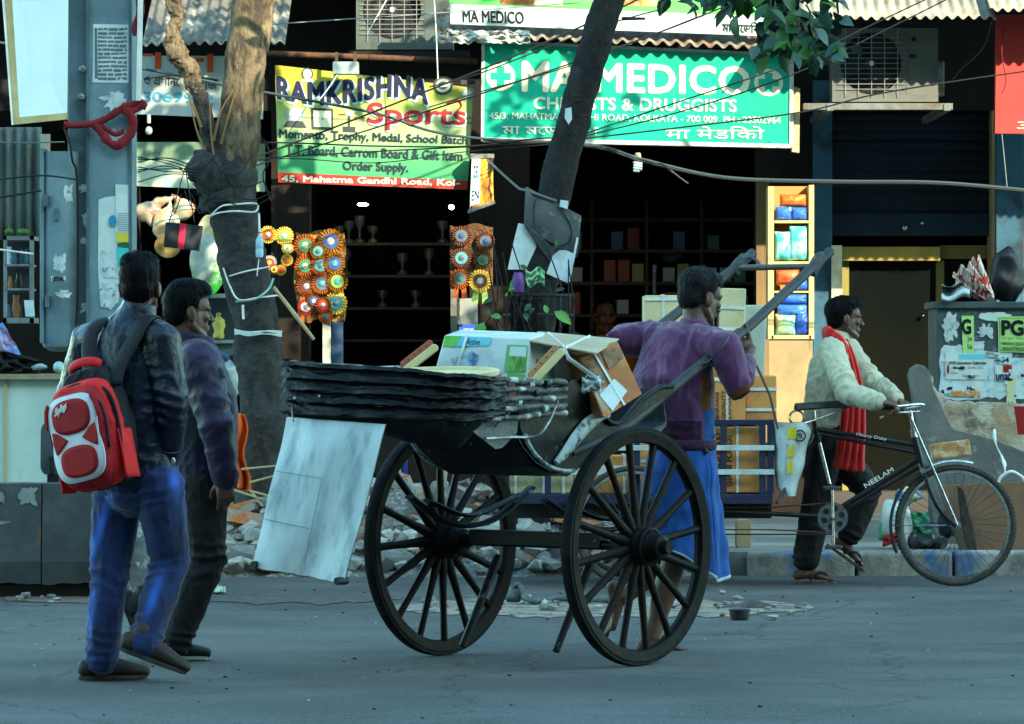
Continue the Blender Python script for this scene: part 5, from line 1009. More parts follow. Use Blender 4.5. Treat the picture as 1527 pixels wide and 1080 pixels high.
def card(label, pts, Y, m, th=.012):
    b = MB(); P = [W(u, v, Y + dy) for u, v, dy in pts]; n = len(P); b.add(P + [p + V((0, th, 0)) for p in P], [tuple(range(n)), tuple(range(2 * n - 1, n - 1, -1))] + [(k, (k + 1) % n, n + (k + 1) % n, n + k) for k in range(n)])
    tag(b.build('foam_sheet', m), label, 'sheet')
M_foam = mat('foam_white', (.56, .66, .70), .6, (.46, .56, .6), 4, c3=(.38, .46, .5), s3=7)
card('tall white foam sheet tied to the left side of the leaning tree', [(773, 333, 0), (790, 336, 0), (800, 368, .02), (784, 402, .02), (757, 402, 0), (765, 365, 0)], Y2 - .13, M_foam)
card('tilted white foam sheet tied to the right side of the leaning tree', [(829, 368, .02), (856, 378, 0), (846, 422, 0), (815, 408, .02)], Y2 - .14, M_foam)
card('thin white edge of a foam board beside the grey tray', [(860, 354, 0), (863, 355, 0), (850, 420, .0), (846, 422, 0)], Y2 - .16, M_foam, .05)
card('scrap of white paper above the grey tray on the leaning tree', [(836, 298, 0), (848, 300, 0), (846, 312, 0), (834, 308, 0)], Y2 - .15, M_foam)
card('small pale paper tag stuck to the leaning tree by the sign', [(843, 162, 0), (852, 160, 0), (853, 178, 0), (848, 186, 0), (842, 176, 0)], Y2 - .13, M_foam, .006)
b = MB(); b.tube(bez([W(728, 240, Y2 + 2.4), W(770, 278, Y2 + .5), W(784, 284, Y2 - .1), W(830, 300, Y2 - .14)], 16), .008, 6); tag(b.build('tie_rope', mat('grey_rope', (.13, .14, .14), .8)), 'grey rope holding the tray to the dark leaning tree', 'rope')
# iron tree guard with climbing stems
tg = thing('tree_guard', 'dark iron tree guard ring round the leaning tree with leafy stems', 'tree guard', W(803, 745, Y2))
M_iron = mat('guard_iron', (.018, .018, .019), .7, (.04, .03, .025), 12)
zc = lambda v: Z(v, Y2)
for v in (441, 470, 560, 660):
    b = MB(); b.tube([W(803, v, Y2) + V((.21 * cos(a), .21 * sin(a), 0)) for a in [2 * pi * k / 28 for k in range(28)]], .010, 6, closed=True); b.build('ring', M_iron, tg)
for k in range(14):
    a = 2 * pi * k / 14; b = MB(); b.tube([W(803, 441, Y2) + V((.21 * cos(a), .21 * sin(a), 0)), V((X(803, Y2) + .21 * cos(a), Y2 + .21 * sin(a), .2))], .007, 5); b.build('bar', M_iron, tg)
b = MB(); vs = [W(u, v, Y2 - .23) for u, v in ((762, 445), (803, 448), (798, 500), (788, 540), (760, 540))]; b.add(vs + [p + V((0, .02, 0)) for p in vs], [(0, 1, 2, 3, 4), (9, 8, 7, 6, 5)] + [(k, (k + 1) % 5, 5 + (k + 1) % 5, 5 + k) for k in range(5)]); b.build('dark_sheet', M_canvas, tg)
cl = thing('climbing_plant', 'straggly climbing plant with bright leaves in the iron tree guard', 'plant', W(765, 745, Y2 - .2))
rp = random.Random(8)
for k in range(16):
    u = rp.uniform(730, 850); v0 = rp.uniform(480, 560); P = [W(u + rp.uniform(-25, 25), v0, Y2 - .24), W(u + rp.uniform(-14, 14), v0 - 40, Y2 - .26), W(u + rp.uniform(-25, 25), v0 - rp.uniform(70, 150), Y2 - .24)]
    b = MB(); b.tube(bez(P, 10), .0045, 5); b.build('stem', M_bark2, cl)
b = MB()
for k in range(15):
    b.cur = rp.choice((0, 0, 0, 1)); leaf(b, W(rp.uniform(722, 856), rp.gauss(455, 36), Y2 - .25 + rp.uniform(-.05, .05)), V((rp.gauss(0, 1), rp.gauss(-.3, .5), rp.gauss(-.4, .7))), V((0, -1, .6)), rp.uniform(.04, .075), rp.uniform(.012, .02))
for (u, v) in ((782, 412), (722, 480), (826, 464)): b.cur = 1; leaf(b, W(u, v, Y2 - .27), V((rp.uniform(-1, 1), -.3, -.6)), V((0, -1, .6)), .13, .035)
b.build('leaves', [M_leaf[0], mat('leaf_bright', (.07, .22, .05), .4), M_leaf[2]], cl, fix=False, smooth=180)
b = MB(); b.lathe([(0, 0), (.03, 0), (.04, .05), (.032, .10), (.022, .12), (0, .12)], 14, frame((1, 0, 0), (0, 1, 0), (0, 0, 1), W(773, 436, Y2 - .27))); tag(b.build('purple_packet', mat('purple_film', (.06, .02, .12), .4, (.12, .05, .2), 9), smooth=60), 'small purple packet stuck in the tree guard', 'packet')
b = MB(); b.grid(lambda s, t: W(lerp(784, 812, s), lerp(402, 425, t) + 4 * sin(s * 7), Y2 - .26 + .06 * nn(V((s * 5, t * 5, 1)))), 12, 10); tag(b.build('green_bag', mat('mint_film', (.16, .42, .22), .4, (.3, .55, .35), 6), solid=.003, smooth=180), 'mint green plastic bag caught on the tree guard', 'plastic bag')
# orange cloth and sticks at the foot of the first tree
b = MB(); b.grid(lambda s, t: W(lerp(lerp(336, 352, t), lerp(364, 371, t), s) + 4 * sin(t * 9), lerp(612, 728, t) + 6 * s, Y1 - .28 + .05 * sin(s * 9 + t * 3)), 24, 30)
tag(b.build('orange_cloth', mat('orange_cloth', (.62, .10, .008), .75, (.50, .06, .006), 5, bump=.3), solid=.006, smooth=180), 'bright orange cloth hanging beside the foot of the left tree', 'cloth')
for k, (a, c) in enumerate((((372, 720), (415, 708)), ((372, 732), (410, 742)), ((374, 732), (392, 755)), ((340, 728), (392, 745)), ((360, 700), (420, 694)))):
    b = MB(); b.tube([W(*a, Y1 - 1.2), W(*c, Y1 - 1.25)], [.008, .005], 5); tag(b.build('dry_stick', mat('dry_stick', (.36, .28, .16), .8)), 'thin dry stick at the foot of the left tree', 'stick', 'dry sticks at the foot of the left tree')
b = MB(); b.grid(lambda s, t: V((lerp(X(340, 27.9), X(470, 27.9), s), lerp(27.1, 28.7, t), .12 + .30 * sin(pi * s) ** .7 * sin(pi * t) ** .7 + .04 * nn(V((s * 7, t * 7, 3))))), 40, 30)
tag(b.build('tree_soil', mat('dark_soil', (.075, .05, .035), .95, (.12, .10, .085), 11, bump=1.0, bscale=24), smooth=180), 'dark heap of soil round the foot of the left tree', 'soil', None, 'stuff')
# ---------------------------------------------------------------- steel pole, billboard and left stall
YP_ = 25.2
pl = thing('steel_pole', 'tall blue grey flanged steel pole covered in torn posters at the left', 'pole', (X(150, YP_), YP_ + .2, .13))
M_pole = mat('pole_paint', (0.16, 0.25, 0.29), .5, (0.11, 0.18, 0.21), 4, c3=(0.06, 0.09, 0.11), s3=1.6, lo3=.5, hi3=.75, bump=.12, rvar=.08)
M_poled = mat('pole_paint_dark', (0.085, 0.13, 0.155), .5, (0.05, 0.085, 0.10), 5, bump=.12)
x0, x1 = X(130, YP_), X(196, YP_)
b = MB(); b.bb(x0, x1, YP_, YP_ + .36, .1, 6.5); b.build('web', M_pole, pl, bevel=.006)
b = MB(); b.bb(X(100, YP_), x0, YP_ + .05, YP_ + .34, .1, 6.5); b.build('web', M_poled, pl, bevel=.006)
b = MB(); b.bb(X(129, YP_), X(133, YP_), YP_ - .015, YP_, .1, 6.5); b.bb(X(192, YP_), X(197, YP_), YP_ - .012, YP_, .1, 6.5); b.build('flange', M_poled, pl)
for (u, v) in ((123, 103), (121, 145)):
    b = MB(); b.tube([W(u, v, YP_ + .05), W(u, v, YP_ - .02)], .022, 6); b.tube([W(u, v, YP_ - .02), W(u, v, YP_ - .05)], .014, 8); b.build('bolt', M_steelgrey, pl, bevel=.003)
cb_ = thing('junction_cabinet', 'rounded blue grey sheet steel cabinet fixed to the left side of the pole', 'cabinet', W(88, 515, YP_))
b = MB(); M = frame((1, 0, 0), (0, 1, 0), (0, 0, 1), V((X(88, YP_), YP_ + .08, 0))); zb, zt = Z(512, YP_), Z(226, YP_)
b.lathe([(0, zb - .05), (.06, zb - .045), (.10, zb - .02), (.115, zb + .03), (.115, zt), (0, zt)], 32, M); b.build('body', M_pole, cb_, smooth=40)
b = MB(); b.bb(X(60, YP_), X(66, YP_), YP_ - .02, YP_ + .2, zb, zt + .02); b.build('edge_strip', M_pole, cb_, bevel=.004)
for (u, v) in ((68, 300), (70, 450), (84, 320)): b = MB(); b.pxbox(u - 3, v - 9, u + 3, v + 9, YP_ - .05, .03); b.build('hinge', M_poled, cb_, bevel=.004)
b = MB(); b.tube(bez([W(96, 190, YP_ - .04), W(104, 215, YP_ - .05), W(108, 240, YP_ - .05), W(115, 270, YP_ - .03), W(116, 420, YP_ - .02), W(112, 520, YP_ - .02)], 24), .007, 6); b.build('cable', M_cable, cb_)
# posters and torn paper on the pole
def torn(u0, v0, u1, v1, seed, n=26, j=.18):
    cx, cy = (u0 + u1) / 2, (v0 + v1) / 2; out = []
    for k in range(n):
        a = 2 * pi * k / n; c, s = cos(a), sin(a); kk = 1 / max(abs(c), abs(s)); kk *= 1 - j * (0.5 + nn(V((c * 2.3, s * 2.3, seed)))) - j * .5 * abs(nn(V((c * 6, s * 6, seed))))
        out.append((cx + (u1 - u0) / 2 * c * kk, cy + (v1 - v0) / 2 * s * kk))
    return out
M_paper = mat('torn_paper', (.46, .54, .55), .8, (.30, .37, .39), 14, .42, .6, c3=(.12, .16, .18), s3=26, lo3=.56, hi3=.64); M_paperw = mat('pale_paper', (.50, .58, .57), .8, (.42, .50, .50), 8)
def paper(label, poly, Y, m, th=.003, cat='poster'):
    b = MB(); n = len(poly); P = [W(u, v, Y - th) for u, v in poly]; b.add(P + [p + V((0, th, 0)) for p in P], [tuple(range(n))] + [(k, n + k, n + (k + 1) % n, (k + 1) % n) for k in range(n)]); o = b.build('poster', m); tag(o, label, cat); return o
paper('square notice with scratched out lines high on the pole', [(139, 36), (192, 37), (192, 124), (138, 123)], YP_ - .001, M_paperw)
pst = bpy.data.objects['poster']
rb = random.Random(4)
for k in range(13):
    y = 42 + k * 6.1; b = MB(); x = 146 if k else 146
    while x < 188:
        w_ = rb.uniform(5, 14); b.pxbox(x, y, min(x + w_, 189), y + rb.uniform(2.6, 4.4), YP_ - .0062, .001); x += w_ + rb.uniform(.5, 2.5)
    displace(b, .004, 18); b.build('scratched_line', mat('scratch_grey', (.10, .14, .16), .7), pst)
b = MB(); b.pxbox(141, 42, 145, 118, YP_ - .0062, .001); displace(b, .006, 12); b.build('scratched_line', MATS['scratch_grey'], pst)
k = 0
for lab, (u0, v0, u1, v1), sd_ in (('torn paper shreds under the red rope on the pole', (148, 130, 194, 170), 1.), ('torn paper scraps below the red rope knot', (150, 190, 196, 222), 2.), ('torn white flake beside the cabinet edge of the pole', (114, 272, 142, 290), 3.), ('crumbling white flake in the middle of the pole', (118, 312, 142, 346), 4.), ('small white flake low on the pole web', (117, 352, 130, 366), 5.), ('scuffed paper flake near the shoulder of the dark jacket', (118, 450, 136, 468), 6.)): paper(lab, torn(u0, v0, u1, v1, sd_, 30, .55), YP_ + (.049 if u1 < 143 else 0) - .0005, M_paper)
for lab, (u0, v0, u1, v1), sd_ in (('white flake high on the rounded cabinet', (92, 272, 110, 306), 7.), ('burnt looking flake in the middle of the cabinet', (76, 376, 102, 408), 8.), ('pale smear of old paper low on the cabinet', (80, 430, 108, 446), 9.)): 
    b = MB(); pts = torn(u0, v0, u1, v1, sd_, 30, .5); cx_, cy_ = (u0 + u1) / 2, (v0 + v1) / 2
    bend = lambda u, v: (lambda p: V((p.x, YP_ + .08 - math.sqrt(max(.0, .1165 ** 2 - (p.x - X(88, YP_)) ** 2)), p.z)))(W(u, v, YP_ - .03))
    b.add([bend(cx_, cy_)] + [bend(*p) for p in pts], [(0, i + 1, (i + 1) % 30 + 1) for i in range(30)]); tag(b.build('poster', M_paper, solid=.002), lab, 'poster')
q = quad(*[bend(u, v) + V((0, -.003, 0)) for u, v in ((76, 412), (98, 412), (98, 420), (76, 420))]); b = MB(); 
tl_ = thing('torn_label', 'scrap of label reading GITAL on the cabinet', 'label', bend(86, 420)); board(q, M_paperw, tl_, 'paper', .002); text('GITAL', rect(q, .08, .12, .95, .9), M_ink, tl_, 'lettering', .03)
paper('long peeling white poster strip on the right of the pole', [(147, 298), (158, 294), (180, 292), (182, 420), (176, 452), (150, 458), (146, 400)], YP_ - .002, M_paperw)
paper('torn grey poster scraps hanging off the pole by the walker', torn(150, 372, 178, 420, 12., 30, .4), YP_ - .006, M_paper)
paper('white printed bill with small lines on the right edge of the pole', [(172, 275), (196, 276), (196, 348), (173, 347)], YP_ - .006, M_paperw)
paper('yellow band of a bill on the right edge of the pole', [(173, 348), (196, 348), (196, 362), (173, 361)], YP_ - .007, mat('yellow_bill', (.55, .46, .04), .7)); paper('dark green strip of a bill on the pole', [(175, 363), (196, 363), (196, 369), (175, 368)], YP_ - .007, mat('green_bill', (.02, .10, .05), .7))
paper('turquoise bill low on the right edge of the pole', [(174, 369), (196, 370), (197, 400), (174, 398)], YP_ - .007, mat('teal_bill', (.04, .46, .44), .7, (.06, .40, .40), 8))
for k in range(9): b = MB(); b.pxbox(175, 318 + k * 3.2, 194, 319.2 + k * 3.2, YP_ - .0105, .001); tag(b.build('print_line', mat('print_grey', (.2, .25, .28), .7)), 'line of small print on the white bill of the pole', 'print', 'small print lines on the white bill')
paper('small blue round sticker on the peeling strip', circ(168, 330, 6, 9, 16), YP_ - .012, mat('blue_sticker', (.03, .20, .36), .6)); paper('pale poster behind the neck of the walker on the pole', torn(147, 420, 176, 462, 14., 30, .25), YP_ - .004, M_paper)
# red rope
b = MB(); Yr = YP_ - .06
M_redr = mat('red_rope', (.20, .012, .018), .8, (.12, .008, .012), 9, bump=.5)
for pts, r_ in (([(96, 186), (115, 187), (140, 184), (160, 176), (185, 160), (205, 155), (218, 160)], .02), ([(137, 182), (150, 196), (165, 215), (182, 214), (195, 200), (198, 180), (192, 165)], .024), ([(140, 180), (155, 190), (172, 200), (185, 196)], .016), ([(185, 165), (195, 175), (194, 198), (180, 212)], .02), ([(180, 158), (192, 165), (205, 162), (215, 150)], .022)):
    P = bez([W(u, v, Yr) for u, v in pts], 8 * len(pts)); b.tube(P, [(r_ * (1 + .25 * nn(V((k * .5, r_ * 99, 0)))), r_ * .6) for k in range(len(P))], 8)
displace(b, .008, 18); tag(b.build('red_rope', M_redr, smooth=60), 'thick red cloth rope knotted round the pole under the white panel', 'rope')
b = MB(); P = bez([W(209, -10, Yr), W(208, 20, Yr), W(203, 40, Yr), W(205, 52, Yr)], 18); b.tube(P, [.022] * len(P), 8); displace(b, .010, 15); tag(b.build('red_rag', M_redr, smooth=60), 'red rag hanging at the top right edge of the pole', 'rag')
# white panel with a wooden frame
q = quad(W(6, -40, 24.7), W(102, -40, 24.9), W(100, 178, 24.9), W(22, 186, 24.7))
wp = thing('billboard', 'large blank white panel on a wooden frame tied to the pole at the top left', 'panel', q(.5, 1))
board(q, mat('panel_white', (.58, .70, .72), .5, (.48, .62, .66), 1.5), wp, 'sheet', .012)
for a, c, d, e in ((-.02, 0, .10, 1.0), (.0, .955, 1.0, 1.0)): board(q, mat('frame_wood', (.40, .33, .17), .7, (.3, .24, .12), 9), wp, 'frame_bar', .04, a, c, d, e, off=.004 if a < -.01 else .0065)
board(q, M_white, wp, 'edge', .05, -.06, 0, -.02, 1.0, off=.002)
board(quad(W(206, -40, 25.1), W(214, -40, 25.1), W(210, 150, 25.1), W(203, 150, 25.1)), M_white, wp, 'edge_strip', .02)
# stall at the far left
ls = thing('corrugated_sheet', 'upright corrugated tin sheet behind the pole at the left edge', 'tin sheet', W(30, 350, 27))
b = MB(); b.grid(lambda s, t: W(lerp(-60, 62, s), lerp(190, 358, t), 27.0) + V((0, .02 * sin(s * 50), 0)), 160, 4); b.build('sheet', mat('tin_green', (.10, .14, .13), .6, (.06, .09, .09), 4, c3=(.16, .15, .11), s3=3), ls, smooth=180, solid=.004)
b = MB(); b.pxbox(60, 200, 74, 320, 26.9, .04); b.build('batten', mat('batten_cream', (.30, .28, .20), .8), ls)
cb2 = thing('display_cabinet', 'old grey framed display cabinet with pots at the far left', 'cabinet', W(28, 482, 26.6))
b = MB()
for (u0, v0, u1, v1) in ((5, 352, 10, 482), (44, 352, 50, 482), (5, 352, 50, 358), (5, 474, 50, 482), (8, 394, 46, 397), (8, 430, 46, 433)): b.pxbox(u0, v0, u1, v1, 26.5, .3 if v1 - v0 < 10 else .03)
b.build('frame', mat('cab_grey', (.20, .24, .24), .6, (.12, .14, .14), 8), cb2)
b = MB(); b.pxbox(6, 354, 49, 480, 26.82, .02); b.build('back_board', mat('cab_back', (.025, .03, .035), .8), cb2)
rc = random.Random(6)
for k, (u, v, h, m) in enumerate(((14, 394, 26, M_foam), (21, 394, 20, mat('pot_blue', (.05, .14, .2), .4)), (36, 394, 22, M_bluep), (16, 430, 18, mat('pot_clay', (.28, .12, .05), .7)), (28, 430, 22, M_black), (24, 474, 34, MATS['pot_clay']), (38, 474, 26, M_brown), (13, 474, 20, MATS['pot_blue']))):
    b = MB(); r_ = .016 + .004 * (k % 3); hh = h * 26.6 / F; b.lathe([(0, 0), (r_ * .8, 0), (r_ * 1.2, hh * .4), (r_ * .7, hh * .75), (r_ * .8, hh), (0, hh)], 14, frame((1, 0, 0), (0, 1, 0), (0, 0, 1), W(u, v, 26.62))); tag(b.build('pot', m, smooth=50), ('white jar', 'small blue jar', 'blue jar', 'small clay pot', 'dark pot', 'round clay pot', 'brown pot', 'short blue pot')[k] + (' on the top shelf' if v < 400 else ' on the middle shelf' if v < 440 else ' on the bottom shelf') + ' of the grey display cabinet', 'jar')
for k, (u, w_) in enumerate(((14, 14), (34, 18))):
    b = MB(); b.ell(W(u, 346, 26.6), (w_ * .5 * 26.6 / F, .05, .022)); displace(b, .008, 25); tag(b.build('green_bundle', mat('moss_green', (.06, .16, .03), .8, (.03, .08, .02), 20)), ('left', 'right')[k] + ' bundle of green leaves on top of the grey display cabinet', 'bundle')
b = MB(); b.grid(lambda s, t: W(lerp(36, 50, s) + 2 * t, lerp(448, 472, t), 26.3 + .02 * s), 4, 4); tag(b.build('white_tag', M_foam, solid=.004), 'white card hanging between the cabinet and the pole', 'card')
tbl = thing('stall_table', 'low stall board with a pale green front panel at the left', 'stall', W(40, 720, 24.6))
b = MB(); b.pxbox(-60, 558, 128, 566, 24.55, .9); b.build('top', mat('ply_edge', (.30, .26, .16), .8, (.2, .17, .1), 9), tbl)
q = quad(W(-60, 566, 24.6), W(128, 562, 24.6), W(128, 720, 24.6), W(-60, 722, 24.6)); board(q, mat('mint_panel', (.46, .58, .54), .6, (.36, .47, .44), 3, c3=(.20, .27, .26), s3=5, lo3=.6, hi3=.75, stretch=(1, 1, .4)), tbl, 'front_panel', .03)
board(q, M_ply, tbl, 'batten', .02, .355, 0, .375, 1, off=.012)
b = MB(); b.grid(lambda s, t: V((X(lerp(-60, 52, s), 25), lerp(24.75, 25.3, t), Z(556, 24.8) + .34 * max(0, sin(pi * min(1, s * 1.04))) ** .8 * sin(pi * t) ** .5 * interp([0, .55, 1], [1.0, .8, .1], s) + .06 * nn(V((s * 9, t * 6, 1))))), 50, 24)
tag(b.build('cloth_bundle', mat('motley_cloth', (.10, .06, .12), .8, (.42, .30, .40), 9, .46, .56, c3=(.05, .16, .42), s3=11, lo3=.54, hi3=.6, bump=.4), smooth=180), 'heap of pink and blue cloth on the stall board at the left edge', 'cloth bundle')
b = MB(); b.grid(lambda s, t: W(lerp(-30, 58, s), lerp(522, 562, t) + 20 * max(0, s - .3) * (1 - t), 24.72 + .06 * nn(V((s * 6, t * 6, 8)))), 24, 16); tag(b.build('dark_tarpaulin', M_canvas, solid=.006, smooth=180), 'dark tarpaulin draped under the pink and blue cloth heap', 'tarpaulin')
b = MB(); b.ell(W(88, 548, 24.75), (.035, .05, .035)); tag(b.build('glass_ball', mat('eye_glass', (.35, .55, .52), .2, (.03, .08, .09), 9), smooth=180), 'small glossy round trinket on the stall board by the jacket sleeve', 'trinket')
b = MB(); b.ell(W(58, 548, 24.75), (.05, .06, .02)); displace(b, .012, 18); tag(b.build('grey_rag', mat('blue_rag', (.16, .22, .28), .8, (.3, .36, .4), 9), smooth=180), 'crumpled blue grey rag on the stall board', 'rag')
gc = thing('grey_chair', 'dark grey moulded chair back standing on the barrier behind the red backpack', 'chair', W(82, 718, 24.0))
q = quad(W(61, 630, 24.0), W(112, 630, 24.0), W(112, 708, 24.0), W(60, 708, 24.0)); shape(q, rrect(0, 0, 1, 1, .18), mat('chair_grey', (.055, .075, .082), .5, (.04, .055, .06), 5), gc, 'back', .0, .03)
b = MB(); b.pxbox(70, 708, 88, 722, 24.0, .08); b.pxbox(72, 680, 80, 708, 23.96, .04); b.build('support', M_black, gc, bevel=.004)
# concrete barrier
br = thing('concrete_barrier', 'dark painted concrete road barrier with a rusty foot at the left', 'barrier', W(80, 880, 23.6))
b = MB(); Yb = 23.5; zt_, zb_ = Z(722, Yb), .075
prof = [(Yb, zb_), (Yb - .02, zb_ + .12), (Yb + .03, zt_), (Yb + .33, zt_), (Yb + .38, zb_ + .12), (Yb + .36, zb_)]
def bar(u0, u1, n):
    b = MB(); vs = []; 
    for k in range(n + 1):
        x = X(lerp(u0, u1, k / n), Yb)
        for y, z in prof: vs.append(V((x, y + .008 * nn(V((x * 6, y * 4, z * 6))), z + (.018 * nn(V((x * 9, 1, 2))) if z < .1 else .006 * nn(V((x * 7, 3, 2)))))))
    m_ = len(prof); b.add(vs, [(k * m_ + j, k * m_ + (j + 1) % m_, (k + 1) * m_ + (j + 1) % m_, (k + 1) * m_ + j) for k in range(n) for j in range(m_)] + [tuple(range(m_ - 1, -1, -1)), tuple(n * m_ + j for j in range(m_))]); return b
M_bar = mat('barrier_paint', (.032, .040, .045), .7, (.055, .062, .065), 5, c3=(.19, .085, .04), s3=2.6, lo3=.56, hi3=.72, bump=.4, bscale=18)
bar(-200, 61, 40).build('block', M_bar, br); bar(63, 226, 60).build('block', M_bar, br)
for u0, v0, u1, v1, sd_ in ((24, 724, 58, 756, 3.), (-6, 732, 8, 752, 5.), (-4, 776, 18, 786, 7.), (36, 776, 50, 783, 9.)):
    q = torn(u0, v0, u1, v1, sd_, 30, .45); b = MB(); yy = Yb - .006
    b.add([W(u, v, yy + .02 * (850 - v) / 130 * 1.0) for u, v in q], [tuple(range(30))]); b.build('bare_patch', mat('bare_concrete', (.20, .24, .24), .9, (.12, .15, .15), 14), br, solid=.004)
b = MB(); b.pxbox(-200, 872, 226, 892, Yb + .06, .25); b.build('foot', M_black, br)  # black box painted in for the shaded gap beneath the blocks
eb = thing('barrier_end', 'rounded weathered end block of the concrete barrier between the walkers legs', 'barrier', W(205, 885, 23.3))
b = MB(); b.lathe([(0, .0), (.17, .0), (.17, .15), (.155, .40), (.12, .56), (.05, .62), (0, .63)], 32, frame((1, 0, 0), (0, 1, 0), (0, 0, 1), V((X(206, 23.4), 23.45, 0)))); displace(b, .012, 9); b.build('block', mat('worn_block', (.12, .14, .14), .85, (.06, .07, .07), 6, c3=(.32, .36, .36), s3=10, lo3=.58, hi3=.66, bump=.6, bscale=24), eb, smooth=60)
# ---------------------------------------------------------------- people
def pu(p): return CX + F * p.x / p.y
def pv(p): return CY - F * (p.z - H) / p.y
def remesh(b, voxel, smooth=3):
    me = bpy.data.meshes.new('t'); me.from_pydata([tuple(p) for p in b.v], [], b.f)
    bm = bmesh.new(); bm.from_mesh(me); bmesh.ops.recalc_face_normals(bm, faces=bm.faces); bm.to_mesh(me); bm.free()
    o = bpy.data.objects.new('t', me); COL.objects.link(o)
    md = o.modifiers.new('r', 'REMESH'); md.mode = 'VOXEL'; md.voxel_size = voxel
    if smooth: ms = o.modifiers.new('s', 'SMOOTH'); ms.iterations = smooth; ms.factor = 0.5
    m2 = bpy.data.meshes.new_from_object(o.evaluated_get(bpy.context.evaluated_depsgraph_get()))
    r = MB(); r.v = [v.co.copy() for v in m2.vertices]; r.f = [tuple(p.vertices) for p in m2.polygons]; r.mi = [0] * len(r.f); r.n = [v.normal.copy() for v in m2.vertices]
    bpy.data.objects.remove(o); bpy.data.meshes.remove(me); bpy.data.meshes.remove(m2); return r
def ridge(x): return 1 - abs(sin(x))
def folds(b, joints, amp=.004, fq=7.0, st=(1, 1, .6), seed=0.0):
    """cloth wrinkles: rings of folds round each joint, soft noise everywhere"""
    for k, p in enumerate(b.v):
        d = amp * nn(V((p.x * st[0], p.y * st[1], p.z * st[2])) * fq + V((seed, 0, 0))) + amp * .7 * (1 - 2 * abs(nn(V((p.x * st[0], p.y * st[1], p.z * st[2])) * fq * 1.9 + V((0, seed, 0))))) + amp * .35 * (1 - 2.4 * abs(nn(V((p.x * st[0], p.y * st[1], p.z * st[2])) * fq * 4.6 + V((seed, seed, 0)))))
        for (c, ax, sig, lam, am, rad) in joints:
            q = p - c; t = q.dot(ax); rr_ = (q - ax * t).length
            if rr_ > rad * 1.6 or abs(t) > sig * 2.5: continue
            w = math.exp(-(t / sig) ** 2) * max(0, 1 - (rr_ / (rad * 1.6)) ** 4)
            ph = 2 * pi * t / (lam * 1.25) + 5.5 * nn(p * 6 + V((seed, 3, 1))) + 2.0 * nn(p * 15 + V((1, seed, 1)))
            d += am * .8 * w * max(0, .45 + 1.3 * nn(p * 4.5 + V((5, 1, seed)))) * (ridge(ph * .5) - .45)
        p += b.n[k] * d
    return b
def head_into(b, M, k, lean=1.0):
    R3 = M.to_3x3(); R3n = R3.normalized() if False else R3
    def E(c, r, nu=18, nv=12, rot=None):
        MM = (R3 @ rot) if rot else R3; b.ell(M @ V(c), r, MM, nu, nv)
    def T(pts, r, n=10): b.limb([M @ V(p) for p in pts], [a * k for a in r], n)
    E((0, -.008, .038), (.077, .097, .086)); E((0, .028, -.03), (.060, .062, .085)); E((0, .035, .03), (.064, .058, .06))
    T([(-.056, .0, -.055), (-.050, .03, -.085), (-.022, .068, -.108), (.022, .068, -.108), (.050, .03, -.085), (.056, .0, -.055)], [.018, .019, .018, .018, .019, .018])
    E((0, .076, -.106), (.019, .018, .017)); T([(-.046, .072, .018), (-.02, .086, .018), (.02, .086, .018), (.046, .072, .018)], [.012, .013, .013, .012])
    T([(0, .088, .014), (0, .098, -.008), (0, .112, -.030)], [.008, .009, .011]); E((0, .113, -.034), (.012, .013, .011))
    for s in (-1, 1):
        E((s * .013, .103, -.036), (.009, .011, .008)); E((s * .044, .062, -.022), (.022, .024, .02)); E((s * .052, .02, -.04), (.016, .035, .05))
        E((s * .081, -.010, -.012), (.008, .021, .034), 14, 10, Matrix.Rotation(s * -.35, 3, 'Z')); E((s * .074, -.004, -.034), (.008, .010, .012), 10, 8)
        T([(s * .078, .004, .006), (s * .084, -.012, .020), (s * .086, -.030, .008), (s * .084, -.028, -.016), (s * .078, -.012, -.038)], [.005, .005, .005, .005, .005], 8)
    E((0, .068, -.066), (.036, .026, .030)); T([(-.021, .086, -.062), (0, .096, -.059), (.021, .086, -.062)], [.005, .0065, .005], 8); T([(-.019, .085, -.073), (0, .094, -.074), (.019, .085, -.073)], [.005, .007, .005], 8)
def face_parts(root, M, k, m_brow, beard=False, tache=True, brows=True):
    R3 = M.to_3x3()
    M_eye = mat('eye_white', (.30, .28, .26), .4); M_iris = mat('iris_dark', (.012, .008, .006), .2)
    for s in (-1, 1):
        b = MB(); b.ell(M @ V((s * .031, .069, .000)), (.0125, .0125, .0095), R3, 14, 10); b.cur = 1; b.ell(M @ V((s * .032, .0778, .000)), (.0058, .004, .0062), R3, 10, 8); b.build('eye', [M_eye, M_iris], root, smooth=180)
        b = MB(); b.tube([M @ V((s * .017, .0865, .006)), M @ V((s * .031, .0875, .0095)), M @ V((s * .046, .077, .004))], [.0024 * k] * 3, 6); b.build('eyelid', m_brow, root, smooth=180)
        if brows: b = MB(); b.tube([M @ V((s * .012, .098, .022)), M @ V((s * .030, .0945, .028)), M @ V((s * .048, .080, .022))], [(.006 * k, .003 * k), (.006 * k, .003 * k), (.003 * k, .002 * k)], 8, side=(0, 0, 1)); b.build('eyebrow', m_brow, root, smooth=180)
    if tache:
        b = MB(); b.tube([M @ V(p) for p in ((-.024, .086, -.056), (-.01, .098, -.051), (.01, .098, -.051), (.024, .086, -.056))], [.0035 * k, .0055 * k, .0055 * k, .0035 * k], 8); displace(b, .002, 90); b.build('moustache', m_brow, root, smooth=180)
    if beard:
        b = MB(); b.ell(M @ V((0, .071, -.104)), (.027, .022, .021), R3); b.limb([M @ V(p) for p in ((-.052, .012, -.078), (-.03, .056, -.104), (.03, .056, -.104), (.052, .012, -.078))], [.012 * k, .016 * k, .016 * k, .012 * k], 8); b = remesh(b, .005, 2); displace(b, .003, 80); b.build('beard', m_brow, root, smooth=180)
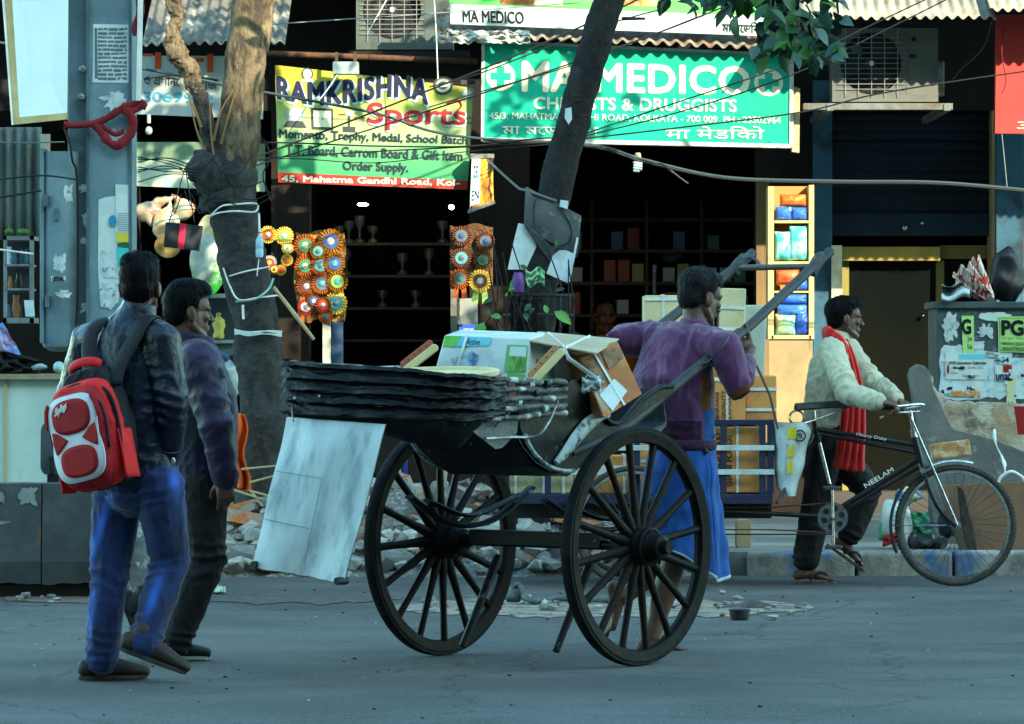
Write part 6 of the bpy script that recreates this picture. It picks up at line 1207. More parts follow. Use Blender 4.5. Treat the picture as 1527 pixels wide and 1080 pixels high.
def hair(root, M, k, m, extra=(), line=None, amp=.006):
    b = MB(); R3 = M.to_3x3()
    for c, r in (((0, -.012, .050), (.083, .106, .090)), ((0, -.045, .0), (.071, .070, .078)), ((0, .01, .075), (.078, .080, .062))) + tuple(extra): b.ell(M @ V(c), r, R3, 20, 14)
    b = remesh(b, .006 * k, 2); Mi = M.inverted(); L_ = [Mi @ p for p in b.v]
    for i, p in enumerate(b.v):
        q = L_[i]; g = math.atan2(q.x, q.y + .02)
        p += b.n[i] * (amp * .45 * nn(V((g * 7, q.z * 12, 1))) + amp * .28 * nn(q * 120) + amp * .5 * abs(nn(V((q.x * 60, q.y * 25, q.z * 16)))))
    def keep(q):
        n_ = .007 * nn(q * 60)
        if line: return line(q, n_)
        y = q.y + n_; z = q.z + n_
        if abs(q.x) > .058 and z < .014 and -.034 < y < .03: return False
        h = interp([-.12, -.05, -.03, -.022, .018, .03, .055, .075, .12], [-.070, -.066, -.03, -.022, -.018, .052, .066, .070, .072], y)
        return z > h
    kp = [keep(q) for q in L_]
    b.f = [f for f in b.f if all(kp[i] for i in f)]; b.mi = [0] * len(b.f)
    used = sorted({i for f in b.f for i in f}); mp_ = {o: n for n, o in enumerate(used)}; b.v = [b.v[i] for i in used]; b.f = [tuple(mp_[i] for i in f) for f in b.f]
    rh = random.Random(int(abs(M[0][3]) * 1000)); nv_ = len(b.v); ce = M @ V((0, -.01, .02)); R_l = M.to_3x3()
    for _ in range(2600):      # loose strands over the cap
        i = rh.randrange(nv_); p = b.v[i].copy(); n = (p - ce).normalized(); q = Mi @ p
        fl = R_l @ V((rh.gauss(0, .5), (.5 if q.y > .02 and q.z > .06 else -.35) + rh.gauss(0, .4), -.75 if q.z < .09 else -.1)); fl = (fl - n * fl.dot(n)).normalized()
        L_2 = rh.uniform(.010, .024) * k; d = (fl + n * rh.uniform(.10, .55)).normalized(); s = d.cross(n).normalized() * rh.uniform(.0007, .0015)
        p2 = p + d * L_2 * .6; p3 = p + d * L_2 - n * L_2 * .22; b.add([p - s - n * .002, p + s - n * .002, p2 + s * .8, p2 - s * .8, p3], [(0, 1, 2, 3), (3, 2, 4)])
    return b.build('hair', m, root, smooth=180, fix=False)
def hand_into(b, wr, fd, pn, side, curl=.5, k=1.0, spread=1.0, thumb=(.55, .62, -.45), tcurl=.5):
    """wr wrist, fd finger direction, pn direction the palm faces, side +1 thumb along fd x pn"""
    fd = V(fd).normalized(); pn = V(pn); pn = (pn - fd * pn.dot(fd)).normalized(); ax = fd.cross(pn) * side
    P = lambda x, y, z: wr + ax * (x * k) + fd * (y * k) - pn * (z * k)
    b.limb([P(0, .0, 0), P(.002, .03, 0), P(.003, .065, .002), P(.002, .085, .002)], [(.026 * k, .019 * k), (.036 * k, .018 * k), (.041 * k, .0165 * k), (.040 * k, .014 * k)], 14, side=ax)
    cu = curl if isinstance(curl, (tuple, list)) else [curl] * 4
    for i, (x, L_, r) in enumerate(((.030, .068, .0092), (.0105, .076, .0095), (-.0095, .071, .009), (-.029, .055, .008))):
        p = P(x, .085 - .006 * abs(i - 1), .002); d = (fd + ax * (x * 2.2 * spread)).normalized(); a = 0; pts = [p]; rs = [r * k * 1.05]
        for sgm, fr in ((.45, 1.0), (.32, 1.15), (.23, .9)):
            a += cu[i] * fr; dd = d * cos(a) + pn * sin(a); pts.append(pts[-1] + dd * (L_ * sgm * k)); rs.append(rs[-1] * .93)
        b.limb(pts, rs, 8)
    t = (ax * thumb[0] + fd * thumb[1] - pn * thumb[2]).normalized(); p = P(.026, .022, -.004); t2 = (t + (fd * .6 + pn * tcurl - ax * .5)).normalized()
    b.limb([p, p + t * .034 * k, p + t * .034 * k + (t + t2).normalized() * .030 * k, p + t * .034 * k + (t + t2).normalized() * .030 * k + t2 * .024 * k], [.014 * k, .0125 * k, .011 * k, .0095 * k], 8)
def foot_into(b, an, fwd, up=(0, 0, 1), k=1.0, side=1):
    fwd = V(fwd).normalized(); up = V(up); up = (up - fwd * up.dot(fwd)).normalized(); ax = fwd.cross(up)
    P = lambda x, y, z: an + ax * (x * k) + fwd * (y * k) + up * (z * k)
    b.limb([P(0, -.045, -.045), P(0, -.01, -.03), P(0, .04, -.032), P(.002, .09, -.045), P(.004, .125, -.052)], [(.026 * k, .028 * k), (.032 * k, .036 * k), (.033 * k, .030 * k), (.041 * k, .021 * k), (.043 * k, .014 * k)], 14, side=ax)
    for i in range(5):
        x = (-.034 + .017 * i) * side; b.limb([P(x, .125 - .008 * i, -.056), P(x * 1.05, .158 - .011 * i - (0 if i else -.004), -.060)], [(.0125 if i == 0 else .0085) * k, (.011 if i == 0 else .007) * k], 8)
def shoe(root, o, fwd, up, m, msole, k=1.0, laces=True):
    fwd = V(fwd).normalized(); up = V(up); up = (up - fwd * up.dot(fwd)).normalized(); ax = fwd.cross(up); M = frame(ax * k, fwd * k, up * k, o); R3 = M.to_3x3()
    b = MB(); b.limb([M @ V(p) for p in ((0, -.040, .048), (0, .03, .053), (0, .09, .048), (0, .15, .038), (0, .205, .030))], [(.038 * k, .040 * k), (.042 * k, .048 * k), (.045 * k, .040 * k), (.050 * k, .031 * k), (.044 * k, .025 * k)], 16, side=ax)
    b.limb([M @ V((0, -.005, .06)), M @ V((0, .0, .105))], [.043 * k, .042 * k], 14); b = remesh(b, .006, 3)
    for p in b.v:
        q = M.inverted() @ p
        if q.z < .012: p += up * (.012 - q.z) * k
    s = b.build('shoe', m, root, smooth=180); ORG[s] = ORG[root]
    out = []
    for i in range(36):
        a = 2 * pi * i / 36; y = .078 + .152 * sin(a); w = interp([-.08, -.03, .05, .15, .21, .235], [.0, .036, .038, .047, .036, .0], y); out.append((w * (1 if cos(a) > 0 else -1) * min(1, abs(cos(a)) * 2.2), y))
    b = MB(); b.prism([(x * .98, y * .96) for x, y in out], .017, M, 0.0); b.build('sole', msole, s, bevel=.005)
    if laces:
        b = MB()
        for j in range(4): y = .075 + .022 * j; z = interp([.03, .09, .15], [.092, .083, .062], y); b.tube([M @ V((-.022, y, z - .004)), M @ V((0, y + .004, z + .004)), M @ V((.022, y, z - .004))], .0032, 5)
        b.build('laces', mat('lace_pale', (.30, .32, .30), .8), s)
M_skin = mat('skin_brown', (.115, .055, .032), .5, (.095, .044, .026), 30, c3=(.15, .072, .042), s3=12, bump=.08, bscale=120, spec=.4)
M_skin2 = mat('skin_deep', (.085, .042, .026), .5, (.065, .032, .020), 30, c3=(.12, .06, .038), s3=12, bump=.08, bscale=120, spec=.4)
M_hair = mat('hair_black', (.002, .002, .0025), .5, (.004, .004, .005), 60, bump=.25, bscale=60, stretch=(1, 1, .3), spec=.06)
def body(root, m, J, Mh, k, hands, feet=(), neck_r=.052, thick=1.0):
    b = MB(); head_into(b, Mh, k)
    b.limb([J['neck'], (J['neck'] + Mh @ V((0, -.03, -.06))) / 2, Mh @ V((0, -.025, -.05))], [neck_r * 1.1, neck_r, neck_r], 14)
    R = J['right']
    b.limb([J['pelvis'], J['waist'], J['chest'], J['top']], [(.14, .10), (.13, .09), (.155, .10), (.13, .08)], 18, side=R); b.limb([J['top'], J['neck']], [.075, neck_r * 1.1], 12)
    for s in 'LR':
        b.limb([J['top'], J[s + 'sh']], [.06, .052], 12); b.limb([J[s + 'sh'], (J[s + 'sh'] + J[s + 'el']) / 2, J[s + 'el'], (J[s + 'el'] * .6 + J[s + 'wr'] * .4), J[s + 'wr']], [.048, .044, .037, .036, .025], 12)
        b.limb([J['pelvis'], J[s + 'hip']], [.09, .085], 12); b.limb([J[s + 'hip'], (J[s + 'hip'] + J[s + 'kn']) / 2, J[s + 'kn'], J[s + 'kn'] * .65 + J[s + 'an'] * .35, J[s + 'kn'] * .25 + J[s + 'an'] * .75, J[s + 'an']], [.085 * thick, .074 * thick, .054, .058, .040, .037], 14)
    for h in hands: hand_into(b, *h[0], **h[1])
    for f in feet: foot_into(b, *f[0], **f[1])
    b = remesh(b, .0052, 2); return b.build('body', m, root, smooth=180)
def headM(u, v, Y, fwd, k, up=(0, 0, 1)):
    f = V(fwd).normalized(); upv = V(up); upv = (upv - f * upv.dot(f)).normalized(); r_ = f.cross(upv); return frame(r_ * k, f * k, upv * k, W(u, v, Y))
def axis(a, c): return (c - a).normalized()
# ======================================================= walker in the dark jacket with the backpack
YA = 17.35
fA = V((.50, .866, 0)); rA = V((.866, -.50, 0))
P = lambda u, v, dy=0.0: W(u, v, YA + dy)
J = dict(right=rA, neck=P(203, 466), top=P(190, 505), chest=P(190, 560), waist=P(199, 640), pelvis=P(205, 705), Lsh=P(134, 508, .11), Rsh=P(240, 508, -.11), Lel=P(104, 600, .2), Lwr=P(122, 690, .30), Rel=P(256, 600, -.14), Rwr=P(250, 676, -.06),
         Lhip=P(176, 722, .07), Rhip=P(236, 722, -.07), Lkn=P(163, 855, .04), Lan=P(150, 985, .02), Rkn=P(254, 838, .02), Ran=P(215, 958, -.10))
pa = thing('person', 'man seen from behind in a dark leather jacket and blue jeans wearing a red backpack', 'person', (J['pelvis'].x, YA, 0), 'pedestrians walking past the rickshaw')
MhA = headM(209, 428, YA + .02, (.12, .99, 0), .95)
body(pa, M_skin, J, MhA, .95, [((J['Rwr'], J['Rwr'] - J['Rel'], -rA, -1), dict(curl=.5)), ((J['Lwr'], J['Lwr'] - J['Lel'], rA, 1), dict(curl=.6))])
hair(pa, MhA, .95, M_hair, (((0, .015, .105), (.075, .085, .045)), ((-.03, -.03, .10), (.05, .06, .045))), amp=.008); face_parts(pa, MhA, .95, M_hair, tache=False)
b = MB(); S = rA
b.limb([P(206, 712), P(201, 660), P(195, 600), P(189, 550), P(188, 512)], [(.178, .135), (.168, .128), (.182, .132), (.196, .132), (.175, .105)], 26, side=S)
b.limb([P(188, 510), P(200, 478)], [(.135, .10), (.085, .075)], 20, side=S)
for s in 'LR': b.limb([J[s + 'sh'] * .8 + J['top'] * .2, J[s + 'sh'], (J[s + 'sh'] + J[s + 'el']) / 2, J[s + 'el'], (J[s + 'el'] + J[s + 'wr']) / 2, J[s + 'wr']], [.082, .078, .068, .066, .060, .050], 18); b.limb([J['top'], J[s + 'sh']], [.09, .075], 14)
b = remesh(b, .007, 4)
folds(b, [(J['Rel'], axis(J['Rsh'], J['Rwr']), .12, .040, .017, .08), (J['Rsh'] * .6 + J['Rel'] * .4, axis(J['Rsh'], J['Rel']), .10, .05, .012, .08), (J['Lel'], axis(J['Lsh'], J['Lwr']), .10, .04, .014, .08), (P(203, 690), V((0, 0, 1)), .09, .06, .012, .2), (P(195, 610), V((0, 0, 1)), .12, .08, .008, .2)], .0065, 6, (1, 1, .5), 3.)
M_leather = mat('leather_jacket', (.002, .004, .012), .27, (.003, .007, .020), 5, c3=(.006, .014, .038), s3=3, bump=.45, bscale=22, rvar=.1, spec=.34)
jk = b.build('jacket', M_leather, pa, smooth=180); ORG[jk] = ORG[pa]
b = MB(); b.tube([P(201, 480), P(205, 466), P(208, 451)], [(.092, .083), (.078, .072), (.068, .064)], 28, side=S); b = remesh(b, .006, 3); folds(b, [(P(204, 462), V((0, 0, 1)), .04, .03, .005, .1)], .003); b.build('collar', M_leather, jk, smooth=180)
b = MB()
for s in (-1, 1): b.tube(bez([P(188, 520) + S * (s * .10) - fA * .128, P(190, 565) + S * (s * .115) - fA * .135, P(196, 640) + S * (s * .10) - fA * .13], 14), .004, 6)
b.build('back_seam', mat('leather_seam', (.006, .008, .012), .5), jk)
def seam_ring(c, ax, r_, m, root, name, n=28):
    x = ax.orthogonal().normalized(); y = ax.cross(x); b = MB(); b.tube([c + (x * cos(a) + y * sin(a)) * r_ for a in [2 * pi * i / n for i in range(n)]], .006, 6, closed=True); b.build(name, m, root, smooth=180)
for s in 'R': seam_ring(J[s + 'wr'] * .9 + J[s + 'el'] * .1, axis(J[s + 'el'], J[s + 'wr']), .053, M_leather, jk, 'cuff')
b = MB(); b.ell(P(258, 688, -.16), (.010, .006, .016)); b.build('zip_pull', M_chrome, jk, smooth=180)
# jeans
def trousers(root, J, m, rad, cuff, voxel=.0065, jf=(), amp=.0075, seed=1., hem=None, hipr=(.165, .125), extra=None, seatdrop=.02):
    b = MB(); pel = J['pelvis']
    b.limb([pel + V((0, 0, .07)), pel, pel - V((0, 0, .06))], [hipr, (hipr[0] + .005, hipr[1] + .005), (hipr[0] - .012, hipr[1])], 24, side=J['right'])
    for s in 'LR':
        hp, kn, an = J[s + 'hip'], J[s + 'kn'], J[s + 'an']
        b.limb([hp, hp * .6 + kn * .4, kn, kn * .6 + an * .4, kn * .25 + an * .75, an + (kn - an).normalized() * hem if hem else an], [rad[0], rad[1], rad[2], rad[3], rad[4], cuff], 20)
    b = remesh(b, voxel, 4); folds(b, jf, amp, 6, (1, 1, .55), seed)
    if extra: extra(b)
    return b.build('trousers', m, root, smooth=180)
def jeansmat():
    m = mat('denim', (.006, .015, .066), .8, (.009, .026, .11), 7, c3=(.005, .010, .036), s3=4, bump=.25, bscale=160, sheen=.2)
    nt = m.node_tree; N = nt.nodes; L = nt.links; bs = N['Principled BSDF']; src = bs.inputs['Base Color'].links[0].from_socket
    at = N.new('ShaderNodeAttribute'); at.attribute_name = 'wear'; mx = N.new('ShaderNodeMix'); mx.data_type = 'RGBA'; L.new(at.outputs['Fac'], mx.inputs[0]); L.new(src, mx.inputs[6]); mx.inputs[7].default_value = (.035, .15, .66, 1)
    L.new(mx.outputs[2], bs.inputs['Base Color']); return m
jf = []
for s in 'LR':
    hp, kn, an = J[s + 'hip'], J[s + 'kn'], J[s + 'an']
    jf += [(kn, axis(hp, an), .10, .045, .016, .09), (an + (kn - an) * .13, axis(kn, an), .07, .030, .024, .08), (hp + V((0, 0, -.06)), axis(hp, kn), .08, .05, .012, .12)]
jn = trousers(pa, J, jeansmat(), [.098, .090, .076, .071, .066], .066, jf=jf, seed=4.)
jn.name = 'jeans'
wear = jn.data.attributes.new('wear', 'FLOAT', 'POINT')
spots = [(P(143, 800, -.05), V((.35, .2, 1)).normalized(), .026, .20), (P(135, 915, -.05), V((.1, 0, 1)), .018, .10), (P(228, 885, -.18), V((.30, .1, 1)).normalized(), .026, .085), (P(258, 722, -.2), V((-.1, 0, 1)), .022, .05)]
ww = []
for v_ in jn.data.vertices:
    p = v_.co + ORG[pa]; w_ = 0
    for c, ax, r_, L_ in spots:
        q_ = p - c; t = q_.dot(ax); rr_ = (q_ - ax * t); rr_ = math.hypot(rr_.x, rr_.z) if abs(rr_.y) < .16 else 9
        w_ = max(w_, math.exp(-(rr_ / r_ * 1.35) ** 2 - (t / L_) ** 2))
    ww.append(min(.8, w_ * .85 * (.8 + .5 * nn(p * 14))))
wear.data.foreach_set('value', ww)
M_shoeb = mat('shoe_brown', (.028, .018, .015), .6, (.04, .027, .022), 9, bump=.2); M_soleb = mat('sole_dark', (.016, .012, .011), .7, (.05, .045, .04), 8)
shoe(pa, V((J['Lan'].x - .02, J['Lan'].y + .0, 0.004)), (.93, .35, 0), (0, 0, 1), M_shoeb, M_soleb, .98, False)
oR = W(200, 978, YA - .12); shoe(pa, oR, (.85, .15, -.33), (.33, 0, .9), M_shoeb, M_soleb, 1.0)
# backpack
bp_c = P(139, 638) - fA * .03; bp_c = W(141, 640, YA - .20)
tilt = rad_(13); bn = V((-.50, -.866, 0)); bu = V((-sin(tilt) * .866, .5 * sin(tilt), cos(tilt))); bx = bu.cross(bn).normalized(); bx = -bx if bx.x < 0 else bx
MB_ = frame(bx, bu, bn, bp_c)      # local: x across, y up, z away from the wearer's back
bpk = thing('backpack', 'red backpack with a white web pattern worn by the man in the dark jacket', 'backpack', bp_c - V((0, 0, .25)))
M_bred = mat('pack_red', (.66, .016, .016), .62, (.54, .012, .014), 6, bump=.25, bscale=120); M_bdk = mat('pack_darkred', (.34, .008, .012), .65, (.27, .006, .010), 6, bump=.35, bscale=160); M_bblk = mat('pack_black', (.004, .0045, .007), .65, (.007, .008, .011), 8, bump=.3, bscale=80)
def packbody(z0, z1, w, h0, h1, top, name, m, bev):
    prof = []
    for k in range(48):
        a = 2 * pi * k / 48; c, s_ = cos(a), sin(a); e = .42; x = w * abs(c) ** e * (1 if c > 0 else -1); yy = abs(s_) ** e * (1 if s_ > 0 else -1); y = (h1 if yy > 0 else h0) * abs(yy)
        x *= interp([-h0 if h0 > 0 else h0, 0, h1], [1, 1, top], y); prof.append((x, y if yy > 0 else -abs(h0) * abs(yy)))
    b = MB(); nz = 6; vs = []
    for q_ in range(nz + 1):
        t = q_ / nz; sc_ = 1 - .16 * abs(2 * t - 1) ** 3 if t < .5 else 1 - bev * abs(2 * t - 1) ** 2.5
        for x, y in prof: vs.append(MB_ @ V((x * sc_, y * sc_, lerp(z0, z1, t))))
    fs = [(i * 48 + j, i * 48 + (j + 1) % 48, (i + 1) * 48 + (j + 1) % 48, (i + 1) * 48 + j) for i in range(nz) for j in range(48)] + [tuple(range(47, -1, -1)), tuple(nz * 48 + j for j in range(48))]
    b.add(vs, fs); b = remesh(b, .006, 3); folds(b, [], .004, 9, (1, 1, 1), 8.); return b.build(name, m, bpk, smooth=180)
packbody(-.10, .02, .150, .235, .245, .72, 'back_panel', M_bblk, .05)
packbody(-.01, .085, .152, .240, .19, .86, 'main_compartment', M_bred, .10)
packbody(.05, .125, .138, .232, .150, .90, 'front_pocket', M_bdk, .16)
zz = .1335
def pk(poly, z): return [MB_ @ V((x, y, z + zz - .9 * (x * x + (y + .03) * (y + .03) * .6) * .30)) for x, y in poly]
def packshape(poly, z, m, name, d=.006):
    # subdivided fan so the patch follows the bulge of the pocket
    n = len(poly); cx = sum(p[0] for p in poly) / n; cy = sum(p[1] for p in poly) / n; b = MB(); rings = 4; vs = pk([(cx, cy)], z)
    for r_ in range(1, rings + 1): vs += pk([(lerp(cx, x, r_ / rings), lerp(cy, y, r_ / rings)) for x, y in poly], z)
    fs = [(0, 1 + i, 1 + (i + 1) % n) for i in range(n)] + [(1 + r_ * n + i, 1 + (r_ + 1) * n + i, 1 + (r_ + 1) * n + (i + 1) % n, 1 + r_ * n + (i + 1) % n) for r_ in range(rings - 1) for i in range(n)]
    b.add(vs, fs); return b.build(name, m, bpk, solid=d, smooth=180)
sup = lambda cx, cy, rx, ry, e=.75, n=36: [(cx + rx * abs(cos(a)) ** e * (1 if cos(a) > 0 else -1), cy + ry * abs(sin(a)) ** e * (1 if sin(a) > 0 else -1)) for a in [2 * pi * i / n for i in range(n)]]
M_web = mat('web_white', (.62, .64, .68), .6, (.5, .52, .57), 7)
outl = []
for i in range(72):
    a = 2 * pi * i / 72; c, s_ = cos(a), sin(a); e = .5; x = .122 * abs(c) ** e * (1 if c > 0 else -1); y = -.035 + .172 * abs(s_) ** e * (1 if s_ > 0 else -1); x *= 1 - .10 * math.exp(-((y + .02) / .05) ** 2); outl.append((x, y))
packshape(outl, .004, M_web, 'white_web')
packshape(sup(-.002, .052, .090, .068), .010, M_bdk, 'pocket_patch'); packshape(sup(.0, -.127, .086, .062), .010, M_bdk, 'pocket_patch')
for s in (-1, 1): packshape([(s * .103, .008), (s * .080, -.002), (s * .050, -.026), (s * .036, -.038), (s * .050, -.050), (s * .080, -.072), (s * .100, -.082), (s * .106, -.04)], .010, M_bdk, 'pocket_patch')
for s in (-1, 1): packshape([(s * .112, .09), (s * .100, .115), (s * .108, .122), (s * .124, .098), (s * .132, .06), (s * .126, .02), (s * .120, .03)], .009, M_bdk, 'pocket_patch')
b = MB(); b.tube(bez([MB_ @ V(p) for p in ((-.146, -.10, .055), (-.150, .05, .058), (-.120, .135, .062), (0, .172, .075), (.118, .135, .062), (.152, .05, .058), (.150, -.10, .055))], 40), [(.014, .009)] * 37, 8); b.build('zip', M_bblk, bpk, smooth=180)
b = MB(); b.tube(bez([MB_ @ V(p) for p in ((-.130, -.10, .108), (-.134, .03, .108), (-.105, .105, .110), (0, .128, .116), (.105, .105, .110), (.134, .03, .108), (.130, -.10, .108))], 40), .005, 6); b.build('zip', M_bblk, bpk, smooth=180)
b = MB(); b.tube(bez([MB_ @ V(p) for p in ((-.075, .245, -.02), (-.05, .262, .0), (0, .268, .01), (.05, .262, .0), (.075, .245, -.02))], 20), [(.020, .011)] * 21, 10); b.build('grab_handle', M_bred, bpk, smooth=180)
for s, yy in ((1, -.08), (-1, -.08)):
    b = MB(); b.grid(lambda u_, v_: MB_ @ V((s * (.156 + .010 * sin(pi * u_) * sin(pi * v_)), lerp(-.225, -.03, v_), lerp(-.02, .07, u_))), 10, 10); b.build('side_pocket', M_bred, bpk, solid=.006, smooth=180)
txt_m = lambda x, y, off: MB_ @ V((lerp(-.075, -.015, x) + .012 * y, lerp(.058, .098, y) + .018 * x, zz + .013 + off - .9 * (.045 ** 2 + .11 ** 2 * .6) * .55))
text('SkyBags', txt_m, M_white, bpk, 'lettering', .03, off=.004)
b = MB(); b.ell(MB_ @ V((-.058, .092, zz + .010)), (.004, .004, .004)); b.build('lettering', M_white, bpk)
# straps over the shoulders
for s, pts in ((1, [(170, 575), (178, 545), (200, 505), (215, 478), (228, 474), (244, 492)]), (-1, [(140, 560), (133, 530), (136, 500), (150, 480), (160, 478), (150, 492)])):
    dys = [-.24, -.20, -.165, -.12, -.02, .08] if s > 0 else [-.14, -.08, -.045, -.02, .08, .18]
    b = MB(); b.tube(bez([P(u, v, dy) for (u, v), dy in zip(pts, dys)], 20), [(.036, .010)] * 21, 12, side=rA); b.build('shoulder_strap', M_bblk, bpk, smooth=180)
# ======================================================= walker in the purple padded jacket
YBm = 18.45
fB = V((.93, .36, 0)); rB = V((.36, -.93, 0))
P = lambda u, v, dy=0.0: W(u, v, YBm + dy)
J = dict(right=rB, neck=P(284, 508), top=P(290, 535), chest=P(296, 580), waist=P(299, 655), pelvis=P(299, 710), Lsh=P(286, 540, .19), Rsh=P(298, 540, -.17), Lel=P(290, 640, .26), Lwr=P(318, 715, .22), Rel=P(322, 636, -.24), Rwr=P(336, 712, -.22),
         Lhip=P(297, 720, .09), Rhip=P(301, 720, -.08), Lkn=P(285, 845, .12), Lan=P(208, 905, .10), Rkn=P(308, 835, -.07), Ran=P(261, 958, -.05))
pb = thing('person', 'bearded man in a purple padded jacket and black trousers walking beside the backpack', 'person', (J['pelvis'].x, YBm, 0), 'pedestrians walking past the rickshaw')
MhB = headM(281, 465, YBm, (.93, .36, -.03), .96)
body(pb, M_skin2, J, MhB, .96, [((J['Rwr'], V((.05, 0, -1)), V((-.2, .9, 0)), -1), dict(curl=(.35, .45, .5, .55))), ((J['Lwr'], V((.2, 0, -1)), V((0, -1, 0)), 1), dict(curl=.5))])
hair(pb, MhB, .96, M_hair, (((0, .045, .095), (.068, .055, .042)), ((0, .0, .108), (.07, .09, .040))), amp=.006); face_parts(pb, MhB, .96, M_hair, beard=True)
M_puff = mat('padded_purple', (.017, .009, .042), .5, (.011, .007, .028), 5, c3=(.006, .005, .012), s3=2.2, lo3=.5, hi3=.62, bump=.3, bscale=18, sheen=.1, rvar=.1)
b = MB()
b.limb([P(300, 715), P(300, 650), P(297, 590), P(292, 545)], [(.175, .145), (.180, .150), (.190, .150), (.165, .115)], 24, side=rB); b.limb([P(291, 545), P(286, 515)], [(.13, .10), (.075, .075)], 18, side=rB)
for s in 'LR': b.limb([J['top'], J[s + 'sh']], [.10, .085], 14); b.limb([J[s + 'sh'], (J[s + 'sh'] + J[s + 'el']) / 2, J[s + 'el'], (J[s + 'el'] + J[s + 'wr']) / 2, J[s + 'wr']], [.088, .080, .074, .066, .052], 18)
b = remesh(b, .007, 4)
qf = [(J['Rel'], axis(J['Rsh'], J['Rel']), .30, .075, .016, .09), (P(298, 640), V((0, 0, 1)), .20, .11, .014, .22), (J['Rwr'], axis(J['Rel'], J['Rwr']), .09, .04, .012, .08)]
folds(b, qf, .0065, 6, (1, 1, .8), 9.); jk = b.build('jacket', M_puff, pb, smooth=180); ORG[jk] = ORG[pb]
b = MB(); b.tube([P(286, 528), P(287, 512), P(290, 498)], [(.095, .10), (.085, .090), (.080, .086)], 26, side=rB); b = remesh(b, .006, 3); folds(b, [(P(287, 512), V((0, 0, 1)), .04, .03, .006, .1)], .003); b.build('collar', mat('collar_dark', (.014, .011, .028), .6, (.02, .014, .036), 8), jk, smooth=180)
q = quad(P(322, 545, -.22), P(334, 551, -.24), P(337, 566, -.24), P(325, 561, -.22)); board(q, mat('badge_grey', (.26, .28, .34), .6, (.10, .10, .16), 30), jk, 'sleeve_badge', .003)
jf = []
for s in 'LR':
    hp, kn, an = J[s + 'hip'], J[s + 'kn'], J[s + 'an']; jf += [(kn, axis(hp, an), .12, .05, .018, .10), (an + (kn - an) * .15, axis(kn, an), .09, .035, .022, .08)]
M_trk = mat('trouser_black', (.006, .0055, .007), .75, (.010, .009, .011), 6, bump=.2, bscale=60)
trousers(pb, J, M_trk, [.102, .095, .083, .075, .068], .066, jf=jf, seed=6., hipr=(.15, .135))
M_shoek = mat('shoe_black', (.012, .013, .016), .55, (.02, .021, .025), 8); M_solew = mat('sole_pale', (.34, .36, .34), .7, (.22, .24, .23), 8)
oo = G(240, 985); shoe(pb, V((oo.x, oo.y - .02, .004)), (.96, .1, 0), (0, 0, 1), M_shoek, M_solew, .95)
shoe(pb, P(178, 908, .08), (.36, -.03, -.9), (.92, .1, .36), M_shoek, M_solew, .92, False)
# ======================================================= rickshaw puller
YPm = 19.25
fP = V((.70, .714, 0)); rP = V((.714, -.70, 0))
P = lambda u, v, dy=0.0: W(u, v, YPm + dy)
J = dict(right=rP, neck=P(1036, 484), top=P(1024, 512), chest=P(1008, 562), waist=P(1016, 640), pelvis=P(1018, 700), Lsh=P(962, 506, .16), Rsh=P(1080, 520, -.16), Lel=P(908, 505, .04), Lwr=P(942, 492, .22), Rel=P(1098, 580, -.30), Rwr=P(1113, 528, -.10),
         Lhip=P(1004, 712, .07), Rhip=P(1030, 712, -.07), Lkn=P(1006, 832, .16), Lan=P(930, 890, -.02), Rkn=P(1003, 842, -.04), Ran=P(972, 950, -.06))
pp = thing('person', 'rickshaw puller in a faded purple sweater and blue checked lungi leaning into the shafts', 'person', (J['pelvis'].x, YPm, 0))
MhP = headM(1045, 444, YPm + .03, (.80, .56, -.22), .97)
near = [R_(i, j, z) for (i, z), j in sp]
def on_shaft(u, s):   # point on a shaft centre at picture column u
    best = None
    for k in range(200):
        t = k / 199; A = bez_sh[s][int(t * (len(bez_sh[s]) - 1))]
        if best is None or abs(pu(A) - u) < abs(pu(best) - u): best = A
    return best
bez_sh = {s: bez([R_(i, s * j, z) for (i, z), j in sp], 80) for s in (1, -1)}
hR = on_shaft(1106, 1); hL = on_shaft(952, -1); sdir = (near[1] - near[4]).normalized()
J['Rwr'] = hR + V((.030, -.060, -.060)); J['Lwr'] = hL + V((-.035, -.07, -.030)); J['Rel'] = W(1100, 578, J['Rsh'].y - .02); J['Lel'] = W(910, 506, J['Lsh'].y - .10)
nR = (hR - J['Rwr']).normalized(); nL = (hL - J['Lwr']).normalized()
def grip(wr, ctr, shaft, side): 
    f = (ctr - wr); f = (f - shaft * f.dot(shaft)).normalized(); pn = f.cross(shaft) * side; return f, pn
fR, pR = grip(J['Rwr'], hR, sdir, -1); fL, pL = grip(J['Lwr'], hL, sdir, 1)
oR_ = hR - fR * .075 - pR * .038; oL_ = hL - fL * .075 - pL * .038; J['Rwr'] = oR_; J['Lwr'] = oL_
toeL = W(925, 966, J['Lan'].y)
body(pp, M_skin2, J, MhP, .97, [((oR_, fR, pR, 1 if (fR.cross(pR)).dot(sdir) > 0 else -1), dict(curl=(.95, .95, .98, 1.0), thumb=(.35, .75, -.7), tcurl=.9)), ((oL_, fL, pL, 1 if (fL.cross(pL)).dot(sdir) > 0 else -1), dict(curl=(.95, .95, .98, 1.0), thumb=(.35, .75, -.7), tcurl=.9))],
     [((J['Ran'], V((.93, .25, -.02))), dict(k=.98, side=-1)), ((J['Lan'] , V((.0, .12, -1)), V((1, .3, 0))), dict(k=1.08, side=1))])
hair(pp, MhP, .97, mat('hair_greying', (.005, .0055, .007), .5, (.012, .013, .016), 50, bump=.5, bscale=70, spec=.12), (((0, -.05, .06), (.082, .07, .07)),), amp=.012); face_parts(pp, MhP, .97, M_hair)
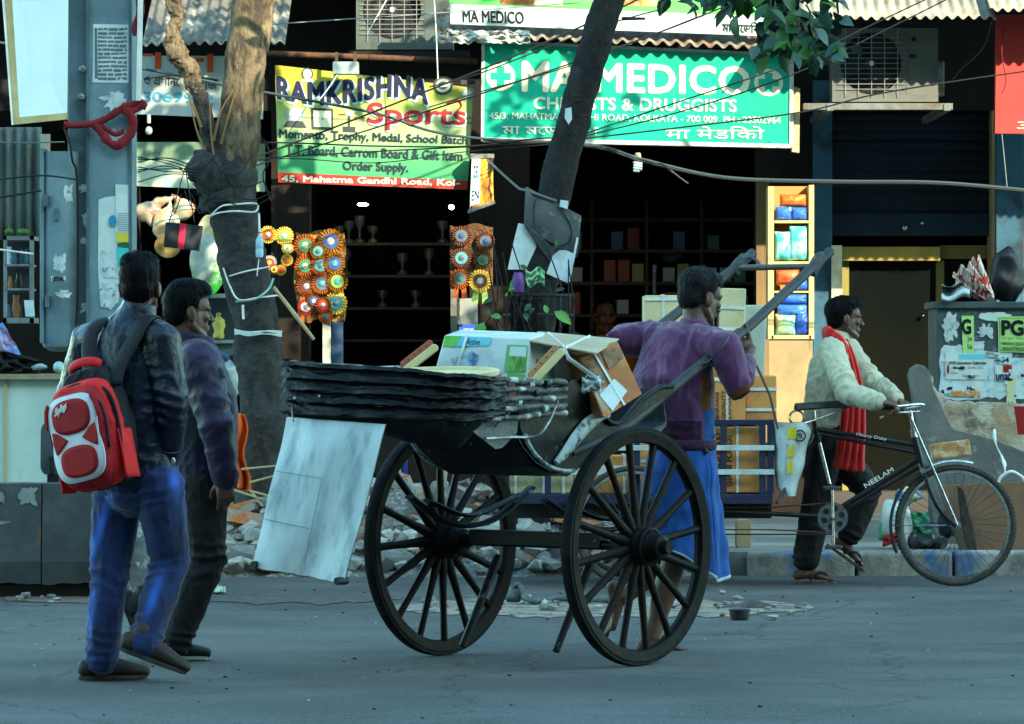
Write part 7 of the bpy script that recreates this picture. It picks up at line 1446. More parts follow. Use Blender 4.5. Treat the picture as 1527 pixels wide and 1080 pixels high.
def sweatermat():
    m = mat('faded_sweater', (.105, .026, .095), .85, (.070, .018, .070), 1.2, stretch=(7, 7, .8), rot=(0, .5, 0), c3=(.24, .11, .22), s3=2.2, lo3=.56, hi3=.70, bump=.35, bscale=45, sheen=.3)
    return m
M_sw = sweatermat(); M_swd = mat('sweater_maroon', (.042, .013, .040), .85, (.030, .010, .03), 5, bump=.35, bscale=45); M_swb = mat('sweater_blue', (.008, .06, .20), .85, (.008, .045, .16), 5, bump=.3, bscale=45); M_swo = mat('sweater_rust', (.14, .045, .012), .85, (.10, .03, .01), 6)
b = MB()
b.limb([P(1018, 668), P(1014, 620), P(1003, 565), P(1014, 520)], [(.145, .120), (.160, .140), (.202, .155), (.178, .115)], 24, side=rP); b.limb([P(1018, 522), P(1034, 492)], [(.14, .11), (.075, .07)], 18, side=rP)
for s in 'LR': b.limb([J['top'], J[s + 'sh']], [.10, .078], 14); b.limb([J[s + 'sh'], (J[s + 'sh'] + J[s + 'el']) / 2, J[s + 'el'], J[s + 'el'] * .65 + J[s + 'wr'] * .35, J[s + 'wr'] * .62 + J[s + 'el'] * .38], [.078, .066, .058, .050, .041], 18)
b = remesh(b, .007, 4); dg = V((.45, -.1, 1)).normalized(); sd2 = dg.cross(V((0, 1, 0))).normalized()
folds(b, [(J['Rel'], axis(J['Rsh'], J['Rwr']), .10, .045, .016, .09), (P(1016, 655), V((0, 0, 1)), .06, .035, .014, .2), (J['Lel'], axis(J['Lsh'], J['Lel']), .12, .05, .014, .09), (P(1005, 560, -.1), sd2, .20, .085, .020, .32)], .007, 6, (1, 1, .6), 12.)
for i, f in enumerate(b.f):
    c = sum((b.v[k] for k in f), V((0, 0, 0))) / len(f); u, v = pu(c), pv(c); w_ = 3 * nn(c * 9)
    if c.z < P(0, 628).z and u < 1046: b.mi[i] = 1
    if u > 1049 + w_ and v > 608 and v < 662 and u < 1075: b.mi[i] = 2
    if 1046 + w_ < u < 1060 and 560 < v <= 612: b.mi[i] = 3
    if u > 1076 and abs((v - 588) + (u - 1098) * .62) < 5 + w_: b.mi[i] = 3
    if u > 1076 and (v - 588) + (u - 1098) * .62 >= 5 + w_: b.mi[i] = 1
sw = b.build('sweater', [M_sw, M_swd, M_swb, M_swo], pp, smooth=180); ORG[sw] = ORG[pp]
b = MB(); b.tube([P(1033, 500), P(1035, 490), P(1038, 478)], [(.090, .085), (.080, .074), (.066, .062)], 24, side=rP); b = remesh(b, .006, 2); b.build('collar', M_sw, sw, smooth=180)
b = MB(); x = rP; c0 = P(1018, 664); b.tube([c0 + rP * (.152 * cos(a)) + fP * (.128 * sin(a)) for a in [2 * pi * i / 40 for i in range(40)]], [(.024, .010)] * 40, 8, closed=True, side=(0, 0, 1)); b.build('rib_hem', M_swd, sw, smooth=180)
b = MB(); b.tube(bez([R_(*((lambda t: (t[0], .25, t[1]))(RJ(1043, 548, .25)))) , P(1062, 535, -.30), P(1085, 505, -.24), P(1092, 500, -.05)], 14), .006, 6); b.build('sling_cord', M_cable, pp)
# lungi
def checkmat():
    m = mat('lungi_blue', (.006, .055, .26), .8, (.005, .035, .17), 5, bump=.2, bscale=60); nt = m.node_tree; N = nt.nodes; L = nt.links; bs = N['Principled BSDF']; src = bs.inputs['Base Color'].links[0].from_socket
    tc = N.new('ShaderNodeTexCoord'); cur = src
    for d in ('X', 'Z'):
        w = N.new('ShaderNodeTexWave'); w.bands_direction = d; w.inputs['Scale'].default_value = 34; w.inputs['Distortion'].default_value = 1.2; L.new(tc.outputs['Object'], w.inputs['Vector'])
        mr = N.new('ShaderNodeMapRange'); mr.inputs[1].default_value = .72; mr.inputs[2].default_value = .95; mr.inputs[4].default_value = .17; L.new(w.outputs['Fac'], mr.inputs[0])
        mx = N.new('ShaderNodeMix'); mx.data_type = 'RGBA'; L.new(mr.outputs[0], mx.inputs[0]); L.new(cur, mx.inputs[6]); mx.inputs[7].default_value = (.06, .24, .55, 1); cur = mx.outputs[2]
    L.new(cur, bs.inputs['Base Color']); return m
M_lun = checkmat(); M_hem = mat('lungi_hem', (.42, .52, .58), .8)
def lungi(s, t):
    a = 2 * pi * s; v = lerp(668, 842, t); u = interp([668, 740, 800, 855], [1018, 1014, 1018, 1022], v); w_ = interp([668, 700, 760, 855], [.150, .168, .178, .172], v); dd = interp([668, 700, 855], [.125, .150, .20], v)
    ca, sa = cos(a), sin(a); lift = .10 * max(0, -sa * .3 + .75 - abs(((s - .80) % 1) - .5) * 0) * 0
    p = P(u, v) + rP * (w_ * ca) + fP * (dd * sa) ; fold = .016 * t * sin(a * 7 + 2.2 * t + 1.5 * nn(V((ca * 2, sa * 2, t * 2)))) + .010 * nn(V((ca * 4, sa * 4, t * 7)))
    o = (rP * ca + fP * sa); p += o * fold
    back = max(0, -sa * .8 + ca * .35)       # hem rides up over the near knee, hangs lower in front
    p.z += t ** 3 * (.075 * max(0, cos(a - 4.9)) - .075 * max(0, cos(a - .25)) ** 2)
    return p
b = MB(); b.grid(lungi, 96, 50); nfc = len(b.f)
for i in range(nfc):
    if i // 96 >= 49: b.mi[i] = 1
lg = b.build('lungi', [M_lun, M_hem], pp, solid=.006, smooth=180)
b = MB(); b.tube([P(1050, 668, -.12), P(1054, 676, -.13)], .012, 8); b.build('waist_knot', M_black, pp)
# ======================================================= man pushing the cycle cart
YK = 25.0
fK = V((.97, .24, 0)); rK = V((.24, -.97, 0))
P = lambda u, v, dy=0.0: W(u, v, YK + dy)
J = dict(right=rK, neck=P(1248, 503), top=P(1246, 522), chest=P(1242, 555), waist=P(1234, 620), pelvis=P(1234, 655), Lsh=P(1262, 524, .17), Rsh=P(1238, 524, -.17), Lel=P(1296, 566, .20), Rel=P(1262, 590, -.30), Lwr=P(1336, 593, .03), Rwr=P(1311, 598, -.44),
         Lhip=P(1242, 668, .08), Rhip=P(1232, 668, -.08), Rkn=P(1216, 755, -.05), Ran=P(1200, 847, -.03), Lkn=P(1296, 733, .08), Lan=P(1262, 806, .07))
pk_ = thing('person', 'man in a cream shirt and long red scarf pushing the cycle cart by its handlebar', 'person', (J['pelvis'].x, YK, 0))
MhK = headM(1260, 475, YK, (.97, .2, -.02), .94)
hdR = W(1330, 607, YB - .24); hdL = W(1352, 606, YB + .21)
J['Rwr'] = W(1313, 600, YB - .26); J['Lwr'] = W(1338, 597, YB + .22); J['Rel'] = W(1266, 588, YB - .12); J['Rsh'] = P(1240, 524, -.17)
body(pk_, M_skin2, J, MhK, .94, [((J['Rwr'], V((.9, 0, -.18)), V((-.1, .1, -1)), -1 if (V((.9, 0, -.18)).cross(V((-.1, .1, -1)))).y < 0 else 1), dict(curl=(.75, .8, .85, .9), k=1.0)), ((J['Lwr'], V((.9, -.1, -.4)), V((-.1, 0, -1)), -1 if (V((.9, -.1, -.4)).cross(V((-.1, 0, -1)))).y > 0 else 1), dict(curl=(.8, .85, .9, .9)))],
     [((J['Ran'], V((.97, -.05, -.03))), dict(side=-1)), ((J['Lan'], V((.80, .0, -.58)), V((.58, 0, .8))), dict(side=1))])
hair(pk_, MhK, .94, M_hair, (((0, -.06, .05), (.084, .068, .075)), ((0, .05, .090), (.06, .05, .035))), amp=.009); face_parts(pk_, MhK, .94, M_hair)
M_shirt = mat('cream_shirt', (.44, .43, .32), .8, (.33, .33, .25), 6, c3=(.17, .17, .14), s3=5, lo3=.58, hi3=.75, bump=.3, bscale=40)
b = MB()
b.limb([P(1233, 660), P(1233, 630), P(1237, 585), P(1242, 545), P(1246, 526)], [(.150, .130), (.148, .125), (.168, .135), (.175, .125), (.150, .095)], 24, side=rK); b.limb([P(1246, 526), P(1250, 504)], [(.12, .09), (.066, .064)], 18, side=rK)
for s in 'LR': b.limb([J['top'], J[s + 'sh']], [.085, .075], 14); b.limb([J[s + 'sh'], (J[s + 'sh'] + J[s + 'el']) / 2, J[s + 'el'], (J[s + 'el'] + J[s + 'wr']) / 2, J[s + 'wr'] * .93 + J[s + 'el'] * .07], [.078, .070, .064, .056, .046], 18)
b = remesh(b, .007, 4)
folds(b, [(J['Rel'], axis(J['Rsh'], J['Rwr']), .14, .05, .032, .10), (J['Lel'], axis(J['Lsh'], J['Lwr']), .14, .05, .028, .10), (P(1234, 610), V((-.3, 0, 1)).normalized(), .14, .06, .028, .2), (P(1232, 560), V((-.5, 0, 1)).normalized(), .10, .06, .012, .2)], .010, 7, (1, 1, .6), 15.)
sh_ = b.build('shirt', M_shirt, pk_, smooth=180); ORG[sh_] = ORG[pk_]
b = MB(); b.tube([P(1249, 512), P(1251, 502), P(1253, 494)], [(.085, .078), (.075, .070), (.066, .064)], 24, side=rK); b = remesh(b, .006, 2); b.build('collar', M_shirt, sh_, smooth=180)
seam_ring(J['Rwr'] * .95 + J['Rel'] * .05, axis(J['Rel'], J['Rwr']), .047, M_shirt, sh_, 'cuff'); seam_ring(J['Lwr'] * .95 + J['Lel'] * .05, axis(J['Lel'], J['Lwr']), .047, M_shirt, sh_, 'cuff')
M_scarf = mat('scarf_red', (.62, .014, .010), .8, (.50, .010, .008), 7, bump=.3, bscale=60, sheen=.2)
b = MB(); ring = [P(1236, 492, .10), P(1230, 497, 0), P(1235, 496, -.09), P(1246, 505, -.135), P(1256, 520, -.15), P(1263, 545, -.165), P(1268, 580, -.165), P(1270, 600, -.14)]
b.tube(bez(ring, 30), [(.030, .014)] * 8 + [(.036, .014)] * 40 if False else [(.030 + .012 * min(1, i / 12), .014) for i in range(len(bez(ring, 30)))], 12, side=(0, -.4, 1)); b = remesh(b, .006, 2); folds(b, [], .006, 14, (1, 1, .4), 2.)
sc_ = b.build('scarf', M_scarf, pk_, smooth=180); ORG[sc_] = ORG[pk_]
def drop(pts, w0, w1, seed):
    ps = bez(pts, 24); b = MB(); n = len(ps)
    def fn(s, t):
        k = t * (n - 1); i = min(int(k), n - 2); p = ps[i].lerp(ps[i + 1], k - i); w = lerp(w0, w1, t) * (s - .5); return p + V((w, .014 * sin(s * 17 + seed + 2 * t) - .02 * sin(pi * s), .006 * sin(s * 40) if t > .97 else 0))
    b.grid(fn, 24, 40); b.build('scarf_end', M_scarf, sc_, solid=.006, smooth=180)
drop([P(1258, 506, -.06), P(1268, 535, -.16), P(1277, 580, -.20), P(1279, 630, -.19), P(1275, 680, -.17), P(1274, 702, -.17)], .045, .12, 1.); drop([P(1256, 520, -.15), P(1264, 560, -.19), P(1266, 610, -.20), P(1262, 660, -.19), P(1257, 699, -.18)], .06, .11, 4.)
jf = []
for s in 'LR':
    hp, kn, an = J[s + 'hip'], J[s + 'kn'], J[s + 'an']; jf += [(kn, axis(hp, an), .12, .05, .018, .10), (an + (kn - an) * .15, axis(kn, an), .08, .04, .014, .08)]
trousers(pk_, J, M_trk, [.100, .092, .080, .076, .074], .074, jf=jf, seed=8., hem=.05, hipr=(.145, .125))
def slipper(an, fwd, up):
    fwd = V(fwd).normalized(); up = V(up); up = (up - fwd * up.dot(fwd)).normalized(); ax = fwd.cross(up); M = frame(ax, fwd, up, an - up * .078)
    out = []
    for i in range(32):
        a = 2 * pi * i / 32; y = .055 + .135 * sin(a); w = interp([-.08, -.04, .03, .12, .17, .19], [.0, .036, .036, .047, .036, .0], y); out.append((w * (1 if cos(a) > 0 else -1) * min(1, abs(cos(a)) * 3 + .25), y))
    b = MB(); b.prism(out, .016, M, -.014); s = b.build('slipper', mat('slipper_brown', (.05, .03, .022), .7, (.10, .07, .05), 8), pk_, bevel=.003); ORG[s] = ORG[pk_]
    b = MB()
    for sx in (-1, 1): b.tube(bez([M @ V((0, .15, .004)), M @ V((sx * .012, .125, .045)), M @ V((sx * .036, .08, .055)), M @ V((sx * .042, .03, .01))], 12), .0065, 6)
    b.build('thong', M_black, s, smooth=180)
slipper(J['Ran'], (.97, -.05, -.03), (0, 0, 1)); slipper(J['Lan'], (.80, 0, -.58), (.58, 0, .8))
# ======================================================= shopkeeper in the dark chemist shop
YS = 33.9
P = lambda u, v, dy=0.0: W(u, v, YS + dy)
fS = V((.25, -.97, 0)); rS = fS.cross(V((0, 0, 1)))
J = dict(right=rS, neck=P(902, 508), top=P(901, 522), chest=P(901, 555), waist=P(901, 620), pelvis=P(901, 665), Lsh=P(932, 526), Rsh=P(870, 526), Lel=P(940, 590, -.05), Rel=P(864, 590, -.05), Lwr=P(920, 610, -.25), Rwr=P(882, 610, -.25), Lhip=P(914, 675), Rhip=P(890, 675), Lkn=P(914, 740), Rkn=P(890, 740), Lan=P(914, 795), Ran=P(890, 795))
ps_ = thing('person', 'shopkeeper with an orange wrap standing in the gloom of the chemist shop', 'person', (J['pelvis'].x, YS, .3))
MhS = headM(902, 472, YS, (.25, -.97, -.1), .98)
body(ps_, mat('skin_shop', (.20, .085, .04), .55, (.17, .07, .033), 20), J, MhS, .98, [((J['Lwr'], V((-.5, -.8, 0)), V((0, 0, -1)), 1), dict(curl=.5)), ((J['Rwr'], V((.5, -.8, 0)), V((0, 0, -1)), -1), dict(curl=.5))]); face_parts(ps_, MhS, .98, M_hair); hair(ps_, MhS, .98, M_hair, amp=.006, line=lambda q, n_: q.z + n_ > interp([-.12, -.03, .0, .06], [-.06, -.02, .05, .12], q.y))
b = MB(); b.limb([P(901, 690), P(901, 620), P(901, 560), P(901, 528)], [(.17, .13), (.17, .13), (.19, .14), (.17, .11)], 20, side=rS); b.limb([P(901, 528), P(902, 510)], [(.12, .09), (.075, .075)], 14, side=rS)
for s in 'LR': b.limb([J[s + 'sh'], J[s + 'el'], J[s + 'wr'] * .8 + J[s + 'el'] * .2], [.08, .07, .055], 14)
b = remesh(b, .009, 3); folds(b, [(P(901, 560), V((.5, 0, 1)).normalized(), .2, .07, .012, .3)], .006); b.build('orange_wrap', mat('wrap_orange', (.50, .16, .015), .8, (.42, .12, .012), 6), ps_, smooth=180)
# ---------------------------------------------------------------- goods of the sports shop: rosettes, bags
GOLD = mat('gold_tinsel', (.34, .17, .02), .35, (.20, .07, .012), 30, metal=.5, bump=.5, bscale=60)
RC = dict(orange=mat('ros_orange', (.32, .075, .012), .6, (.20, .04, .008), 25, bump=.3), gold=GOLD, blue=mat('ros_blue', (.05, .09, .26), .6, (.03, .06, .18), 20), green=mat('ros_green', (.05, .16, .06), .6), teal=mat('ros_teal', (.05, .20, .24), .6, (.08, .26, .3), 20), white=mat('ros_white', (.36, .38, .36), .6), yellow=mat('ros_yellow', (.62, .46, .08), .6, (.5, .34, .05), 20), grey=mat('ros_grey', (.10, .14, .16), .6, (.06, .08, .10), 20), red=mat('ros_red', (.40, .03, .02), .6), rust=mat('ros_rust', (.14, .055, .03), .6, (.09, .03, .02), 20), lime=mat('ros_lime', (.18, .32, .08), .6))
def rosette(u, v, rpx, Y, c1, c2, c3, label, group, tails=None):
    r_ = rpx * Y / F; o = W(u, v, Y); t = thing('award_rosette', label, 'rosette', o, group); M = FACE(o)
    n = 44; b = MB(); vs = []
    for k in range(n):
        a = 2 * pi * k / n; w = (.012 if k % 2 else -.004); rr_ = r_ * (1 + .06 * sin(k * 2.3)); vs += [M @ V((r_ * .45 * cos(a), r_ * .45 * sin(a), .004 + w * .3)), M @ V((rr_ * cos(a), rr_ * sin(a), w))]
    b.add(vs, [(2 * k, 2 * k + 1, (2 * k + 3) % (2 * n), (2 * k + 2) % (2 * n)) for k in range(n)]); b.build('ruffle', RC[c1], t, solid=.002)
    b = MB(); b.lathe([(r_ * .30, .012), (r_ * .60, .010), (r_ * .62, .004)], 24, M, cap=False); b.build('ring', RC[c2], t, solid=.002)
    b = MB(); b.lathe([(0, .018), (r_ * .26, .016), (r_ * .32, .008)], 20, M, cap=False); b.build('centre', RC[c3], t, solid=.002, smooth=60)
    if tails:
        b = MB()
        for s in (-1, 1): b.add([M @ V(p) for p in ((s * r_ * .1, -r_ * .5, -.004), (s * r_ * .55, -r_ * .5, -.004), (s * r_ * .75, -r_ * 1.9, -.004), (s * r_ * .2, -r_ * 2.0, -.004))], [(0, 1, 2, 3)])
        b.build('ribbon_tails', RC[tails], t, solid=.002)
g = 'rosettes on the panel left of the sports shop door'
cells = [(455, 366, 17, 'orange', 'green', 'white'), (493, 360, 19, 'gold', 'blue', 'white'), (474, 375, 12, 'gold', 'teal', 'grey'), (455, 397, 16, 'orange', 'green', 'white'), (478, 396, 15, 'orange', 'teal', 'grey'), (499, 393, 16, 'gold', 'blue', 'teal'), (457, 427, 15, 'orange', 'rust', 'white'), (480, 423, 16, 'orange', 'grey', 'teal'), (503, 420, 16, 'gold', 'lime', 'teal'), (456, 458, 12, 'red', 'white', 'grey'), (468, 449, 11, 'gold', 'blue', 'white'), (482, 455, 12, 'orange', 'red', 'white'), (501, 452, 17, 'yellow', 'teal', 'grey'), (486, 472, 11, 'orange', 'rust', 'grey')]
for i, (u, v, r_, a, c, d) in enumerate(cells):
    row = ('top row', 'second row', 'third row', 'bottom row')[0 if v < 380 else 1 if v < 410 else 2 if v < 440 else 3]; col = ('left', 'middle', 'right')[0 if u < 465 else 1 if u < 490 else 2]
    rosette(u, v, r_, 31.5 - .015 * (i % 3), a, c, d, f'{a} rosette with {c} ring, {col} of {row}, left of the sports shop door', g, 'orange' if i in (6, 9) else None)
b = MB(); b.grid(lambda s, t: W(lerp(441, 513, s) + 3 * sin(t * 9), lerp(346, 478, t) + 3 * sin(s * 9), 31.55 + .012 * nn(V((s * 9, t * 12, 1)))), 30, 40); tag(b.build('tinsel_panel', mat('tinsel_back', (.26, .10, .02), .4, (.42, .26, .05), 30, .45, .58, c3=(.08, .05, .06), s3=9, metal=.4, bump=1.0, bscale=60), smooth=60, solid=.006), 'shimmering orange and gold tinsel backing behind the left group of rosettes', 'tinsel panel')
g = 'rosettes hanging right of the sports shop door'
for i, (u, v, r_, a, c, d) in enumerate(((688, 352, 15, 'rust', 'grey', 'blue'), (724, 360, 14, 'rust', 'grey', 'blue'), (688, 385, 15, 'rust', 'teal', 'grey'), (720, 388, 13, 'rust', 'green', 'grey'), (686, 416, 15, 'orange', 'grey', 'green'), (716, 419, 17, 'yellow', 'rust', 'white'))):
    row = ('top', 'middle', 'bottom')[i // 2]; rosette(u, v, r_, 31.5, a, c, d, f'{a} rosette with {c} ring, {"left" if i % 2 == 0 else "right"} of the {row} row right of the sports shop door', g, 'orange' if i == 4 else 'lime' if i == 5 else None)
b = MB(); b.grid(lambda s, t: W(lerp(671, 735, s), lerp(336, 430, t) + 3 * sin(s * 8), 31.55 + .01 * nn(V((s * 9, t * 12, 4)))), 24, 30); tag(b.build('tinsel_panel', mat('tinsel_dull', (.07, .035, .022), .4, (.16, .08, .03), 30, metal=.3, bump=1.0, bscale=60), smooth=60, solid=.006), 'dull reddish tinsel backing right of the sports shop door', 'tinsel panel')
g = 'bright garland rosettes beside the left tree'
for i, (u, v, r_, a, c, d) in enumerate(((400, 350, 13, 'yellow', 'orange', 'white'), (424, 352, 14, 'yellow', 'lime', 'white'), (402, 392, 11, 'white', 'red', 'yellow'), (428, 388, 9, 'yellow', 'gold', 'orange'), (409, 402, 8, 'gold', 'yellow', 'orange'), (429, 370, 9, 'yellow', 'white', 'lime'), (419, 403, 8, 'yellow', 'orange', 'red'))):
    rosette(u, v, r_, 30.7, a, c, d, f'{a} garland rosette with {c} ring, ' + ('upper left', 'upper right', 'lower left', 'lower right', 'bottom', 'middle right', 'bottom right')[i] + ' of the loop beside the left tree', g)
b = MB(); b.pxbox(404, 404, 416, 430, 30.75, .03); b.pxbox(404, 350, 412, 404, 30.78, .02); tag(b.build('black_ribbon', M_black), 'black ribbon hanging in the middle of the bright garland loop', 'ribbon')
def blob(label, name, cat, u, v, ru, rv, Y, m, amp=.02, fq=9, neck=None, dep=.5):
    b = MB(); k = Y / F; b.ell(W(u, v, Y), (ru * k, ru * k * dep, rv * k), None, 36, 26)
    if neck:
        b.limb([W(u + neck[0] * .3, v - rv * .75, Y), W(*((u + neck[0]), v + neck[1]), Y)], [ru * k * .4, ru * k * .10], 12); b = remesh(b, .010, 3)
    for p in b.v: p += nnv(p * fq) * amp + V((0, 0, 0))
    for p in b.v: p.z += amp * .6 * (1 - 2 * abs(nn(V((p.x * fq * 1.5, p.y * fq, p.z * fq * .5)))))
    return tag(b.build(name, m, smooth=180), label, cat)
mb_ = lambda n, a, c, d: mat(n, a, .25, c, 7, .42, .6, c3=d, s3=5, lo3=.52, hi3=.62, bump=.3, spec=.4)
blob('clear bag of red and cream balls hanging at the upper left of the stall', 'hanging_bag', 'hanging bag', 222, 318, 21, 18, 30.2, mb_('bag_redcream', (.27, .21, .14), (.32, .27, .21), (.40, .05, .02)), .02, 10, (38, -26))
blob('clear bag of cream and orange balls hanging under the red one', 'hanging_bag', 'hanging bag', 248, 338, 20, 24, 30.15, mb_('bag_amber', (.34, .26, .14), (.42, .36, .24), (.38, .14, .03)), .02, 10, (4, -40))
blob('clear bag of pale balls hanging just left of the black gift box string', 'hanging_bag', 'hanging bag', 272, 314, 17, 18, 30.2, mb_('bag_pale', (.28, .28, .19), (.20, .23, .15), (.44, .12, .05)), .018, 10, (-16, -24))
blob('tall green and white plastic bag hanging beside the left tree', 'hanging_bag', 'hanging bag', 310, 400, 27, 46, 30.1, mb_('bag_green', (.26, .32, .29), (.20, .26, .24), (.02, .22, .03)), .03, 7, (0, -62))
blob('cream and yellow cloth bundle above the green and white bag', 'hanging_bag', 'hanging bag', 312, 343, 17, 20, 30.1, mb_('bag_cream', (.55, .50, .34), (.48, .36, .14), (.30, .30, .20)), .02, 11)
b = MB(); c = W(250, 366, 30.1); b.lathe([(.035, 0), (.085, .0), (.09, .015), (.05, .02), (.035, .01)], 28, FACE(c) @ Matrix.Rotation(.5, 4, 'X')); tag(b.build('gilt_dish', mat('gilt', (.5, .36, .14), .3, (.3, .2, .08), 20, metal=.5), smooth=60), 'small gilt dish hanging below the amber bag', 'dish')
gb = thing('gift_box', 'flat black box with a pink red ribbon hanging above the walkers', 'box', W(272, 374, 29.6)); q = quad(W(247, 331, 29.6), W(301, 337, 29.6), W(296, 374, 29.6), W(244, 368, 29.6)); board(q, mat('box_black', (.014, .016, .020), .5, (.022, .024, .03), 5), gb, 'box', .12, bevel=.003)
board(q, mat('ribbon_pink', (.58, .02, .07), .5, (.48, .015, .05), 6), gb, 'ribbon', .124, .40, -.01, .57, 1.01, off=.005)
for u0, u1 in ((252, 276), (290, 276)): b = MB(); b.tube([W(u0, 332, 29.62), W(u1, 250, 29.62)], .004, 5); b.build('string', M_cable, gb)
b = MB(); b.ell(W(222, 195, 30.0), (.025, .025, .03)); b.lathe([(.013, 0), (.013, .06)], 12, frame((1, 0, 0), (0, 1, 0), (0, 0, 1), W(222, 184, 30.0))); tag(b.build('light_bulb', mat('bulb_glass', (.25, .28, .28), .2), smooth=60), 'unlit bulb hanging below the white number sign', 'bulb')
# shelf stand with ornaments right behind the purple jacket
ss = thing('glass_stand', 'dim stall stand with pale green ledges between the purple jacket and the tree', 'stand', W(325, 640, 29.6))
for v0, v1 in ((438, 444), (507, 512)): b = MB(); b.pxbox(292, v0, 352, v1, 29.55, .4); b.build('ledge', mat('ledge_green', (.20, .26, .22), .6, (.1, .14, .12), 9), ss)
b = MB(); b.pxbox(290, 440, 352, 700, 29.98, .03); b.build('back_board', mat('stand_back', (.022, .034, .034), .7), ss); b = MB(); b.pxbox(292, 512, 352, 530, 29.6, .3); b.build('front_board', mat('stand_front', (.07, .12, .12), .6), ss)
b = MB(); b.lathe([(0, 0), (.035, 0), (.040, .02), (.03, .05), (.045, .09), (.035, .13), (.015, .15), (.02, .17), (0, .18)], 16, frame((1, 0, 0), (0, 1, 0), (0, 0, 1), W(326, 505, 29.7))); displace(b, .006, 30); tag(b.build('brass_ornament', mat('brass_yellow', (.42, .36, .08), .4, (.3, .24, .05), 12), smooth=60), 'yellow brass ornament on the stall stand', 'ornament')
blob('crinkled pale blue bag of round things below the stall stand', 'blue_bag', 'bag', 338, 575, 18, 40, 29.4, mb_('bag_blue', (.20, .30, .34), (.34, .42, .40), (.05, .12, .20)), .02, 12)
blob('dark blue bundle under the ledge of the stall stand', 'blue_bundle', 'bundle', 318, 535, 24, 12, 29.4, mat('navy_cloth', (.02, .04, .10), .8, (.05, .10, .2), 9))
# tall product cabinet beside the shutter
pc = thing('product_cabinet', 'tall narrow yellow wood cabinet of bright packets beside the shutter', 'cabinet', W(1180, 506, 31.3)); M_pcw = mat('cabinet_wood', (.50, .38, .17), .6, (.42, .30, .12), 6, stretch=(1, 1, .2))
for n_, (u0, v0, u1, v1, d) in (('side_board', (1145, 278, 1154, 506, .25)), ('side_board', (1206, 276, 1214, 506, .25)), ('shelf', (1154, 329, 1206, 333, .24)), ('shelf', (1154, 390, 1206, 396, .24)), ('shelf', (1154, 434, 1206, 437, .24)), ('shelf', (1150, 500, 1210, 506, .25))):
    b = MB(); b.pxbox(u0, v0, u1, v1, 31.3, d); b.build(n_, M_pcw, pc, bevel=.003)
b = MB(); b.pxbox(1154, 278, 1206, 500, 31.52, .02); b.build('back_board', mat('cab_amber', (.40, .20, .06), .7), pc)
PK = dict(o=mat('pk_orange', (.55, .11, .015), .4, (.5, .2, .05), 14, .5, .6), b=mat('pk_blue', (.03, .12, .48), .4, (.08, .25, .6), 12, .48, .6, c3=(.5, .55, .6), s3=16, lo3=.6, hi3=.66), t=mat('pk_teal', (.06, .42, .42), .4, (.30, .55, .52), 12, .45, .58, c3=(.55, .3, .1), s3=14, lo3=.6, hi3=.66), r=mat('pk_red', (.52, .05, .015), .4, (.5, .16, .05), 14), n=mat('pk_navy', (.015, .06, .36), .4, (.03, .12, .5), 8, c3=(.45, .5, .5), s3=14, lo3=.62, hi3=.68), y=mat('pk_pale', (.40, .44, .18), .4, (.10, .36, .4), 12, .45, .58))
def packet(u0, v0, u1, v1, m, label, Y=31.34, rot=0):
    a = W(u0, v1, Y); c = W(u1, v0, Y); o = V(((a.x + c.x) / 2, Y, (a.z + c.z) / 2)); hx, hz = (c.x - a.x) / 2, (c.z - a.z) / 2
    b = MB()
    for sgn in (-1, 1): b.grid(lambda s, t: o + Matrix.Rotation(rot, 3, 'Y') @ V((lerp(-hx, hx, s) * (1 - .06 * sin(pi * t)), sgn * .045 * (sin(pi * s) * sin(pi * t)) ** .4 + .006 * nn(V((s * 5, t * 5, u0))), lerp(-hz, hz, t) * (1 - .05 * sin(pi * s)))), 14, 14)
    tag(b.build('packet', PK[m], smooth=60), label, 'packet')
for a in ((1162, 290, 1204, 308, 'o', 'orange packet at the top of the yellow cabinet'), (1156, 308, 1181, 329, 'b', 'left light blue packet on the top shelf of the yellow cabinet'), (1180, 309, 1204, 329, 'b', 'right light blue packet on the top shelf of the yellow cabinet'), (1155, 345, 1180, 389, 't', 'left turquoise packet on the second shelf of the yellow cabinet'), (1177, 336, 1205, 389, 't', 'right turquoise packet on the second shelf of the yellow cabinet'), (1157, 402, 1192, 424, 'r', 'red packet on the third shelf of the yellow cabinet'), (1178, 416, 1206, 434, 'n', 'small dark blue packet on the third shelf of the yellow cabinet'), (1156, 438, 1206, 454, 'n', 'flat blue packet lying across the bottom shelf of the yellow cabinet'), (1158, 454, 1206, 470, 'b', 'second flat blue packet on the bottom shelf of the yellow cabinet'), (1156, 468, 1187, 500, 'y', 'pale yellow printed packet on the bottom shelf of the yellow cabinet'), (1186, 462, 1206, 500, 'n', 'upright blue packet at the bottom right of the yellow cabinet')): packet(*a[:5], a[5])
# ---------------------------------------------------------------- shop insides
M_shelf = mat('shelf_dark', (.11, .07, .045), .7, (.07, .045, .03), 6)
ph = thing('medicine_shelf', 'dark wooden medicine shelves deep inside the chemist shop', 'shelves', (X(965, 35.2), 35.2, .3))
for v in (325, 372, 420, 468, 516): b = MB(); b.pxbox(800, v, 1128, v + 5, 34.3, .35); b.build('shelf', M_shelf, ph)
for u in (800, 880, 962, 1044, 1124): b = MB(); b.pxbox(u, 300, u + 5, 650, 34.28, .36); b.build('upright', M_shelf, ph)
rm = random.Random(12); MBX = [mat('medbox_%d' % k, c, .6) for k, c in enumerate(((.5, .46, .38), (.16, .22, .32), (.42, .09, .06), (.14, .28, .18), (.46, .35, .12)))]
MEB = []
for k in range(5):
    b = MB(); b.bb(-.045, .045, 0, .12, 0, .11 + .03 * (k % 3)); o = b.build('medicine_box', MBX[k], loc=(0, 0, 0)); MEB.append(o.data); bpy.data.objects.remove(o)
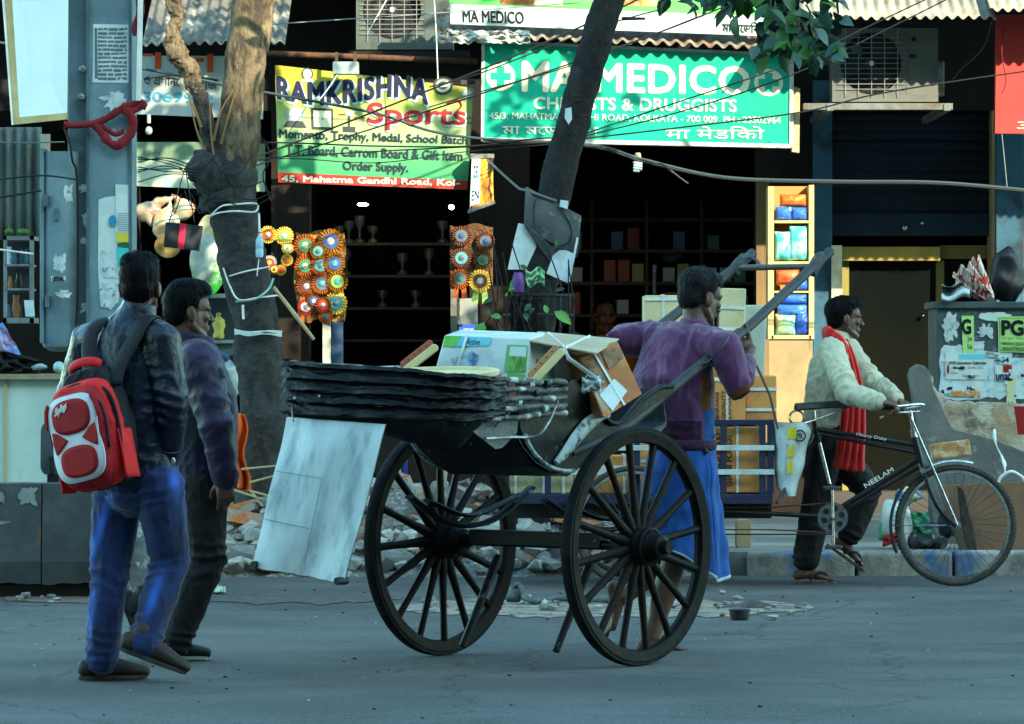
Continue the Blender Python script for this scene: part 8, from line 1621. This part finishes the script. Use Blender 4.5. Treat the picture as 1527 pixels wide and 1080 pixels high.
for v in (372, 420, 468, 516):
    u = 808
    while u < 1118:
        if all(abs(u + 8 - k) > 12 for k in (882, 964, 1046)) and rm.random() < .8:
            o = bpy.data.objects.new('medicine_box', rm.choice(MEB)); COL.objects.link(o); o.location = W(u + 8, v, 34.34); o.rotation_euler = (0, 0, rm.uniform(-.1, .1)); tag(o, 'small medicine box standing on the dark chemist shelves', 'medicine box', 'medicine boxes on the chemist shelves')
        u += rm.uniform(18, 26)
ct = thing('shop_counter', 'dark wooden counter across the front of the chemist shop', 'counter', (X(965, 33.2), 33.2, .3)); b = MB(); b.pxbox(810, 560, 1126, 566, 33.15, .6); b.build('counter_top', M_shelf, ct); b = MB(); b.pxbox(816, 566, 1122, 745, 33.2, .5); b.build('counter_front', M_brown, ct)
b = MB(); b.tube([W(976, 395, 33.4), W(976, 560, 33.4)], .018, 10); tag(b.build('pipe', M_steelgrey, smooth=60), 'thin grey pipe standing in the chemist shop doorway', 'pipe')
blob('bluish cap like bundle high in the dark chemist shop', 'bundle', 'bundle', 1002, 383, 16, 9, 34.4, mat('bundle_blue', (.06, .08, .12), .8))
sp2 = thing('trophy_shelf', 'dim shelves of trophies at the back of the sports shop', 'shelves', (X(580, 35.0), 35.0, .3))
for v in (362, 410, 458, 506): b = MB(); b.pxbox(494, v, 672, v + 4, 34.2, .35); b.build('shelf', M_shelf, sp2)
M_troph = mat('trophy_metal', (.34, .30, .18), .3, (.2, .2, .2), 9, metal=.7)
for k, (u, v) in enumerate(((505, 362), (520, 362), (536, 362), (556, 362), (600, 410), (640, 410), (620, 458), (660, 362), (516, 410), (570, 458))):
    b = MB(); hh = .13 + .04 * (k % 3); b.lathe([(0, 0), (.04, 0), (.04, .02), (.012, .035), (.012, hh * .5), (.04, hh * .7), (.046, hh), (.036, hh), (0, hh * .75)], 14, frame((1, 0, 0), (0, 1, 0), (0, 0, 1), W(u, v, 34.3))); tag(b.build('trophy', M_troph, smooth=50), 'dim metal trophy cup on the shelves inside the sports shop', 'trophy', 'trophies on the sports shop shelves')
M_lamp = mat('lamp_lit', (.8, .8, .8), .5, emit=(.75, 1.0, 1.0, 8.0))
for lab, (u, v, ru, rv) in (('lit white lamp inside the sports shop above the rosettes', (541, 305, 8, 2.6)), ('lit small lamp inside the sports shop by the right jamb', (673, 309, 4, 3.5))):
    b = MB(); b.ell(W(u, v, 33.8), (ru * 33.8 / F, .04, rv * 33.8 / F)); tag(b.build('lamp', M_lamp, smooth=180), lab, 'lamp')
cf = thing('spiral_bulb', 'white spiral bulb hanging below the teal chemist sign', 'bulb', W(951, 262, 30.9)); b = MB(); o = W(951, 247, 30.9); b.tube([o + V((.026 * cos(k * .6), .026 * sin(k * .6), .03 - .072 * k / 40)) for k in range(41)], .0085, 8); b.build('coil', mat('bulb_white', (.75, .8, .75), .3), cf, smooth=60); b = MB(); b.lathe([(0, .03), (.024, .03), (.026, .055), (.018, .09), (0, .09)], 16, frame((1, 0, 0), (0, 1, 0), (0, 0, 1), o)); b.build('base', M_ply, cf, smooth=50)
b = MB(); b.pxbox(682, 445, 712, 484, 31.9, .2); b.pxbox(684, 484, 718, 500, 31.8, .25); o = b.build('stacked_box', [mat('box_grey', (.20, .22, .22), .6, (.3, .28, .1), 9, .6, .65)]); tag(o, 'grey printed box standing by the right jamb of the sports shop', 'box')
q = quad(W(684, 484, 31.78), W(719, 484, 31.78), W(719, 500, 31.78), W(684, 500, 31.78)); bb_ = thing('blue_box', 'bright blue printed box at the foot of the rosettes right of the door', 'box', q(.5, 1)); board(q, mat('box_blue', (.02, .07, .34), .5), bb_, 'box', .2); text('VOLINI GEL', rect(q, .2, .35, .9, .65), M_white, bb_)
b = MB(); b.pxbox(481, 470, 493, 660, 31.6, .1); tag(b.build('steel_post', mat('post_pale', (.40, .44, .38), .5, (.2, .2, .16), 9)), 'pale worn post standing under the left rosettes', 'post'); b = MB(); b.pxbox(495, 470, 511, 660, 31.7, .1); tag(b.build('blue_board', mat('board_blue', (.03, .07, .16), .6, (.02, .05, .11), 5)), 'narrow blue board standing under the left rosettes', 'board')
# ---------------------------------------------------------------- posters on the pillar box at the right
YX = 28.6
ex = thing('electrical_box', 'grey green street electrical box plastered with torn posters', 'electrical box', (X(1480, YX), YX + .3, .13)); M_ex = mat('box_green', (.055, .085, .09), .6, (.035, .055, .06), 5, c3=(.14, .18, .19), s3=14, lo3=.58, hi3=.7, bump=.2)
b = MB(); b.pxbox(1397, 456, 1575, 815, YX, .6); b.build('body', M_ex, ex, bevel=.008); b = MB(); b.pxbox(1392, 450, 1580, 460, YX - .03, .66); b.build('lid', M_ex, ex, bevel=.006)
Yq = YX - .002
M_pw = mat('bill_white', (.46, .56, .58), .8, (.36, .46, .49), 12, .45, .6, c3=(.10, .26, .36), s3=14, lo3=.60, hi3=.68); M_lime = mat('bill_lime', (.36, .60, .20), .7, (.32, .54, .18), 8)
k = 0
for lab, (u0, v0, u1, v1), m_, j_ in (('torn white bill sheet covering the lower left of the electrical box', (1398, 512, 1470, 600), M_pw, .16), ('torn white bill sheet in the lower middle of the electrical box', (1452, 520, 1512, 598), M_pw, .18), ('torn pale bill at the lower right of the electrical box', (1500, 528, 1560, 600), M_pw, .2), ('scraps of white paper at the upper left of the electrical box', (1402, 462, 1432, 516), M_paper, .5), ('white torn strip along the top of the electrical box', (1454, 464, 1512, 480), M_paperw, .4), ('shredded scrap between the two green bills', (1456, 478, 1484, 508), M_paper, .55), ('bluish scrap under the first green bill', (1440, 508, 1470, 522), M_pw, .3)):
    k += 1; paper(lab, torn(u0, v0, u1, v1, 20. + k * 3, 34, j_), Yq - .0008 * k, m_)
def bill(label, px4, m, Y): q = quad(*[W(u, v, Y) for u, v in px4]); t = thing('poster', label, 'poster', q(.5, 1)); board(q, m, t, 'paper', .003); return t, q
t, q = bill('half torn lime green bill with a big letter G', ((1434, 471), (1452, 471), (1453, 528), (1436, 526)), M_lime, Yq - .012); text('G', rect(q, .0, .10, .72, .48), M_ink, t, 'lettering', .05); text('24', rect(q, .4, .56, .8, .68), M_ink, t); text('56', rect(q, .4, .76, .8, .88), M_ink, t)
t, q = bill('lime green bill with big letters PG', ((1488, 472), (1530, 472), (1531, 526), (1489, 525)), M_lime, Yq - .012); text('PG', rect(q, .14, .12, .88, .52), M_ink, t, 'lettering', .06); text('CT BOY FOR', rect(q, .14, .58, .88, .65), mat('ink_green', (.06, .16, .05), .7), t); text('9903412624', rect(q, .12, .71, .9, .80), MATS['ink_green'], t, 'lettering', .03); text('9830479058', rect(q, .12, .85, .9, .94), MATS['ink_green'], t, 'lettering', .03)
for a, c, d, e in ((.05, .04, .95, .055), (.05, .955, .95, .97), (.05, .04, .065, .97), (.935, .04, .95, .97)): board(q, MATS['ink_green'], t, 'border', .001, a, c, d, e, off=.002)
t, q = bill('white bill with a light blue header about laboratory work', ((1410, 526), (1472, 526), (1472, 566), (1410, 566)), M_paperw, Yq - .011); board(q, mat('bill_cyan', (.10, .46, .62), .7), t, 'header', .001, .32, .06, .98, .24, off=.002); text('XCR Laboratory Technician', rect(q, .08, .32, .98, .46), M_navy, t, 'lettering', .02); text('Radiology, DCHG, ECG', rect(q, .22, .52, .9, .63), M_navy, t); text('Technician', rect(q, .4, .80, .75, .92), M_navy, t)
shape(q, circ(.06, .62, .07, .28, 20), mat('bill_pic', (.45, .48, .48), .7), t, 'picture', .002); shape(q, circ(.06, .62, .03, .18, 14), M_red, t, 'picture', .004)
t, q = bill('strip of bill with orange phone digits', ((1416, 576), (1464, 577), (1464, 592), (1416, 591)), M_paperw, Yq - .013); text('9804-282', rect(q, .05, .45, .95, .95), mat('digit_orange', (.6, .22, .02), .7), t, 'lettering', .05); text('MK', rect(q, .55, .0, .8, .4), M_ink, t, 'lettering', .03)
t, q = bill('small red and blue bill at the right of the electrical box', ((1484, 545), (1510, 545), (1510, 568), (1484, 568)), M_paperw, Yq - .013); board(q, M_red, t, 'red_block', .001, .45, .0, .95, .45, off=.002); text('unat', rect(q, .05, .5, .9, .95), M_navy, t, 'lettering', .03)
t, q = bill('small white bill reading 54 beside the green bill', ((1490, 530), (1508, 530), (1508, 543), (1490, 543)), M_paperw, Yq - .014); text('54', rect(q, .2, .2, .8, .8), M_ink, t, 'lettering', .03)
t, q = bill('torn handwritten strip across the middle of the electrical box', ((1470, 524), (1492, 526), (1490, 534), (1470, 532)), M_paperw, Yq - .015); text('P??w', rect(q, .05, .1, .9, .9), M_ink, t)
paper('yellow stained strip at the lower right of the electrical box', torn(1500, 560, 1516, 604, 60., 24, .3), Yq - .010, mat('bill_stain', (.50, .46, .12), .8, (.42, .48, .4), 9)); paper('red bill low at the right edge behind the slab', [(1512, 606), (1560, 606), (1560, 650), (1518, 648)], 27.3, M_red)
rr3 = random.Random(9)
for k in range(26):
    u = rr3.uniform(1402, 1525); v = rr3.uniform(530, 596); b = MB(); 
    b.add([W(uu, vv, Yq - .0165 - .0004 * k) for uu, vv in torn(u, v, u + rr3.uniform(5, 16), v + rr3.uniform(3, 8), k * 2.1, 12, .6)], [tuple(range(12))]); tag(b.build('paper_scrap', rr3.choice((M_paperw, MATS['bill_cyan'], M_navy, M_dkteal, M_ex, M_paperw)), fix=False), 'small torn scrap of bill on the electrical box', 'scrap', 'torn bill scraps on the electrical box')
# bags on top
def stripmat():
    m = mat('news_striped', (.55, .52, .46), .7); nt = m.node_tree; N = nt.nodes; L = nt.links; tc = N.new('ShaderNodeTexCoord'); n = N.new('ShaderNodeTexNoise'); n.inputs['Scale'].default_value = 9; mp = N.new('ShaderNodeMapping'); mp.inputs['Scale'].default_value = (2.2, 1, .5); mp.inputs['Rotation'].default_value = (0, .7, 0); L.new(tc.outputs['Object'], mp.inputs[0]); L.new(mp.outputs[0], n.inputs['Vector'])
    cr = N.new('ShaderNodeValToRGB'); cr.color_ramp.interpolation = 'CONSTANT'; e = cr.color_ramp.elements; e[0].color = (.5, .49, .43, 1); e[1].position = .50; e[1].color = (.42, .03, .02, 1); x = e.new(.60); x.color = (.55, .52, .46, 1); x = e.new(.40); x.color = (.45, .2, .14, 1); x = e.new(.44); x.color = (.55, .53, .47, 1); L.new(n.outputs[0], cr.inputs[0]); L.new(cr.outputs[0], N['Principled BSDF'].inputs['Base Color']); return m
b = MB()
for k, (a, c, w_) in enumerate((((1427, 405), (1476, 446), .09), ((1440, 398), (1474, 442), .07), ((1455, 386), (1480, 444), .06), ((1424, 424), (1470, 448), .07))):
    A = W(*a, YX + .1 + .04 * k); C = W(*c, YX + .12 + .04 * k); d = C - A; s_ = V((-d.z, 0, d.x)).normalized(); b.grid(lambda s, t: A + d * t + s_ * (w_ * (s - .5) * (1 - .5 * t)) + V((0, .05 * sin(s * 5 + k) + .03 * nn(V((s * 5, t * 5, k))), .02 * sin(s * 9))), 14, 14)
tag(b.build('newspaper_bundle', stripmat(), solid=.004, smooth=180), 'crumpled red and white printed sheets on top of the electrical box', 'paper bundle')
blob('black plastic bag slumped on top of the electrical box', 'black_bag', 'bag', 1502, 415, 28, 42, YX + .3, mat('black_film', (.008, .008, .010), .35, spec=.3), .05, 6, None, .7)
b = MB(); b.grid(lambda s, t: W(lerp(1404, 1446, s), lerp(424, 446, t) + 4 * sin(s * 6), YX + .05 + .12 * sin(t * 5 + s)), 16, 12); tag(b.build('grey_sheet', mat('sheet_grey', (.40, .46, .48), .6, (.04, .05, .055), 6, .5, .58), solid=.005, smooth=180), 'folded grey and white sheet beside the printed sheets on the electrical box', 'sheet')
# broken slab, plaster and board leaning at the right
def plate(name, label, cat, poly, Y, th, m, lean=0.0, bev=.006, amp=.0):
    v1 = max(p[1] for p in poly); b = MB(); P_ = []
    for u, v in poly: P_.append(W(u, v, Y + lean * (v1 - v) * Y / F))
    n = len(P_); b.add(P_ + [p + V((0, th, 0)) for p in P_], [tuple(range(n)), tuple(range(2 * n - 1, n - 1, -1))] + [(k, (k + 1) % n, n + (k + 1) % n, n + k) for k in range(n)]); return tag(b.build(name, m, bevel=bev), label, cat)
M_slab = mat('slab_grey', (.11, .115, .105), .85, (.075, .08, .075), 5, c3=(.19, .19, .17), s3=9, lo3=.6, hi3=.7, bump=.5, bscale=24)
def jag(p, a, seed):
    out = []
    for k in range(len(p)):
        A, C = p[k], p[(k + 1) % len(p)]; L_ = math.hypot(C[0] - A[0], C[1] - A[1]); n = max(1, int(L_ / 8))
        for i in range(n): t = i / n; out.append((lerp(A[0], C[0], t) + a * nn(V((A[0] + i * 3.7, A[1], seed))), lerp(A[1], C[1], t) + a * nn(V((A[0], A[1] + i * 2.9, seed + 5)))))
    return out
plate('broken_slab', 'grey concrete slab leaning behind the front wheel of the cycle cart', 'slab', jag([(1354, 560), (1358, 549), (1368, 543), (1379, 546), (1386, 554), (1392, 580), (1402, 600), (1420, 640), (1480, 655), (1570, 690), (1570, 830), (1400, 830), (1380, 700)], 1.5, 1.), 27.2, .09, M_slab, .25)
plate('plaster_chunk', 'broken tan plaster sheet leaning between the slab and the electrical box', 'plaster', jag([(1386, 556), (1394, 600), (1412, 632), (1440, 660), (1500, 700), (1570, 730), (1570, 604), (1480, 600), (1420, 598), (1398, 584)], 5, 2.), 27.6, .06, mat('plaster_tan', (.26, .19, .12), .9, (.36, .33, .26), 6, .42, .58, c3=(.12, .10, .085), s3=8, lo3=.5, hi3=.6, bump=1.0, bscale=14), .25)
plate('plywood_board', 'brown plywood board with white specks leaning on the kerb at the right', 'board', [(1398, 724), (1570, 716), (1570, 846), (1440, 846), (1424, 800)], 26.3, .025, mat('ply_brown', (.15, .085, .045), .7, (.11, .06, .034), 4, c3=(.5, .5, .45), s3=34, lo3=.70, hi3=.73, bump=.15), .2)
plate('dark_plank', 'dark splintered plank standing behind the bicycle wheel', 'plank', [(1428, 724), (1437, 730), (1452, 790), (1462, 842), (1446, 838), (1434, 780)], 26.2, .05, mat('plank_dark', (.02, .016, .014), .8, (.05, .035, .02), 9), .1)
b = MB(); b.box(W(1417, 671, 26.95), (.24, .13, .10), Matrix.Rotation(-.12, 3, 'Y')); displace(b, .012, 9); tag(b.build('loose_brick', mat('brick_tan', (.42, .22, .09), .85, (.30, .15, .07), 8, c3=(.5, .4, .25), s3=10, bump=.6), bevel=.012), 'orange brown brick lying on the leaning grey slab', 'brick')
b = MB(); c = W(1509, 722, 26.9); b.tube([c + V((.075 * cos(a) * (1 + .1 * sin(3 * a)), 0, .075 * sin(a))) for a in [2 * pi * k / 24 for k in range(24)]], .009, 6, closed=True); b.tube(bez([W(1482, 640, 27.1), W(1486, 665, 27.05), W(1497, 690, 26.98), W(1500, 706, 26.92)], 12), [.008 + .004 * sin(k) for k in range(13)], 6); displace(b, .01, 14); tag(b.build('string', M_strap, smooth=60), 'white cord ending in a ring hanging over the leaning slab', 'cord')
blob('white green and red plastic garbage bag on the kerb behind the cyclist', 'garbage_bag', 'garbage bag', 1334, 785, 30, 32, 26.5, mb_('garbage_film', (.46, .52, .50), (.36, .42, .40), (.04, .24, .09)), .05, 7, None, .8)
b = MB(); b.grid(lambda s, t: W(lerp(1316, 1342, s), lerp(800, 816, t) - 8 * s, 26.28 + .03 * nn(V((s * 5, t * 5, 3)))), 8, 6); tag(b.build('red_wrapper', M_red, solid=.004, smooth=180), 'red wrapper stuck to the white garbage bag', 'wrapper')
b = MB(); b.grid(lambda s, t: W(lerp(1354, 1384, s) + 8 * t, lerp(764, 806, t), 26.5 + .06 * nn(V((s * 4, t * 4, 3)))), 12, 14); tag(b.build('green_bag', mat('film_green', (.03, .22, .10), .4, (.10, .34, .2), 8), solid=.004, smooth=180), 'green plastic bag beside the white garbage bag', 'plastic bag')
for k, (u, v, ru, rv, lab) in enumerate(((1380, 815, 30, 14, 'dark rotten heap of litter below the green plastic bag'), (1350, 745, 22, 14, 'blue and yellow litter above the green plastic bag'), (1412, 790, 16, 20, 'dark crumpled litter beside the dark plank'))): blob(lab, 'litter', 'litter', u, v, ru, rv, 26.5, (mat('litter_dark', (.02, .022, .024), .6, (.08, .09, .09), 12, .55, .65), mat('litter_mixed', (.06, .12, .26), .6, (.40, .40, .16), 12, .5, .58), MATS['litter_dark'] if k else M_black)[k], .05, 9)
blob('white lump of rubble at the kerb below the tan cartons', 'rubble_chunk', 'rubble', 1072, 838, 8, 13, 26.0, M_rub[1], .02, 9)
# under and behind the cart
plate('wooden_shutter', 'dark plank panel leaning on the shop front behind the cart wheels', 'panel', [(560, 600), (740, 600), (740, 780), (560, 780)], 29.4, .05, M_brown, 0)
plate('concrete_fragment', 'grey concrete sheet lying on the rubble seen through the far wheel', 'slab', jag([(590, 800), (606, 758), (652, 730), (668, 760), (650, 800)], 3, 4.), 26.5, .05, M_slab, .3)
plate('cream_post', 'short cream post behind the spokes of the far wheel', 'post', [(655, 690), (668, 690), (664, 740), (652, 742)], 27.4, .05, mat('post_cream', (.42, .38, .24), .8), 0)
for k, u in enumerate((583, 592, 601)): b = MB(); b.pxbox(u, 686 + 4 * (k % 2), u + 6, 722, 28.6, .1); tag(b.build('blue_crate', mat('crate_blue', (.02, .04, .22), .5, (.4, .45, .5), 16, .58, .62)), ('left', 'middle', 'right')[k] + ' blue plastic crate slat seen through the far wheel rim', 'crate')
for k, (u0, u1) in enumerate(((1068, 1080), (1098, 1120))): plate('kerb_post', ('dark', 'cream')[k] + ' round topped stone block on the pavement under the cart', 'stone block', rrect(u0 - 4 * (1 - k), 775, u1, 818, 5), 26.6, .15, (M_slab, M_cream)[k], 0)
# ---------------------------------------------------------------- litter on the road
b = MB(); P_ = bez([G(752, 899) + V((0, 0, .05)), G(772, 893) + V((0, 0, .07)), G(790, 903) + V((0, 0, .03)), G(830, 900) + V((0, 0, .025)), G(880, 902) + V((0, 0, .025)), G(920, 901) + V((0, 0, .02))], 40); b.tube(P_, [.018 + .008 * nn(V((k * .4, 0, 0))) for k in range(len(P_))], 8); displace(b, .012, 12); tag(b.build('old_hose', mat('hose_dark', (.035, .045, .05), .6, (.10, .12, .12), 14), smooth=60), 'dark twisted hose lying on the broken strip of road', 'hose')
blob('dark crumpled rag at the left end of the hose', 'rag', 'rag', 766, 893, 14, 9, 23.0, mat('rag_dark', (.02, .025, .028), .7, (.08, .1, .1), 9), .02, 12)
p = G(1103, 925); b = MB(); b.lathe([(.0, 0), (.042, 0), (.05, .03), (.05, .045), (.056, .05), (.05, .055), (.04, .05), (.035, .02), (0, .02)], 24, frame((1, 0, 0), (0, 1, 0), (0, 0, 1), p)); tag(b.build('black_tin', mat('tin_black', (.01, .01, .012), .5, (.03, .03, .03), 9), smooth=40), 'small black tin standing on the broken strip of road', 'tin')
b = MB(); b.ell(G(1120, 907), (.16, .10, .025)); displace(b, .03, 8); tag(b.build('dirt_pile', mat('dirt_dark', (.05, .045, .04), .95, (.09, .08, .07), 12, bump=.8), smooth=180), 'low dark pile of dirt behind the black tin', 'dirt')
b = MB(); b.grid(lambda s, t: G(lerp(318, 337, s), lerp(888, 880, t)) + V((0, 0, .015 + .03 * abs(nn(V((s * 4, t * 4, 1)))))), 8, 6); tag(b.build('wrapper', mat('wrapper_green', (.45, .5, .45), .5, (.05, .28, .04), 22, .5, .55), smooth=60), 'small white and green wrapper on the road beside the purple walker', 'wrapper')
rs_ = random.Random(31)
for k, (u, v) in enumerate([(910, 1045), (62, 968), (382, 888), (450, 900), (1300, 950), (560, 930), (338, 1028), (118, 955)] + [(rs_.uniform(5, 1520), 868 + 205 * rs_.random() ** 1.6) for _ in range(90)]):
    q_ = rs_.uniform(.25, .8) * (.6 if k % 4 == 1 else 1); b = MB(); b.ell(G(u, v) + V((0, 0, .003)), (.013 * q_, .011 * q_, .005 * q_), None, 8, 6); tag(b.build('road_speck', (M_bark2, M_paperw)[k % 4 == 1], smooth=180), ('dark', 'white')[k % 4 == 1] + ' speck of grit on the open asphalt', 'speck', ('dark', 'white')[k % 4 == 1] + ' specks on the asphalt')
# ---------------------------------------------------------------- overhead wires
def wire(label, pts, r, m=M_cable, Y=30.0):
    P_ = []
    for p in pts: P_.append(W(p[0], p[1], p[2] if len(p) > 2 else Y))
    b = MB(); b.tube(bez(P_, 10 * len(P_)), r, 6); tag(b.build('overhead_cable', m, smooth=60), label, 'cable')
wire('thick grey cable sagging from the left tree across both signs to the right edge', [(-20, 60), (200, 100), (380, 135), (555, 168), (640, 195), (720, 207), (880, 216), (960, 238), (1080, 264), (1240, 270), (1400, 272), (1560, 286)], .0095, mat('cable_teal', (.03, .05, .056), .4), 29.8)
wire('second dark cable twisted along the thick grey one', [(720, 209), (880, 219), (965, 243), (1085, 267), (1240, 273), (1405, 275), (1560, 289)], .008, M_cable, 29.78)
wire('black wire rising from the burr across the sports sign to the banner', [(300, 262), (394, 230), (560, 166), (780, 78), (950, 0), (1100, -80)], .0065, M_cable, 29.6)
wire('black wire rising from the burr across the word Sports', [(300, 275), (397, 242), (600, 178), (780, 119), (1000, 42), (1200, -40)], .0055, M_cable, 29.65)
wire('level black wire across the lower half of the sports sign', [(290, 225), (395, 213), (560, 218), (700, 218), (800, 207), (880, 205)], .0055, M_cable, 29.7)
wire('lower black wire sagging under the words on the sports sign', [(290, 250), (400, 236), (560, 226), (700, 219), (860, 210)], .005, M_cable, 29.72)
wire('lowest thin wire sagging across the order supply line', [(300, 258), (415, 237), (560, 243), (690, 227), (860, 212)], .0035, M_cable, 29.72)
wire('thin pale line sagging in front of the grimy air conditioner', [(380, 38), (530, 28), (650, 20), (780, 10), (900, 2)], .004, M_cablegrey, 29.9)
wire('pale string hanging from above to the medal picture of the sports sign', [(646, -20), (650, 40), (653, 118)], .004, M_strap, 30.5)
wire('pale string slanting from the grimy air conditioner to the sports sign', [(582, -10), (548, 50)], .004, M_strap, 30.8); wire('pale string slanting across the letter K of the sports sign', [(503, 112), (488, 134), (474, 152)], .004, M_strap, 30.6)
wire('black wire climbing from the leaning tree over the letter O of the chemist sign', [(868, 201), (1000, 156), (1171, 98), (1290, 42), (1400, -10)], .005, M_cable, 29.5); wire('black wire climbing just below the other over the chemist sign', [(868, 204), (1010, 168), (1180, 112), (1330, 40), (1420, -5)], .005, M_cable, 29.5)
wire('black wire crossing from the leaning tree under the right air conditioner to the red sign', [(868, 207), (1000, 192), (1191, 168), (1300, 142), (1420, 122), (1560, 102)], .0055, M_cable, 29.4)
wire('thin wire crossing the top left of the chemist sign', [(640, 130), (720, 108), (890, 42), (1000, 10)], .0045, M_cable, 29.6); wire('second thin wire crossing the top left of the chemist sign', [(640, 160), (720, 136), (860, 95), (1050, 22)], .0045, M_cable, 29.6)
wire('thin pale wire at the far left edge under the white panel', [(-20, 212), (40, 213), (96, 212)], .004, M_cablegrey, 25.0); wire('black wire at the far left edge above the cabinet', [(-20, 298), (62, 284)], .006, M_cable, 25.0); wire('sagging black wire at the far left crossing the pole', [(-20, 270), (60, 262), (115, 268)], .005, M_cable, 24.95); wire('white string at the far left in front of the display cabinet', [(-20, 370), (50, 379)], .006, M_strap, 25.0)
for k in range(7): wire(('top', 'second', 'third', 'fourth', 'fifth', 'sixth', 'lowest')[k] + ' of the dark wires fanning from the burr to the pole', [(205, 242 + k * 5 - (k % 3) * 9), (250, 236 + k * 4), (300, 252 + (k % 4) * 5)], .0035, M_cable, 27.0)
wire('looped black wire hanging right of the left tree', [(380, 205), (396, 212), (402, 240), (392, 262), (404, 300)], .005, M_cable, 28.2); wire('black wire tangle above the left tree fork', [(215, 118), (262, 112), (300, 116), (326, 120)], .006, M_cable, 28.3)
for k, (u, v) in enumerate(((1003, 262), (1012, 268))): wire(('short dark', 'longer dark')[k] + ' clamp tail hanging from the thick grey cable', [(u - 12, v - 14), (u, v - 4), (u + 14 * (k * 2 - 1), v + 6 - 22 * (1 - k))], .008, M_cable, 29.78)
wire('grey downpipe wire beside the right air conditioner', [(1478, 30), (1465, 70), (1430, 105), (1420, 118)], .012, mat('hose_grey', (.03, .034, .036), .5), 31.5); wire('thin red string hanging from the red sign', [(1496, 40), (1494, 80), (1500, 120), (1494, 140)], .004, M_redr, 30.5); wire('pale string hanging below the red sign', [(1494, 200), (1498, 240), (1502, 282)], .003, M_cablegrey, 30.6)
